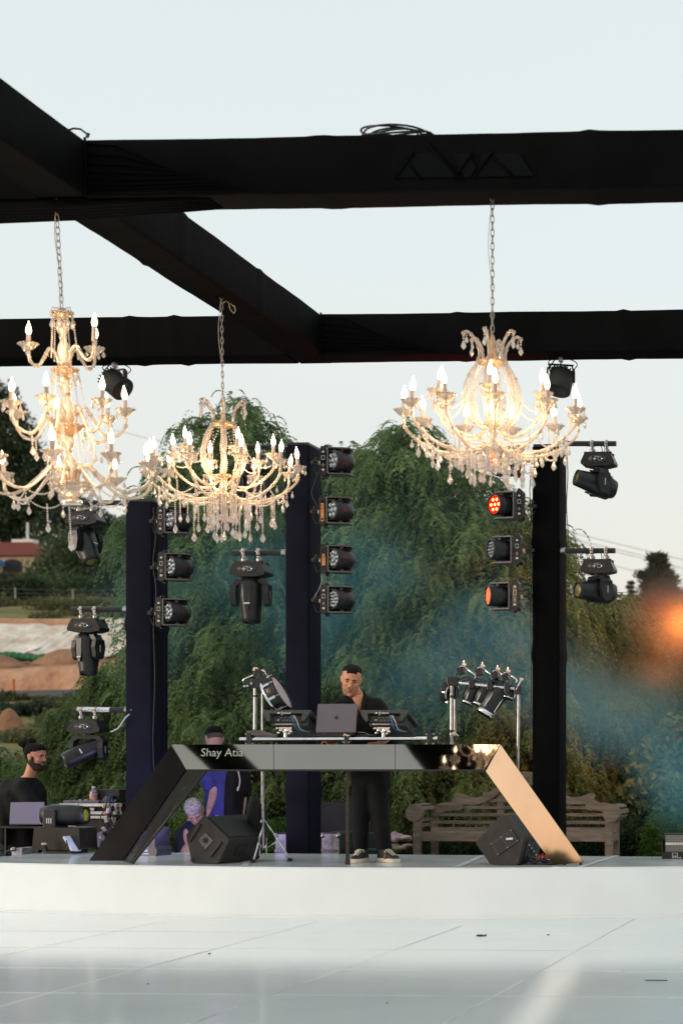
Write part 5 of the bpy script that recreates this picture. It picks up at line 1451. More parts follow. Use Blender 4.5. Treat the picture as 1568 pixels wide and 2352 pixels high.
def perc_pad(label, pxc):
    c = P(pxc, 1660, RY_ + .02)
    t = thing('percussion_pad', label, 'percussion pad', c, group='electronic percussion pads on the rail')
    # body tilted toward the player: rear wall visible. local: x width, y depth (away), z up
    W_, H_ = .41, .055
    TM = T(0, .0, .075) @ RX(R(-20))
    mb = MB(); mb.M = TM
    mb.box((0, .15, .012), (W_, .34, .034))                # top slab (pads face the player)
    mb.prism([(-W_ / 2 + .012, -.02), (-W_ / 2 + .05, -.075), (-W_ / 2 + .075, -.075), (-W_ / 2 + .065, -.005), (W_ / 2 - .065, -.005), (W_ / 2 - .075, -.075), (W_ / 2 - .05, -.075), (W_ / 2 - .012, -.02), (W_ / 2 - .0, .012), (-W_ / 2 + .0, .012)], .03, T(0, -.012, 0))
    mb.box((.02, .17, -.055), (W_ - .10, .28, .08), tapery=1)
    b = mb.build('body', mat('grey_black_console', (.040, .042, .042), .5, var=.2, scale=20, bump=.1, bscale=200), t, bevel=.005)
    mb = MB(); mb.M = TM; mb.box((.0, .022, -.042), (W_ - .15, .02, .060)); mb.build('port_panel', M['plastic'], t)
    mb = MB(); mb.M = TM
    rr = random.Random(int(pxc))
    for i in range(5): mb.cyl((-.05 + .035 * i, .010, -.030), (-.05 + .035 * i, .008, -.030), .007, n=8, mi=0)
    for i in range(5): mb.cyl((-.03 + .030 * i, .010, -.055), (-.03 + .030 * i, .008, -.055), .0065, n=8, mi=0)
    mb.box((-.075, .009, -.052), (.016, .004, .012), mi=1); mb.box((-.075, .0075, -.052), (.009, .004, .007), mi=2)
    mb.cyl((-.045, .004, -.008), (-.045, -.012, -.008), .006, n=8, mi=1)
    for i in range(4): mb.box((-.11 + .012 * i, .009, -.020), (.006, .003, .004), mi=0)
    mb.build('socket', [mat('port_metal', (.16, .15, .14), .4, metal=.5), M['white_mark'], M['screen']], t)
    x = text_mesh('Roland', .030, M['white_mark'], .0006, 'maker_lettering', t); x.matrix_local = TM @ T(-.002, -.0285, -.003) @ RX(R(90))
    mb = MB(); mb.M = TM; mb.box((-.066, -.0275, -.003), (.020, .0015, .012)); mb.build('maker_mark', M['white_mark'], t)
    # side lettering strip and sloping flank
    mb = MB(); mb.M = TM; mb.box((W_ / 2 + .001, .17, .012), (.002, .14, .012)); mb.build('side_lettering', mat('grey_print', (.16, .16, .16), .5), t)
    # mounting clamp below
    mb = MB(); rr = random.Random(3)
    mb.cyl((-.01, -.01, -.13), (-.01, -.01, -.055), .016, n=12); mb.box((-.03, -.005, -.045), (.11, .03, .014)); mb.box((.02, -.015, -.062), (.05, .03, .022)); mb.box((-.045, -.02, -.060), (.03, .02, .024))
    for x_, z_ in ((-.075, -.048), (-.06, -.085), (.045, -.045), (.05, -.075), (-.01, -.08), (.03, -.09)): mb.cyl((x_, -.045, z_), (x_ + .004, .0, z_ + .004), .008, n=10); mb.box((x_, -.045, z_), (.022, .006, .008), RY(rr.uniform(-1, 1)))
    mb.box((-.03, 0, -.012), (.15, .012, .006)); mb.build('mount_clamp', M['chrome'], t, bevel=.002)
    # plugged leads
    for col, x0, dx in (('blue', .045, .0), ('pale', .065, .01), ('dark', .08, .018)):
        mb = MB(); k = TM @ Vector((x0, .0, -.030))
        mb.tube(spline([k, k + Vector((.012, -.045, .010)), k + Vector((.035 + dx, -.05, -.045)), k + Vector((.045 + dx, -.02, -.10)), k + Vector((.09 + dx * 2, .03, -.125))], 16), .0048, 6)
        mb.build('lead', {'blue': mat('blue_lead', (.03, .16, .38), .4), 'pale': mat('pale_lead', (.40, .38, .36), .4), 'dark': M['cable']}[col], t)
    return t
perc_pad('percussion pad left of the laptop, below the round drum head', 660)
perc_pad('percussion pad right of the laptop, in front of the DJ', 884)
# laptop
c = P(771, 1683, RY_)
lap = thing('laptop', 'open grey laptop in front of the DJ, its lid turned to the viewer', 'laptop', c, rz=R(-1))
M['laptop'] = mat('space_grey_aluminium', (0.115, 0.105, 0.125), 0.42, metal=.35, var=.03, scale=3)
mb = MB(); lidM = T(0, .02, .008) @ RX(R(12 * -1)) 
mb.prism([(-.168, 0), (.168, 0), (.172, .01), (.172, .235), (.165, .243), (-.165, .243), (-.172, .235), (-.172, .01)], .006)
lid = mb.build('lid', M['laptop'], lap, (0, -.0, .006), (R(-11), 0, 0), bevel=.002)
# bitten apple emblem
ap = []
for k in range(40):
    a = 2 * PI * k / 40
    r_ = .0165 * (1 + .10 * math.cos(2 * a)) * (1 - .16 * math.exp(-((a - PI / 2) / .28) ** 2) - .10 * math.exp(-((a - 3 * PI / 2) / .22) ** 2))
    x, z = r_ * math.cos(a), r_ * math.sin(a) * 1.02
    d = math.hypot(x - .021, z - .002)
    if d < .0085: x = .021 - .0085 * (.021 - x) / d; z = .002 + .0085 * (z - .002) / d
    ap.append((x, z))
mb = MB(); mb.prism(ap, .0012, T(0, -.0038, .122)); mb.prism([(0, .019), (.001, .025), (.006, .029), (.007, .0285), (.006, .023), (.002, .0195)], .0012, T(0, -.0038, .122))
mb.build('emblem', mat('black_emblem', (.012, .012, .014), .25), lid)
mb = MB(); mb.box((0, .125, .004), (.335, .24, .010)); mb.build('base', M['laptop'], lap, bevel=.003)
mb = MB(); mb.box((0, .12, -.012), (.32, .26, .012)); mb.box((.0, .10, -.035), (.14, .10, .035)); mb.box((-.02, .02, -.025), (.24, .03, .02)); mb.build('tray', M['plastic'], lap, bevel=.003)
mb = MB(); mb.cyl((.172, .04, .004), (.20, .035, .004), .004, n=8); mb.tube(spline([(.20, .035, .004), (.24, .03, -.0), (.285, .04, -.02)], 8), .0022, 5); mb.build('plug_lead', M['alu'], lap)
mb = MB(); mb.cyl((-.30, .05, -.028), (.33, .05, -.022), .011, n=8); tag(mb.build('back_rail', M['blackmetal'], None, c), 'thin black cross bar behind the rail under the laptop', 'rail')

# ---- round drum pad on the left rack
dn = Vector((.86, .09, .47)).normalized(); dc = P(645, 1590, 14.25)
ups = dn.to_track_quat('Z', 'Y')
drum = thing('snare_drum', 'tilted slim drum with pale head on the left rack, above the left pad', 'drum', dc, rot=ups.to_euler())
mb = MB(); mb.lathe([(.14, -.105), (.150, -.10), (.150, -.012)], 34, caps=False); mb.lathe([(.0, -.105), (.14, -.105)], 34, caps=False); mb.build('shell', M['plastic'], drum)
mb = MB(); mb.lathe([(.152, -.018), (.162, -.016), (.164, .010), (.152, .012), (.150, .004)], 36, caps=False); mb.build('hoop', M['rubber'], drum)
mb = MB(); mb.lathe([(.0, .004), (.151, .002)], 36, caps=False); mb.build('drum_head', mat('grey_white_mesh_head', (.40, .41, .42), .6, var=.08, scale=9), drum)
for k in range(8):
    a = 2 * PI * k / 8 + .2; mb = MB(); mb.box((.160 * math.cos(a), .160 * math.sin(a), -.055), (.014, .022, .06), RZ(a)); mb.cyl((.168 * math.cos(a), .168 * math.sin(a), -.07), (.166 * math.cos(a), .166 * math.sin(a), .012), .0035, n=6); mb.build('lug', M['chrome'], drum, bevel=.002)
mb = MB(); mb.lathe([(.150, -.105), (.158, -.104), (.158, -.085), (.150, -.084)], 30); mb.build('lower_hoop', M['chrome'], drum)
rackL = thing('drum_rack', 'two upright chrome posts holding the slim drum left of the DJ', 'drum rack', P(590, 1690, 14.22))
o0 = Vector(rackL.location)
def rl(px, py, dy=0): return P(px, py, 14.22 + dy) - o0
for px, yt, r_ in ((587, 1574, .0185), (603, 1592, .012)):
    mb = MB(); mb.cyl(rl(px - (1 if px == 587 else 0), 1681), rl(px, yt), r_, n=14); mb.build('post', M['alu'], rackL)
mb = MB(); mb.cyl(rl(587, 1601), rl(587, 1597), .024, n=14); mb.build('post_collar', M['plastic'], rackL)
mb = MB(); mb.box(rl(590, 1570), (.085, .06, .08)); mb.box(rl(594, 1546), (.07, .05, .06), RY(.35)); mb.box(rl(573, 1567), (.10, .04, .04), RY(-.2)); mb.box(rl(606, 1560), (.10, .07, .05), RY(.5)); mb.build('multi_clamp', M['plastic'], rackL, bevel=.006)
mb = MB(); mb.tube([rl(560, 1568), rl(558, 1563), rl(562, 1559), rl(592, 1547)], .0075, 8); mb.tube([rl(612, 1551), rl(630, 1568), rl(640, 1590)], .009, 8)
mb.cyl(rl(586, 1540), rl(592, 1534), .014, n=10); mb.cyl(rl(590, 1540), rl(605, 1549), .007, n=8); mb.box(rl(588, 1538), (.04, .03, .03), RY(.4)); mb.box(rl(604, 1541), (.022, .02, .022)); mb.tube([rl(607, 1540), rl(612, 1553)], .006, 6)
for px, py in ((559, 1578), (566, 1577), (575, 1572)): mb.cyl(rl(px, py, -.02), rl(px + 2, py - 2, -.05), .010, n=8)
mb.build('clamp_rod', M['chrome'], rackL)
mb = MB(); mb.tube(spline([rl(562, 1574), rl(572, 1563), rl(585, 1563), rl(600, 1572), rl(612, 1580)], 14), .006, 5); mb.tube(spline([rl(565, 1580), rl(575, 1570), rl(590, 1568)], 10), .006, 5); mb.build('cable', mat('blue_black_cable', (.02, .035, .09), .4), rackL)
mb = MB(); mb.box(rl(594, 1682), (.16, .10, .025)); mb.box(rl(613, 1688), (.22, .10, .05), RY(.2)); mb.build('foot_plate', M['bracket'], rackL, bevel=.003)
# gear lumps below the rail behind the bar
# drum stand with tripod under the booth
sx = P(604, CY, 14.55).x; sd = thing('drum_stand', 'thin chrome stand on a tripod base behind the booth bar', 'stand', (sx, 14.55, ST_Z))
mb = MB(); mb.cyl((0, 0, .12), (0, 0, .78), .0125, n=12); mb.cyl((-.012, 0, .5), (-.012, 0, .95), .006, n=8); mb.build('pole', M['alu'], sd)
for k, (x, y) in enumerate(((.26, -.05), (-.16, .26), (.02, -.26))):
    mb = MB(); mb.tube([(.012 * (1 if x > 0 else -1), 0, .36), (x, y, .02)], .008, 7); mb.tube([(0, 0, .10), (x * .55, y * .55, .175)], .005, 6)
    mb.ell((x, y, .015), (.024, .024, .015), 10, 6, mi=1); mb.build('leg', [M['chrome'], M['rubber']], sd)
mb = MB(); mb.tube([(-.03, 0, .20), (-.03, 0, .05), (-.005, 0, .0)], .004, 6); mb.tube([(.03, 0, .20), (.03, 0, .05), (.005, 0, .0)], .004, 6); mb.box((0, 0, .125), (.07, .02, .02)); mb.build('strut', M['chrome'], sd)
mb = MB(); mb.box((-.06, .05, .36), (.12, .08, .26)); mb.ell((-.09, .04, .42), (.07, .06, .14)); mb.build('hanging_bag', mat('black_cloth', (.012, .012, .013), .8), sd, bevel=.02)
mb = MB(); mb.tube(spline([(.0, -.0, .80), (.06, -.03, .83), (.10, 0, .78), (.12, .02, .66)], 12), .006, 5); mb.build('cable', M['cable'], sd)

# ---- right rack with four boom clamps and small drums
o1 = P(1037, 1710, 14.2); rackR = thing('drum_rack', 'chrome rack right of the DJ carrying a row of clamp arms and small black drums', 'drum rack', o1)
def rr_(px, py, dy=0.0): return P(px, py, 14.2 + dy) - o1
for a, b, r_ in (((1036.5, 1715), (1037, 1574), .0175), ((1188, 1785), (1190.5, 1594), .013), ((1044, 1690), (1044, 1606), .011)):
    mb = MB(); mb.cyl(rr_(*a), rr_(*b), r_, n=14); mb.build('post', M['alu'], rackR)
mb = MB(); mb.cyl(rr_(1050, 1568), rr_(1193, 1583), .014, n=12); mb.build('cross_tube', M['chrome'], rackR)
for px, py, w_ in ((1040, 1565, .095), (1084, 1571, .05), (1126, 1575, .05), (1165, 1580, .05), (1190, 1585, .06)):
    mb = MB(); mb.box(rr_(px, py), (w_, .07, .075)); mb.build('multi_clamp', M['plastic'], rackR, bevel=.006)
for py in (1600, 1680):
    mb = MB(); mb.cyl(rr_(1037, py + 3), rr_(1037, py - 3), .024, n=12); mb.build('post_collar', M['plastic'], rackR)
mb = MB()
for i, (px, py) in enumerate(((1062, 1530), (1104, 1533), (1139, 1540), (1163, 1545))):
    s_ = 1 - .08 * i
    a = rr_(px, py); e = rr_(px + 27 * s_, py + 19 * s_)
    mb.tube([a, e, e + Vector((.01, 0, -.015)), e + Vector((-.004, 0, -.045))], .0078, 8)
    mb.tube([a + Vector((-.055, 0, -.075)), a + Vector((-.02, 0, .0)), a + Vector((.01, 0, .0))], .006, 6)
    mb.box(a + Vector((.02, -.01, .015)), (.036, .03, .022), RY(.4)); mb.cyl(a + Vector((.015, -.01, .02)), a + Vector((.015, -.01, .045)), .006, n=8)
mb.build('boom_rod', M['chrome'], rackR)
for i, (px, py) in enumerate(((1058, 1541), (1100, 1544), (1136, 1551), (1160, 1556))):
    mb = MB(); mb.box(rr_(px, py), (.055, .05, .06), RY(-.35)); mb.build('boom_clamp', M['plastic'], rackR, bevel=.004)
for i, (px, py, r_, d, dirn) in enumerate(((1033, 1590, .105, .05, (-.75, .35, .2)), (1078, 1598, .065, .14, (.30, .2, .85)), (1106, 1600, .07, .16, (.35, .2, .85)), (1133, 1606, .095, .30, (.45, .25, .80)), (1168, 1593, .06, .09, (.2, .3, .9)))):
    q = Vector(dirn).normalized().to_track_quat('Z', 'Y').to_matrix().to_4x4()
    c = rr_(px, py, .05)
    mb = MB(); mb.lathe([(r_ * .55, -d * .5), (r_ * .72, -d * .48), (r_ * .95, d * .2), (r_, d * .5), (r_ * .97, d * .52), (.0, d * .48)], 22, T(*c) @ q); mb.lathe([(.0, -d * .5), (r_ * .55, -d * .5)], 22, T(*c) @ q, caps=False); mb.build('small_drum', M['plastic'], rackR)
    mb = MB(); mb.lathe([(r_ * .74, -d * .52), (r_ * .80, -d * .5), (r_ * .80, -d * .42), (r_ * .74, -d * .40)], 22, T(*c) @ q, caps=False)
    for k in range(5):
        a = 2 * PI * k / 5; mb.box((T(*c) @ q) @ Vector((r_ * .86 * math.cos(a), r_ * .86 * math.sin(a), -d * .1)), (.008, .008, d * .5), q.to_3x3().to_4x4())
    mb.build('drum_fitting', M['chrome'], rackR)
mb = MB(); mb.tube(spline([rr_(1050, 1562), rr_(1075, 1556), rr_(1100, 1566), rr_(1130, 1563), rr_(1165, 1574), rr_(1190, 1578)], 24), .007, 5); mb.tube(spline([rr_(1050, 1572), rr_(1070, 1562), rr_(1095, 1558), rr_(1120, 1570), rr_(1150, 1572)], 20), .006, 5); mb.tube(spline([rr_(1048, 1580), rr_(1046, 1640), rr_(1043, 1700)], 10), .005, 5)
mb.build('cable', mat('blue_black_cable2', (.02, .04, .08), .4), rackR)
for s_, (a, b) in enumerate((((1184, 1585), (1197, 1560)), ((1052, 1690), (1043, 1684)))):
    mb = MB(); mb.cyl(rr_(*a, -.03), rr_(*b, -.03), .006, n=8); mb.box(rr_(*b, -.03), (.03, .015, .02)); mb.build('wing_bolt', M['chrome'], rackR)

# ---- floor monitors
def wedge(label, poly_px, Y, wid, rz, kind):
    """side outline in picture units -> side plate facing the viewer, cabinet running back"""
    cx_ = sum(p[0] for p in poly_px) / len(poly_px)
    base = P(cx_, CY, Y); s_ = SCL(cx_, Y)
    zb = max(p[1] for p in poly_px)
    pts = [((px - cx_) / s_, (zb - py) / s_) for px, py in poly_px]
    t = thing('floor_monitor', label, 'stage monitor', (base.x, Y, ST_Z + .004), rz=rz, group='black wedge floor monitors')
    # rounded outline
    rp = []; n = len(pts)
    for i in range(n):
        a = Vector(pts[i - 1]); b = Vector(pts[i]); c = Vector(pts[(i + 1) % n]); r_ = .022
        u = (a - b).normalized() * r_; v = (c - b).normalized() * r_
        for k in range(4):
            q = k / 3; rp.append(tuple((b + u) * (1 - q) ** 2 + b * 2 * q * (1 - q) + (b + v) * q * q))
    mb = MB(); mb.prism(rp, wid, T(0, wid / 2, 0)); mb.build('cabinet', M['plastic_rough'], t, bevel=.004)
    return t, pts, wid
t, pts, w = wedge('left floor monitor with round socket plate on its side', [(421, 1917), (470, 1873), (534, 1927), (504, 1983), (437, 1983)], 14.12, .60, R(-11), 0)
mb = MB(); mb.prism([(-.07, 0), (0, -.075), (.075, .0), (.0, .07)], .008, T(-.0, -.003, .195)); cp = mb.build('socket_plate', M['plastic'], t, bevel=.006)
mb = MB(); mb.lathe([(.0, .0), (.016, .0), (.018, -.010), (.026, -.010), (.028, .0)], 20, T(0, -.010, .195) @ RX(R(-90)) @ RX(PI)); mb.build('pole_socket', M['rubber'], cp)
for (a, b) in (((-.165, .17), (-.04, .35)), ((.03, .045), (.165, .20))):
    mb = MB(); A = Vector((a[0], -.006, a[1])); B_ = Vector((b[0], -.006, b[1])); d = B_ - A; L = d.length
    mb.box((A + B_) / 2, (L * .82, .016, .026), RY(-math.atan2(d.z, d.x))); mb.build('skid_bar', M['rubber'], t, bevel=.008)
mb = MB(); mb.lathe([(.0, -.006), (.016, -.006), (.018, 0)], 14, T(-.13, -.001, .03) @ RX(R(90)) @ RX(PI)); mb.build('foot', M['rubber'], t)
# grille on the sloping faces
a, b = Vector(pts[1]), Vector(pts[2]); d = b - a; nrm = Vector((-d.y, d.x)).normalized() * -1
mid = (a + b) / 2; ang = -math.atan2(d.y, d.x)
mb = MB(); mb.box((mid.x + .004, w * .5, mid.y + .004), (d.length * .86, w * .92, .008), RY(ang)); mb.build('grille', mat('teal_black_grille', (.018, .022, .024), .5, var=.3, scale=60, bump=.4, bscale=500), t)
b, c = Vector(pts[2]), Vector(pts[3]); d = c - b; mid = (b + c) / 2; ang = -math.atan2(d.y, d.x)
mb = MB(); mb.box((mid.x + .002, w * .42, mid.y - .0), (d.length * .42, w * .26, .008), RY(ang)); mb.build('handle_recess', M['rubber'], t)
t, pts, w = wedge('right floor monitor with open handle hole on its side', [(1087, 1938), (1150, 1874), (1170, 1874), (1207, 1923), (1190, 1988), (1124, 1988)], 14.05, .42, R(-9), 1)
HMx = T(.015, -.004, .19) @ RY(R(-33))
mb = MB(); mb.M = HMx; mb.box((0, 0, 0), (.23, .008, .125)); hp = mb.build('handle_plate', M['plastic'], t, bevel=.004)
mb = MB(); mb.M = HMx
for x in (-.052, .052): mb.box((x, -.005, 0), (.075, .004, .075), mi=0)
mb.box((.055, -.0085, .0), (.060, .003, .018), RY(.5), mi=1)
for x in (-.105, 0, .105):
    for z in (-.052, .052): mb.cyl((x, -.007, z), (x, -.004, z), .004, n=6, mi=2)
mb.build('handle_hole', [M['rubber'], M['white_mark'], M['alu']], hp)
b, c = Vector(pts[3]), Vector(pts[4]); d = c - b; mid = (b + c) / 2; ang = -math.atan2(d.y, d.x)
mb = MB(); mb.box((mid.x + .003, w * .5, mid.y), (d.length * .7, w * .6, .008), RY(ang)); mb.build('connector_panel', M['rubber'], t)
mb = MB()
for k in range(4): mb.cyl((mid.x, w * (.3 + .12 * k), mid.y + .04 - .03 * k), (mid.x + .022, w * (.3 + .12 * k), mid.y + .045 - .03 * k), .009, n=8)
mb.build('connector', M['alu'], t)
# cable bundle beside it
c = P(1238, CY, 14.15); mb = MB(); rr = random.Random(5)
for k in range(9):
    a_, b_ = rr.uniform(.06, .13), rr.uniform(.04, .09); ox = rr.uniform(-.04, .05)
    mb.tube([(ox + a_ * math.cos(t_), b_ * math.sin(t_), .012 + .004 * k + .012 * math.sin(2 * t_ + k)) for t_ in [2 * PI * i / 20 for i in range(20)]], .0055, 5, closed=True, mi=0)
mb.tube(spline([(-.16, .05, .12), (-.10, .03, .06), (-.02, 0, .02)], 10), .005, 5)
cb = mb.build('cable_bundle', [M['cable']], None, (c.x, 14.15, ST_Z + .005)); tag(cb, 'tangle of black cables between the right monitor and the golden mirror leg', 'cables')
mb = MB()
for k in range(4): mb.cyl((-.03 + .03 * k, -.02, .045), (.0 + .03 * k, .0, .08 + .01 * (k % 2)), .009, n=8)
mb.build('red_connector', mat('red_plug', (.45, .04, .02), .5), cb)
# ------------------------------------------------------------------ people
M['skin'] = mat('orange_lit_skin', (0.62, 0.28, 0.165), 0.5, var=.08, scale=18, spec=.35)  # warm orange light on the face put into the skin colour
M['skin_pale'] = mat('fair_skin', (0.55, 0.33, 0.26), 0.5, var=.08, scale=18, spec=.35)
M['hair'] = mat('black_hair', (0.008, 0.007, 0.0065), 0.7, var=.4, scale=60, bump=.8, bscale=160, spec=.2)
M['hair_grey'] = mat('short_grey_hair', (0.30, 0.27, 0.26), 0.75, var=.35, scale=45, bump=.5, bscale=200)
M['beard'] = mat('dark_beard', (0.022, 0.016, 0.013), 0.8, var=.4, scale=60, bump=.5, bscale=200)
M['stubble'] = mat('stubbled_skin', (0.40, 0.19, 0.12), 0.65, var=.2, scale=60)
M['lips'] = mat('lips', (0.33, 0.13, 0.10), 0.45)
M['eye'] = mat('dark_eye', (0.03, 0.02, 0.018), 0.2)
M['shirt_black'] = mat('black_shirt_cloth', (0.0085, 0.0085, 0.009), 0.75, var=.3, scale=9, bump=.35, bscale=14, spec=.25)
M['trouser_black'] = mat('black_trouser_cloth', (0.0075, 0.0075, 0.008), 0.8, var=.3, scale=7, bump=.4, bscale=10, spec=.2)
M['shirt_blue'] = mat('blue_tshirt_cloth', (0.05, 0.055, 0.22), 0.8, var=.2, scale=7, bump=.4, bscale=12, spec=.2)
M['navy'] = mat('navy_cloth', (0.012, 0.015, 0.035), 0.8, var=.2, scale=8, bump=.3, bscale=14)
PROF = [(-.122, .028, -.060, -.012), (-.115, .038, -.078, .0), (-.098, .050, -.088, .012), (-.078, .058, -.087, .045), (-.055, .064, -.084, .070), (-.030, .068, -.083, .084), (-.005, .071, -.085, .094), (.020, .074, -.086, .100), (.045, .0765, -.086, .102), (.070, .075, -.083, .100), (.090, .068, -.073, .091), (.106, .054, -.055, .074), (.117, .034, -.032, .048), (.121, .012, -.008, .018)]
def head_surface(scale_fn=None, NA=36, NZ=34):
    zs = [-.122 + .243 * k / NZ for k in range(NZ + 1)]
    def lerp(z):
        for a, b in zip(PROF, PROF[1:]):
            if z <= b[0] + 1e-9:
                t = (z - a[0]) / (b[0] - a[0]); return [a[i] + (b[i] - a[i]) * t for i in range(4)]
        return list(PROF[-1])
    grid_ = []
    for z in zs:
        _, hw, fy, by = lerp(z); cy = fy * .35 + by * .65 if False else (fy + by) / 2
        row = []
        for k in range(NA):
            a = 2 * PI * k / NA; c, s_ = math.cos(a), math.sin(a)
            ry = (by - fy) / 2
            x = hw * math.copysign(abs(c) ** .9, c); y = cy + ry * math.copysign(abs(s_) ** .9, s_)
            row.append(Vector((x, y, z)))
        grid_.append(row)
    return zs, grid_
def head(person, HMw, skin, hair, hairline, beard=None, hair_th=.012, bun=None, s=1.0, face=True, nose=1.0):
    """HMw: matrix of the head in the person's space"""
    zs, g_ = head_surface()
    HMw = HMw @ Matrix.Scale(s, 4)
    out = MB(); out.M = HMw
    out.loft(g_, True)
    # nose, brow, chin, cheeks, lips, ears
    out.ell((0, -.090, .012), (.0085, .012, .030), 10, 7); out.ell((0, -.104, -.016), (.0125, .014, .012), 10, 7); out.ell((.010, -.095, -.021), (.0085, .010, .008), 8, 6); out.ell((-.010, -.095, -.021), (.0085, .010, .008), 8, 6)
    for sx in (-1, 1):
        out.ell((sx * .030, -.078, .032), (.024, .012, .009), 10, 6)
        out.ell((sx * .040, -.060, -.018), (.022, .020, .022), 10, 6)
        out.ell((sx * .076, .012, .0), (.007, .019, .032), 10, 7)
        out.ell((sx * .081, .020, .008), (.006, .014, .020), 10, 7)
    out.ell((0, -.082, -.100), (.022, .016, .016), 10, 7)
    out.ell((0, -.086, -.055), (.026, .010, .014), 10, 6)
    out.M = Matrix.Identity(4)
    return out
def cap(zs, g_, cond, off, HMw, s=1.0, seed=0, rough=.004):
    mb = MB(); mb.M = HMw @ Matrix.Scale(s, 4)
    n = len(g_[0]); idx = {}; vs = []; fs = []
    cen = Vector((0, .01, 0))
    def vid(j, k, o):
        key = (j, k % n, o)
        if key not in idx:
            p = g_[j][k % n]; d = Vector((p.x, p.y - .01, p.z - .0 if p.z > .03 else p.z * .3)); d.normalize()
            idx[key] = len(vs); vs.append(p + d * (off(p) + (rough * nz(p.x * 90, p.y * 90, p.z * 60 + seed) if o else -.006 - off(p))))
        return idx[key]
    sel = set()
    for j in range(len(g_) - 1):
        for k in range(n):
            c = (g_[j][k] + g_[j + 1][(k + 1) % n]) / 2
            if cond(c): sel.add((j, k))
    for j, k in sel:
        fs.append((vid(j, k, 1), vid(j, k + 1, 1), vid(j + 1, k + 1, 1), vid(j + 1, k, 1)))
        for (dj, dk, e0, e1) in ((-1, 0, (j, k), (j, k + 1)), (1, 0, (j + 1, k + 1), (j + 1, k)), (0, -1, (j + 1, k), (j, k)), (0, 1, (j, k + 1), (j + 1, k + 1))):
            if (j + dj, (k + dk) % n) not in sel:
                fs.append((vid(e0[0], e0[1], 1), vid(e0[0], e0[1], 0), vid(e1[0], e1[1], 0), vid(e1[0], e1[1], 1)))
    if (len(g_) - 2, 0) in sel:
        top = [vid(len(g_) - 1, k, 1) for k in range(n)]; fs.append(tuple(top))
    mb.add(vs, fs, True)
    return mb
def face_bits(person, HMw, s, hairm, brow=True, mouth=True, eyes=True):
    A = HMw @ Matrix.Scale(s, 4)
    if eyes:
        mb = MB(); mb.M = A
        for sx in (-1, 1): mb.ell((sx * .030, -.079, .014), (.0145, .010, .0048), 10, 6)
        mb.build('eye', M['eye'], person)
    if brow:
        mb = MB(); mb.M = A
        for sx in (-1, 1): mb.tube([(sx * .012, -.0915, .030), (sx * .030, -.0905, .036), (sx * .048, -.078, .031)], [.0042, .0048, .0028], 6)
        mb.build('eyebrow', hairm, person)
    if mouth:
        mb = MB(); mb.M = A; mb.ell((0, -.0945, -.052), (.023, .006, .0032), 10, 5); mb.ell((0, -.094, -.060), (.018, .007, .0042), 10, 5); mb.build('lips', M['lips'], person)
def limb(mb, pts, rs, n=14):
    P_ = spline(pts, 5 * (len(pts) - 1)); m = len(P_)
    rr2 = []
    for i in range(m):
        t = i / (m - 1) * (len(rs) - 1); k = min(int(t), len(rs) - 2); f = t - k
        rr2.append(rs[k] * (1 - f) + rs[k + 1] * f)
    mb.tube(P_, rr2, n)
    mb.ell(P_[0], rr2[0], 12, 8); mb.ell(P_[-1], rr2[-1], 12, 8)
def erings(mb, rows, n=22, sq=.85):
    """rows: (centre, half width, half depth, yaw)"""
    rings = []
    for c, a, b, yw in rows:
        r = []
        for k in range(n):
            t = 2 * PI * k / n; x = a * math.copysign(abs(math.cos(t)) ** sq, math.cos(t)); y = b * math.copysign(abs(math.sin(t)) ** sq, math.sin(t))
            r.append(Vector(c) + Vector((x * math.cos(yw) - y * math.sin(yw), x * math.sin(yw) + y * math.cos(yw), 0)))
        rings.append(r)
    mb.loft(rings, True)
def hand(mb, wrist, d, nrm, s=1.0, curl=.5, side=1):
    """palm with four bent fingers and a thumb; d = direction of fingers, nrm = back of hand"""
    d = Vector(d).normalized(); nrm = Vector(nrm); nrm = (nrm - d * nrm.dot(d)).normalized(); x = d.cross(nrm) * side
    w = Vector(wrist)
    for k in range(5): 
        c = w + d * (.012 + .018 * k) * s
        for q in (-1, -.33, .33, 1): mb.ell(c + x * q * (.018 + .004 * min(k, 3)) * s, .0135 * s, 8, 6)
    for i, (off, L) in enumerate(((-.030, .070), (-.010, .078), (.011, .072), (.031, .058))):
        p = w + (d * .085 + x * off) * s; dd = d.copy(); pts = [p]
        for j in range(3):
            a = curl * (.5 + .25 * j + .06 * i); dd = (dd * math.cos(a) - nrm * math.sin(a)).normalized() if True else dd
            p = p + dd * L * s * (.42, .32, .26)[j]; pts.append(p)
        mb.tube(pts, [.0092 * s, .0088 * s, .008 * s, .0062 * s], 8); mb.ell(pts[-1], .0062 * s, 7, 5)
    p = w + (d * .03 - x * .032) * s; q = p + (d * .030 - x * .026 - nrm * .010) * s; r_ = q + (d * .032 - x * .004 - nrm * .010) * s
    mb.tube([p, q, r_], [.012 * s, .010 * s, .0078 * s], 8); mb.ell(r_, .0078 * s, 7, 5)

# ---------------- the DJ
DY = 14.52
d0 = P(850, CY, DY); dj = thing('person', 'man in an open-necked black shirt and sneakers looking down at the laptop', 'person', (d0.x, DY, ST_Z))
def dl(px, py, dy=0.0): return P(px, py, DY + dy) - Vector(dj.location)
neck = dl(818, 1612, -.02); hc = dl(806, 1563, -.09)
HM = T(*hc) @ RZ(R(19)) @ RY(R(7)) @ RX(R(20))
mb = head(dj, HM, None, None, None, s=1.04)
limb(mb, [dl(808, 1576, -.05), dl(817, 1594, -.02), dl(824, 1612, .01)], [.052, .054, .062])
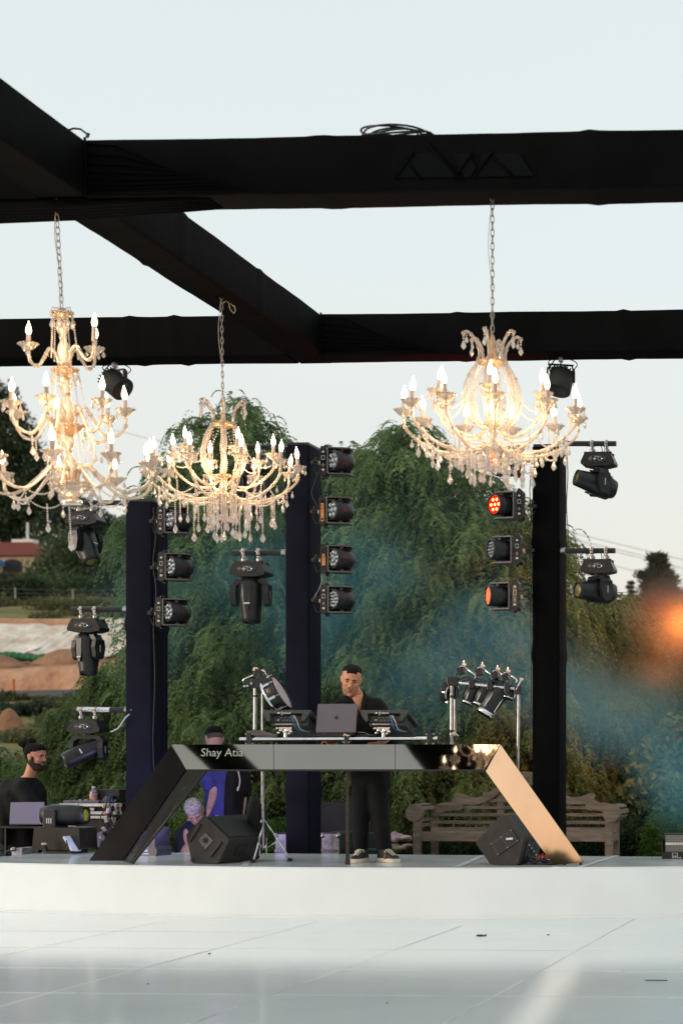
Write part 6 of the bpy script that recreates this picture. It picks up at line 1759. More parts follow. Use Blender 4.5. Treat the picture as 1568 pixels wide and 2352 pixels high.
# chest skin under the open collar and the forearm/hand on the deck
erings(mb, [(dl(826, 1645, .01), .09, .085, 0), (dl(825, 1620, .0), .085, .075, 0), (dl(822, 1604, -.01), .060, .055, 0)])
handp = dl(872, 1707, -.24)
limb(mb, [dl(897, 1690, -.05), handp], [.036, .027])
hand(mb, handp, (-.8, -.35, -.15), (0, -.4, 1), 1.0, .6)
handl = dl(748, 1700, -.20)
limb(mb, [dl(742, 1690, -.02), handl], [.036, .027]); hand(mb, handl, (.5, -.6, -.1), (0, -.3, 1), 1.0, .6, -1)
# lower legs hidden by trousers keep the body one piece
limb(mb, [dl(826, 1640, .02), dl(850, 1760, .03)], [.06, .08]); limb(mb, [dl(850, 1760, .03), dl(838, 1860, .0), dl(830, 1962, .02)], [.08, .05, .036]); limb(mb, [dl(850, 1760, .03), dl(868, 1860, .0), dl(880, 1962, .02)], [.08, .05, .036])
limb(mb, [dl(826, 1625, .02), dl(772, 1625, .02), dl(755, 1645, .02), dl(742, 1690, -.02)], [.06, .045, .04, .036]); limb(mb, [dl(830, 1625, .02), dl(868, 1622, .02), dl(885, 1645, .02), dl(897, 1690, -.05)], [.06, .045, .036])
mb.build('body', M['skin'], dj, remesh=.0055, smooth_it=3)
zs, g_ = head_surface()
hline = lambda p: (p.z > .078 - .55 * max(0, p.y + .02) + (.006 if abs(p.x) < .028 and p.y < -.02 else 0) + (.012 if abs(p.x) > .035 and p.y < -.03 else 0)) if p.y < .0 else (p.z > -.045 if p.y > .035 else p.z > .030)
cap(zs, g_, hline, lambda p: .002 + .009 * max(0, min(1, (p.z - .065 + .9 * max(0, p.y)) / .05)), HM, 1.04, 1, .005).build('hair', M['hair'], dj)
cap(zs, g_, lambda p: -.115 < p.z < -.050 and p.y < -.0 and not (abs(p.x) < .022 and -.062 < p.z < -.048), lambda p: .0022, HM, 1.04, 2, .001).build('stubble', M['stubble'], dj)
cap(zs, g_, lambda p: -.045 < p.z < -.034 and p.y < -.05 and abs(p.x) < .026, lambda p: .0115, HM, 1.04, 2, .001).build('moustache', M['stubble'], dj)
face_bits(dj, HM, 1.04, M['hair'])
# shirt
mb = MB()
erings(mb, [(dl(850, 1775, .02), .165, .115, 0), (dl(848, 1730, .02), .160, .115, 0), (dl(840, 1685, .02), .175, .120, 0), (dl(833, 1645, .01), .178, .115, 0), (dl(829, 1620, .0), .178, .100, 0), (dl(826, 1606, .0), .150, .085, 0), (dl(822, 1596, .01), .085, .068, 0)])
limb(mb, [dl(786, 1620, .0), dl(758, 1640, .02), dl(738, 1695, -.02), dl(744, 1716, -.08)], [.066, .058, .050, .044])
limb(mb, [dl(866, 1619, .0), dl(884, 1645, .01), dl(903, 1700, -.0), dl(892, 1722, -.08)], [.066, .058, .050, .044])
for k in range(9):
    a = k / 8; mb.ell(dl(812 + 4 * a, 1608 + 30 * a, .03), (.06, .05, .02), 8, 5) if False else None
so = mb.build('shirt', M['shirt_black'], dj, remesh=.012, smooth_it=4)
# V opening: skin patch standing proud of the shirt, collar flaps beside it
mb = MB()
A_, B_, C_ = dl(802, 1599, -.115), dl(833, 1595, -.085), dl(824, 1640, -.140)
m1 = (A_ + B_) / 2 + Vector((0, -.02, -.035))
vs = [A_, B_, C_, m1, A_ + Vector((.0, .05, 0)), B_ + Vector((0, .05, 0)), C_ + Vector((0, .04, 0))]
mb.add(vs, [(0, 3, 1), (0, 2, 3), (3, 2, 1), (0, 4, 6, 2), (1, 2, 6, 5), (0, 1, 5, 4)], True); mb.build('chest', M['skin'], dj)
mb = MB()
def flap(a, b, c, d, th=.012):
    vs = [a, b, c, d] + [v + Vector((0, th, 0)) for v in (a, b, c, d)]
    mb.add(vs, [(0, 1, 2, 3), (7, 6, 5, 4), (0, 4, 5, 1), (1, 5, 6, 2), (2, 6, 7, 3), (3, 7, 4, 0)])
flap(dl(797, 1594, -.07), dl(790, 1610, -.115), dl(806, 1612, -.140), dl(806, 1600, -.12))
flap(dl(835, 1585, -.04), dl(843, 1600, -.10), dl(835, 1622, -.142), dl(829, 1616, -.142))
flap(dl(806, 1602, -.125), dl(803, 1612, -.140), dl(822, 1645, -.150), dl(827, 1638, -.150))
flap(dl(833, 1603, -.125), dl(826, 1636, -.150), dl(831, 1641, -.146), dl(840, 1614, -.130))
mb.build('collar', M['shirt_black'], dj, bevel=.003)
mb = MB()
erings(mb, [(dl(850, 1745, .02), .155, .110, 0), (dl(850, 1775, .02), .170, .125, 0), (dl(850, 1800, .02), .165, .12, 0)])
limb(mb, [dl(834, 1792, .01), dl(828, 1870, -.02), dl(828, 1960, .02)], [.098, .076, .064]); limb(mb, [dl(866, 1792, .01), dl(872, 1870, -.02), dl(883, 1958, .02)], [.098, .078, .066])
mb.build('trousers', M['trouser_black'], dj, remesh=.012, smooth_it=3)
M['sneaker'] = mat('black_leather_sneaker', (.018, .018, .018), .5)
M['sole'] = mat('cream_sole', (.62, .55, .45), .7)
M['lace'] = mat('cream_laces', (.60, .56, .48), .8)
M['red'] = mat('red_stripe', (.42, .02, .015), .6); M['green_s'] = mat('dark_green_stripe', (.01, .07, .03), .6)
def shoe(px, rz, label, stripe):
    base = P(px, CY, DY - .10) - Vector(dj.location); base.z = 0
    A = T(base.x, base.y, .002) @ RZ(rz)
    mb = MB(); mb.M = A
    out = [(.0, -.150), (.030, -.143), (.045, -.115), (.046, -.06), (.038, .0), (.036, .08), (.028, .118), (.0, .128), (-.028, .118), (-.036, .08), (-.036, .0), (-.043, -.06), (-.042, -.115), (-.028, -.143)]
    rings = [[Vector((x * e, y * e2, z)) for x, y in out] for z, e, e2 in ((0, 1.03, 1.0), (.030, 1.06, 1.02), (.034, 1.0, .98))]
    mb.loft(rings, True); so_ = mb.build('sole', M['sole'], dj, label=label + ' sole')
    mb = MB(); mb.M = A
    rr3 = []
    for z, e, y0, y1 in ((.030, 1.0, -.148, .124), (.050, .96, -.138, .122), (.068, .86, -.095, .118), (.085, .76, -.045, .112), (.105, .70, .0, .108)):
        rr3.append([Vector((x * e, y0 + (y + .15) / .278 * (y1 - y0), z + (.0))) for x, y in out])
    mb.loft(rr3, True); u = mb.build('sneaker', M['sneaker'], dj, label=label)
    mb = MB(); mb.M = A
    for k in range(6): mb.tube([(-.024, -.105 + .018 * k, .062 + .008 * k), (0, -.110 + .018 * k, .071 + .008 * k), (.024, -.105 + .018 * k, .062 + .008 * k)], .0045, 5)
    mb.tube([(-.02, -.01, .11), (-.045, -.02, .09), (-.02, -.03, .085), (.02, -.03, .085), (.045, -.02, .09), (.02, -.01, .11)], .0035, 5)
    mb.build('laces', M['lace'], u)
    if stripe:
        mb = MB(); mb.M = A
        for k, mm in ((-1, 1), (0, 0), (1, 1)): mb.box((-.040, -.028 + .011 * k, .052), (.012, .011, .045), RY(.25), mi=mm); mb.box((.040, -.028 + .011 * k, .052), (.012, .011, .045), RY(-.25), mi=mm)
        mb.build('stripe', [M['red'], M['green_s']], u)
    return u
shoe(828, R(-4), 'left black sneaker seen from the toe', False)
shoe(889, R(52), 'right black sneaker turned outwards with red stripe', True)

# ---------------- bearded man at the left edge
MY = 16.7
m0 = P(50, CY, MY); man = thing('person', 'bearded man with a hair bun and black jumper behind the mixing case', 'person', (m0.x, MY, .02))
def ml(px, py, dy=0.0): return P(px, py, MY + dy) - Vector(man.location)
hc = ml(83, 1739, 0); HM = T(*hc) @ RZ(R(80)) @ RX(R(8))
mb = head(man, HM, None, None, None, s=1.05)
limb(mb, [ml(78, 1752, .0), ml(68, 1785, .02), ml(62, 1800, .02)], [.054, .056, .065])
limb(mb, [ml(62, 1800, .02), ml(50, 1960, .05)], [.09, .10]); limb(mb, [ml(50, 1950, 0), ml(40, 2040, 0)], [.09, .06]); limb(mb, [ml(50, 1950, .1), ml(62, 2040, .1)], [.09, .06])
limb(mb, [ml(52, 1812, -.10), ml(98, 1880, -.15), ml(110, 1890, -.22)], [.05, .04, .03]); hand(mb, ml(112, 1890, -.24), (.8, -.4, -.2), (0, 0, 1), 1.0, .4)
mb.build('body', M['skin'], man, remesh=.0065, smooth_it=3)
cap(zs, g_, lambda p: (p.z > .058 + .4 * max(0, -p.y - .03) - .3 * max(0, p.y + .03)) if p.y < .0 else p.z > (-.055 if p.y > .03 else .03), lambda p: .003 + .012 * max(0, min(1, (p.z - .05 + .9 * max(0, p.y)) / .05)), HM, 1.05, 4, .006).build('hair', M['hair'], man)
mb = MB(); rr = random.Random(2); bc = ml(63, 1708, .05)
for k in range(16): mb.ell(bc + Vector((rr.uniform(-.05, .05), rr.uniform(-.04, .04), rr.uniform(-.05, .05))), rr.uniform(.022, .040), 8, 6)
limb(mb, [ml(72, 1715, .03), ml(62, 1722, .05)], [.05, .04]); mb.build('hair_bun', M['hair'], man, remesh=.008)
cap(zs, g_, lambda p: (p.z < -.048 and p.y < .035 and not (abs(p.x) < .017 and p.z > -.064 and p.y < -.06)) or (abs(p.x) > .05 and p.z < .01 and -.03 < p.y < .012), lambda p: .012 if p.z < -.08 else .005, HM, 1.05, 6, .006).build('beard', M['beard'], man)
cap(zs, g_, lambda p: -.046 < p.z < -.034 and p.y < -.05 and abs(p.x) < .03, lambda p: .013, HM, 1.05, 2, .001).build('moustache', M['beard'], man)
face_bits(man, HM, 1.05, M['hair'])
mb = MB()
erings(mb, [(ml(50, 1975, .05), .205, .16, 0), (ml(54, 1900, .05), .205, .16, 0), (ml(56, 1850, .04), .215, .16, .3), (ml(55, 1818, .03), .215, .15, .5), (ml(57, 1798, .02), .165, .12, .5), (ml(62, 1785, .02), .085, .08, 0)])
limb(mb, [ml(22, 1810, -.02), ml(10, 1865, -.05), ml(14, 1925, -.10)], [.10, .085, .07]); limb(mb, [ml(52, 1812, -.08), ml(76, 1850, -.12), ml(98, 1880, -.15), ml(108, 1889, -.20)], [.10, .085, .068, .05])
mb.build('jumper', M['shirt_black'], man, remesh=.014, smooth_it=4)
mb = MB(); limb(mb, [ml(50, 1960, -.03), ml(42, 2045, 0)], [.10, .07]); limb(mb, [ml(52, 1960, .12), ml(62, 2045, .1)], [.10, .07]); mb.build('trousers', M['trouser_black'], man, remesh=.014)

# ---------------- man in the blue T-shirt, back turned
TY2 = 16.5
m0 = P(505, CY, TY2); man = thing('person', 'man in a blue T-shirt standing with his back turned behind the booth bar, tattooed forearm', 'person', (m0.x, TY2, .02))
def bl_(px, py, dy=0.0): return P(px, py, TY2 + dy) - Vector(man.location)
hc = bl_(492, 1699, 0); HM = T(*hc) @ RZ(R(-143)) @ RX(R(14))
mb = head(man, HM, None, None, None, s=1.06)
limb(mb, [bl_(494, 1708, .0), bl_(505, 1738, .03), bl_(508, 1750, .03)], [.056, .060, .07])
limb(mb, [bl_(508, 1750, .03), bl_(510, 1880, .05)], [.09, .11]); limb(mb, [bl_(508, 1875, 0), bl_(505, 2050, 0)], [.09, .06]); limb(mb, [bl_(525, 1875, .1), bl_(530, 2050, .1)], [.09, .06])
limb(mb, [bl_(508, 1760, .0), bl_(484, 1772, -.02), bl_(492, 1815, -.06), bl_(480, 1862, -.10)], [.06, .055, .046, .030]); hand(mb, bl_(480, 1866, -.10), (-.1, -.1, -1), (-1, 0, 0), 1.0, .35)
limb(mb, [bl_(508, 1760, .0), bl_(548, 1775, .04), bl_(556, 1830, .05), bl_(552, 1880, .02)], [.06, .055, .046, .035]); hand(mb, bl_(552, 1882, .02), (0, -.2, -1), (1, 0, 0), 1.0, .35)
mb.build('body', M['skin_pale'], man, remesh=.007, smooth_it=3)
cap(zs, g_, lambda p: p.z > .040, lambda p: .002 + .006 * max(0, min(1, (p.z - .045) / .05)), HM, 1.06, 4, .003).build('hair', M['hair'], man)
cap(zs, g_, lambda p: p.z < .042 and p.z > .0 and p.y > .025, lambda p: .0018, HM, 1.06, 4, .0004).build('hair_fade', mat('faded_hair', (.10, .065, .055), .8), man)
mb = MB()
erings(mb, [(bl_(508, 1888, .05), .165, .13, -.3), (bl_(508, 1840, .05), .165, .13, -.3), (bl_(509, 1795, .05), .175, .125, -.3), (bl_(509, 1764, .04), .18, .115, -.3), (bl_(508, 1750, .03), .15, .10, -.3), (bl_(506, 1742, .03), .085, .07, -.3)])
limb(mb, [bl_(488, 1764, -.01), bl_(482, 1783, -.03), bl_(483, 1800, -.045)], [.078, .084, .088])
mb.build('t_shirt', M['shirt_blue'], man, remesh=.012, smooth_it=3)
mb = MB()
erings(mb, [(bl_(540, 1890, .05), .105, .145, -.3), (bl_(541, 1840, .05), .105, .145, -.3), (bl_(542, 1790, .05), .11, .14, -.3), (bl_(540, 1760, .04), .10, .12, -.3), (bl_(533, 1748, .03), .06, .09, -.3)])
limb(mb, [bl_(552, 1768, .04), bl_(560, 1800, .05), bl_(560, 1815, .05)], [.075, .07, .066])
mb.build('black_vest', M['shirt_black'], man, remesh=.012, smooth_it=3)
mb = MB(); limb(mb, [bl_(506, 1885, 0), bl_(505, 2045, 0)], [.10, .07]); limb(mb, [bl_(526, 1885, .1), bl_(530, 2045, .1)], [.10, .07]); mb.build('trousers', M['trouser_black'], man, remesh=.014)
mb = MB(); mb.tube(spline([bl_(546, 1766, -.16), bl_(551, 1790, -.17), bl_(549, 1808, -.17), bl_(546, 1815, -.17)], 14), .0055, 6); mb.cyl(bl_(548, 1808, -.172), bl_(546, 1816, -.172), .009, n=8); mb.build('white_lead', mat('white_lead', (.6, .58, .52), .5), man)
mb = MB(); rr = random.Random(8)
for k in range(14):
    t_ = k / 13; c = bl_(491 - 9 * t_, 1814 + 44 * t_, -.095 - .03 * t_); mb.tube([c + Vector((-.02, -.018 + .01 * t_, rr.uniform(-.006, .006))), c + Vector((0, -.018 + .006 * t_, rr.uniform(-.01, .01))), c + Vector((.016, -.010, rr.uniform(-.006, .006)))], .0018, 4)
mb.build('tattoo', mat('tattoo_ink', (.25, .16, .14), .6), man)

# ---------------- crouching grey haired man
GY = 16.3
m0 = P(450, CY, GY); man = thing('person', 'crouching man with cropped grey hair and dark top, head bowed behind the left monitor', 'person', (m0.x, GY, .02))
def gl(px, py, dy=0.0): return P(px, py, GY + dy) - Vector(man.location)
hc = gl(447, 1864, -.05); HM = T(*hc) @ RZ(R(14)) @ RY(R(-10)) @ RX(R(52))
mb = head(man, HM, None, None, None, s=1.04)
limb(mb, [gl(449, 1872, .06), gl(452, 1893, .14)], [.056, .07]); limb(mb, [gl(452, 1893, .14), gl(462, 1960, .22)], [.10, .13])
limb(mb, [gl(462, 1955, .2), gl(430, 1960, -.05), gl(436, 2035, .05)], [.09, .07, .05]); limb(mb, [gl(470, 1955, .2), gl(480, 1965, -.05), gl(480, 2035, .05)], [.09, .07, .05])
limb(mb, [gl(435, 1905, .1), gl(420, 1950, .0), gl(440, 1975, -.12)], [.06, .045, .03]); hand(mb, gl(441, 1976, -.14), (.4, -.7, -.2), (0, 0, 1), 1, .5)
mb.build('body', M['skin_pale'], man, remesh=.007, smooth_it=3)
cap(zs, g_, lambda p: (p.z > .055 if p.y < -.02 else (p.z > .02 if p.y < .035 else p.z > -.06)), lambda p: .006, HM, 1.04, 4, .002).build('hair', M['hair_grey'], man)
face_bits(man, HM, 1.04, M['hair_grey'])
mb = MB(); erings(mb, [(gl(452, 2000, .2), .19, .16, 0), (gl(450, 1950, .2), .20, .17, 0), (gl(450, 1915, .17), .20, .14, 0), (gl(450, 1893, .14), .12, .10, 0), (gl(450, 1884, .12), .08, .08, 0)])
limb(mb, [gl(428, 1912, .12), gl(416, 1945, .02), gl(424, 1968, -.06)], [.085, .07, .055]); limb(mb, [gl(472, 1912, .12), gl(486, 1948, .02)], [.085, .06]); mb.build('dark_top', M['navy'], man, remesh=.014, smooth_it=3)
mb = MB(); limb(mb, [gl(462, 1965, .2), gl(430, 1970, -.05), gl(436, 2040, .05)], [.11, .085, .06]); limb(mb, [gl(470, 1965, .2), gl(482, 1975, -.05), gl(482, 2040, .05)], [.11, .085, .06]); mb.build('trousers', M['trouser_black'], man, remesh=.014)
# ------------------------------------------------------------------ bench
M['teak'] = mat('weathered_teak', (0.17, 0.125, 0.095), 0.75, var=.0, col2=(0.27, 0.215, 0.175), scale=5, bump=.5, bscale=30, aniso=(1, 6, 6))
BNY = 16.75
bc = P(1178, CY, BNY); bs = SCL(1178, BNY)
bench = thing('wooden_bench', 'large weathered wooden bench with scrolled arched back behind the stage', 'bench', (bc.x, BNY, .10))
def bx_(px): return (px - 1178) / bs
def bz_(py): return CAM_H + (CY - py) / bs - .10
half = bx_(1400)
def both(fn):
    for sx in (-1, 1): fn(sx)
def strip(pts_top, pts_bot, y, th, name, par=None):
    mb = MB(); mb.prism(pts_top + pts_bot[::-1], th, T(0, y, 0)); return mb.build(name, M['teak'], par or bench, bevel=.006)
yb = .48
# crest rail halves with the classic swoops (outline in picture rows)
up = [(962, 1856), (975, 1848), (990, 1846), (1002, 1846), (1014, 1838), (1009, 1830), (1012, 1825), (1024, 1825), (1045, 1832), (1066, 1834), (1085, 1828), (1100, 1818), (1103, 1812), (1112, 1812), (1122, 1800), (1130, 1792), (1145, 1790), (1160, 1782), (1178, 1776)]
lo = [(962, 1880), (985, 1868), (1010, 1864), (1026, 1864), (1034, 1858), (1032, 1850), (1045, 1850), (1068, 1850), (1090, 1843), (1108, 1833), (1120, 1822), (1132, 1812), (1150, 1806), (1165, 1804), (1178, 1800)]
for sx in (-1, 1):
    f = (lambda px: bx_(px)) if sx < 0 else (lambda px: -bx_(px))
    a = [(f(p), bz_(q)) for p, q in up]; b = [(f(p), bz_(q)) for p, q in lo]
    mb = MB(); mb.prism(a + b[::-1], .045, T(0, yb, 0)); mb.build('crest_rail', M['teak'], bench, bevel=.007)
mb = MB(); mb.box((0, yb, bz_(1784)), (.17, .05, .09)); mb.build('crest_block', M['teak'], bench, bevel=.008)
for py, h_, wd in ((1842, .034, .62), (1858, .034, 1), (1875, .034, 1), (1893, .034, 1)):
    mb = MB(); mb.box((0, yb + .002, bz_(py)), (half * 2 * wd * .985, .026, h_)); mb.build('back_slat', M['teak'], bench, bevel=.004)
mb = MB(); mb.box((0, yb + .004, bz_(1825)), (half * .9, .026, .034)); mb.build('back_slat', M['teak'], bench, bevel=.004)
mb = MB(); mb.box((0, yb - .002, bz_(1911)), (half * 2, .05, .055)); mb.build('back_rail', M['teak'], bench, bevel=.005)
for px in (1120, 1236, 962, 1394):
    top = 1808 if px in (1120, 1236) else 1862
    mb = MB(); z0 = bz_(1911) if px in (1120, 1236) else 0
    mb.box((bx_(px), yb + .02, (z0 + bz_(top)) / 2), (.07, .045, bz_(top) - z0)); mb.build('back_post', M['teak'], bench, bevel=.006)
for k in range(5):
    mb = MB(); mb.box((0, .06 + .088 * k, bz_(1914) - .004 * k + .0), (half * 2 - .06, .074, .024)); mb.build('seat_slat', M['teak'], bench, bevel=.004)
mb = MB(); mb.box((0, .0, bz_(1922)), (half * 2 - .04, .03, .095)); mb.build('seat_rail', M['teak'], bench, bevel=.005)
for sx in (-1, 1):
    x = sx * (half + .0)
    mb = MB(); mb.box((x, -.01, bz_(1880) / 2), (.075, .065, bz_(1880))); mb.build('front_leg', M['teak'], bench, bevel=.006)
    mb = MB(); r_ = .085
    mb.lathe([(r_, -.045), (r_, .045)], 22, T(x - sx * .005 + sx * .03, -.01, bz_(1868)) @ RX(R(90))); mb.build('arm_scroll', M['teak'], bench, bevel=.008)
    for k in range(6):
        a = R(150 - 48 * k) if sx > 0 else R(30 + 48 * k)
        mb = MB(); mb.box((x + sx * .03 + .075 * math.cos(a), .23, bz_(1866) + .075 * math.sin(a)), (.045, .46, .014), RY(PI / 2 - a)); mb.build('arm_slat', M['teak'], bench, bevel=.003)
    for py in (1885, 1897):
        mb = MB(); mb.box((x, .23, bz_(py)), (.03, .44, .034)); mb.build('arm_slat', M['teak'], bench, bevel=.003)
    mb = MB(); mb.box((x, .23, bz_(1925)), (.04, .44, .07)); mb.build('side_rail', M['teak'], bench, bevel=.004)
mb = MB(); mb.box((0, yb * .45, .08), (half * 2 - .1, .05, .05)); mb.build('stretcher', M['teak'], bench, bevel=.004)
# bag next to the bench
M['pinkcloth'] = mat('pale_lilac_cloth', (.36, .26, .30), .8, var=.2, scale=12, bump=.6, bscale=20)
c = P(921, 1925, 16.4)
bagm = MB(); rr = random.Random(9)
for k in range(12): bagm.ell((rr.uniform(-.07, .07), rr.uniform(-.06, .06), rr.uniform(-.01, .04)), (rr.uniform(.03, .06), .05, rr.uniform(.02, .04)), 9, 6)
tag(bagm.build('cloth_bundle', M['pinkcloth'], None, c, remesh=.009, smooth_it=2), 'pale lilac cloth bundle at the left end of the wooden bench', 'bag')
c = P(918, 1951, 16.35); mb = MB()
for k in range(14): 
    x = rr.uniform(-.15, .09); mb.ell((x, rr.uniform(-.05, .05), rr.uniform(-.03, .03) + .02 + x * .12), (rr.uniform(.03, .06), .05, rr.uniform(.015, .03)), 8, 5)
tag(mb.build('rumpled_jacket', mat('taupe_cloth', (.16, .125, .105), .85, var=.3, scale=10, bump=.5, bscale=20), None, c, remesh=.010, smooth_it=2), 'rumpled taupe jacket under the lilac bundle beside the bench', 'jacket')
# strobe light at the right edge
c = P(1562, 1966, 15.1)
sb = thing('strobe_light', 'grey strobe light with two grid panels cut off by the right edge', 'stage light', (c.x, 15.1, ST_Z), rz=R(2))
mb = MB(); mb.box((0, 0, .135), (.30, .08, .185)); mb.build('housing', M['plastic'], sb, bevel=.012)
mb = MB(); mb.box((0, -.041, .135), (.262, .006, .150)); mb.build('face_frame', mat('silver_grid', (.34, .34, .33), .4, metal=.5, var=.2, scale=90), sb, bevel=.003)
mb = MB()
for k in range(20): mb.box((-.125 + .0131 * k, -.0455, .135), (.002, .002, .145))
for k in range(10): mb.box((0, -.0457, .068 + .0148 * k), (.255, .002, .002))
mb.build('face_grid', M['plastic'], sb)
mb = MB(); mb.box((0, -.047, .135), (.262, .004, .020)); mb.build('light_tube', mat('white_tube', (.75, .72, .66), .3), sb)
mb = MB(); mb.prism([(-.16, .0), (.16, .0), (.165, .13), (.155, .18), (.15, .06), (-.15, .06), (-.155, .18), (-.165, .13)], .13, T(0, .0, .0)); mb.build('base', M['plastic'], sb, bevel=.006)
mb = MB(); mb.box((-.045, -.067, .038), (.05, .003, .034), mi=0); mb.box((-.045, -.069, .040), (.038, .002, .024), mi=1)
for k in range(4): mb.box((-.062 + .022 * k, -.067, .012), (.012, .003, .010), mi=0)
mb.build('control_panel', [M['white_mark'], M['oval']], sb)

# ------------------------------------------------------------------ road cases behind the stage
M['case_violet_lit'] = mat('violet_lit_metal_case', (.42, .40, .50), .35, metal=.3, var=.35, scale=16)  # violet light put into the pale metal colour
M['case_dark'] = mat('teal_black_case_side', (.035, .05, .055), .5, var=.3, scale=8)
M['case_black'] = mat('black_case_board', (.014, .014, .016), .55, var=.3, scale=10)
def road_case(label, pxa, pxb, ytop, Y, zb=.06, deep=.5, facem=None, sidem=None):
    a = P(pxa, ytop, Y); b = P(pxb, ytop, Y); w = b.x - a.x; h = a.z - zb
    t = thing('road_case', label, 'road case', ((a.x + b.x) / 2, Y, zb), group='road cases behind the stage')
    mb = MB(); mb.box((0, deep / 2, h / 2), (w, deep, h)); mb.build('body', sidem or M['case_dark'], t, bevel=.006)
    mb = MB(); mb.box((0, -.003, h / 2), (w * .94, .006, h * .96)); mb.build('front_panel', facem or M['case_violet_lit'], t, bevel=.002)
    for sx in (-1, 1):
        for z in (.04, h - .03): mb = MB(); mb.ell((sx * (w / 2 - .015), .0, z), (.024, .02, .024), 8, 6); mb.build('ball_corner', M['alu'], t)
    mb = MB(); mb.box((0, -.009, h * .5), (.10, .006, .09)); mb.build('latch', M['alu'], t, bevel=.003)
    mb = MB(); mb.box((0, -.008, h * .66), (w, .012, .022)); mb.box((-w / 2 + .01, deep / 2, h - .01), (.022, deep, .022)); mb.box((w / 2 - .01, deep / 2, h - .01), (.022, deep, .022)); mb.build('edging', M['alu'], t, bevel=.002)
    mb = MB()
    for k in range(4): mb.box((w / 2 + .004, .08 + .11 * k, h * .5), (.006, .07, h * .35))
    mb.build('side_recess', M['case_black'], t)
    return t
road_case('pale violet lit road case left of the middle pillar base', 631, 686, 1914, 16.6, deep=.4)
road_case('pale violet lit road case right of the middle pillar base', 738, 780, 1913, 16.6, deep=.55)
road_case('low dark road case behind the shoes of the DJ', 790, 878, 1914, 17.1, deep=.4, facem=M['case_dark'])
c = P(780, CY, 17.4); mb = MB(); mb.box((0, .2, .40), (.72, .4, .8)); 
mb.box((0, -.004, .40), (.66, .008, .72)); tag(mb.build('black_cabinet', M['case_black'], None, (c.x, 17.4, .05), bevel=.01), 'tall black cabinet behind the DJ legs next to the middle pillar', 'cabinet')
mb = MB(); a = P(743, 1782, 17.3)
tag(text_mesh('SX', .05, mat('faint_print', (.2, .2, .2), .6), .001, 'case_print', None), None, None) if False else None
# cable lying behind the drummer
mb = MB(); a = P(705, 1852, 16.9); b = P(800, 1838, 16.9)
mb.tube(spline([a, a.lerp(b, .3) + Vector((0, 0, -.03)), a.lerp(b, .65) + Vector((0, 0, -.01)), b], 14), .006, 5)
tag(mb.build('slack_cable', M['cable'], None), 'slack black cable hanging in front of the tall black cabinet', 'cable')

# ------------------------------------------------------------------ mixing position at the left
MXY = 16.35
M['silver'] = mat('silver_case_rail', (.62, .60, .62), .35, metal=.5, var=.12, scale=20)
a = P(137, 1848, MXY); b = P(281, 1848, MXY); w = b.x - a.x
mx = thing('mixing_case', 'open silver edged flight case with mixer on a black stand at the left', 'flight case', ((a.x + b.x) / 2, MXY, .05))
o_ = Vector(mx.location); s_ = SCL(200, MXY)
def mz(py): return CAM_H + (CY - py) / s_ - .05
mb = MB(); mb.box((0, .28, (mz(1846) + mz(1870)) / 2), (w, .56, mz(1846) - mz(1870))); mb.build('case_body', M['case_black'], mx, bevel=.004)
for py, h_ in ((1849, .030), (1867, .030), (1877, .028)):
    mb = MB(); ww = w if py < 1870 else w * .66; xo = 0 if py < 1870 else .02
    mb.box((xo, -.004, mz(py)), (ww, .014, h_)); mb.build('case_rail', M['silver'], mx, bevel=.003)
mb = MB(); mb.box((w / 2 - .035, -.010, mz(1858)), (.055, .016, .115)); mb.box((-w / 2 + .15, -.014, mz(1851)), (.10, .012, .045)); mb.box((w / 2 - .15, -.014, mz(1851)), (.08, .012, .045)); mb.box((.0, -.010, mz(1859)), (.09, .012, .03)); mb.build('case_hardware', M['chrome'], mx, bevel=.004)
mb = MB(); mb.box((w / 2 - .14, -.018, mz(1868)), (.04, .012, .045)); mb.build('red_tag', mat('red_tag', (.50, .03, .02), .5), mx)
mb = MB(); mb.prism([(-.15, mz(1947)), (.20, mz(1945)), (.19, mz(1880)), (-.16, mz(1880))], .3, T(.02, .2, 0)); mb.build('drape', M['case_black'], mx, bevel=.01)
for x in (-.20, .24):
    mb = MB(); mb.box((x, .0, (mz(1877) + mz(1898)) / 2), (.035, .035, mz(1877) - mz(1898))); mb.box((x, .25, mz(1880) / 2), (.03, .03, mz(1880))); mb.box((x + .02, .0, mz(1899)), (.07, .03, .02)); mb.build('stand_leg', M['alu'], mx, bevel=.002)
mb = MB(); mb.prism([(-.13, mz(1846)), (w / 2 - .20, mz(1846)), (w / 2 - .20, mz(1828)), (w / 2 - .25, mz(1829)), (.02, mz(1843))], .35, T(.04, .25, 0)); mb.box((-.12, .25, mz(1843)), (.36, .42, .035)); mb.build('mixer', mat('grey_mixer_body', (.12, .115, .14), .45, var=.2, scale=15), mx, bevel=.006)
mb = MB(); rr = random.Random(3)
for k in range(16): mb.cyl((-.26 + .03 * k, .12 + rr.uniform(-.03, .12), mz(1841)), (-.26 + .03 * k, .12, mz(1838)), .008, n=8, mi=k % 2)
mb.tube(spline([(-.27, .1, mz(1842)), (-.24, .1, mz(1834)), (-.20, .1, mz(1836))], 8), .008, 5); mb.build('mixer_knob', [M['plastic'], M['silver']], mx)
c = P(262, 1846, MXY + .3); mb = MB(); mb.box((0, .0, .06), (.26, .3, .17))
tag(mb.build('rack_unit', M['case_black'], None, (c.x, MXY + .3, c.z), bevel=.006), 'small black rack box on the right end of the mixing case', 'rack unit')
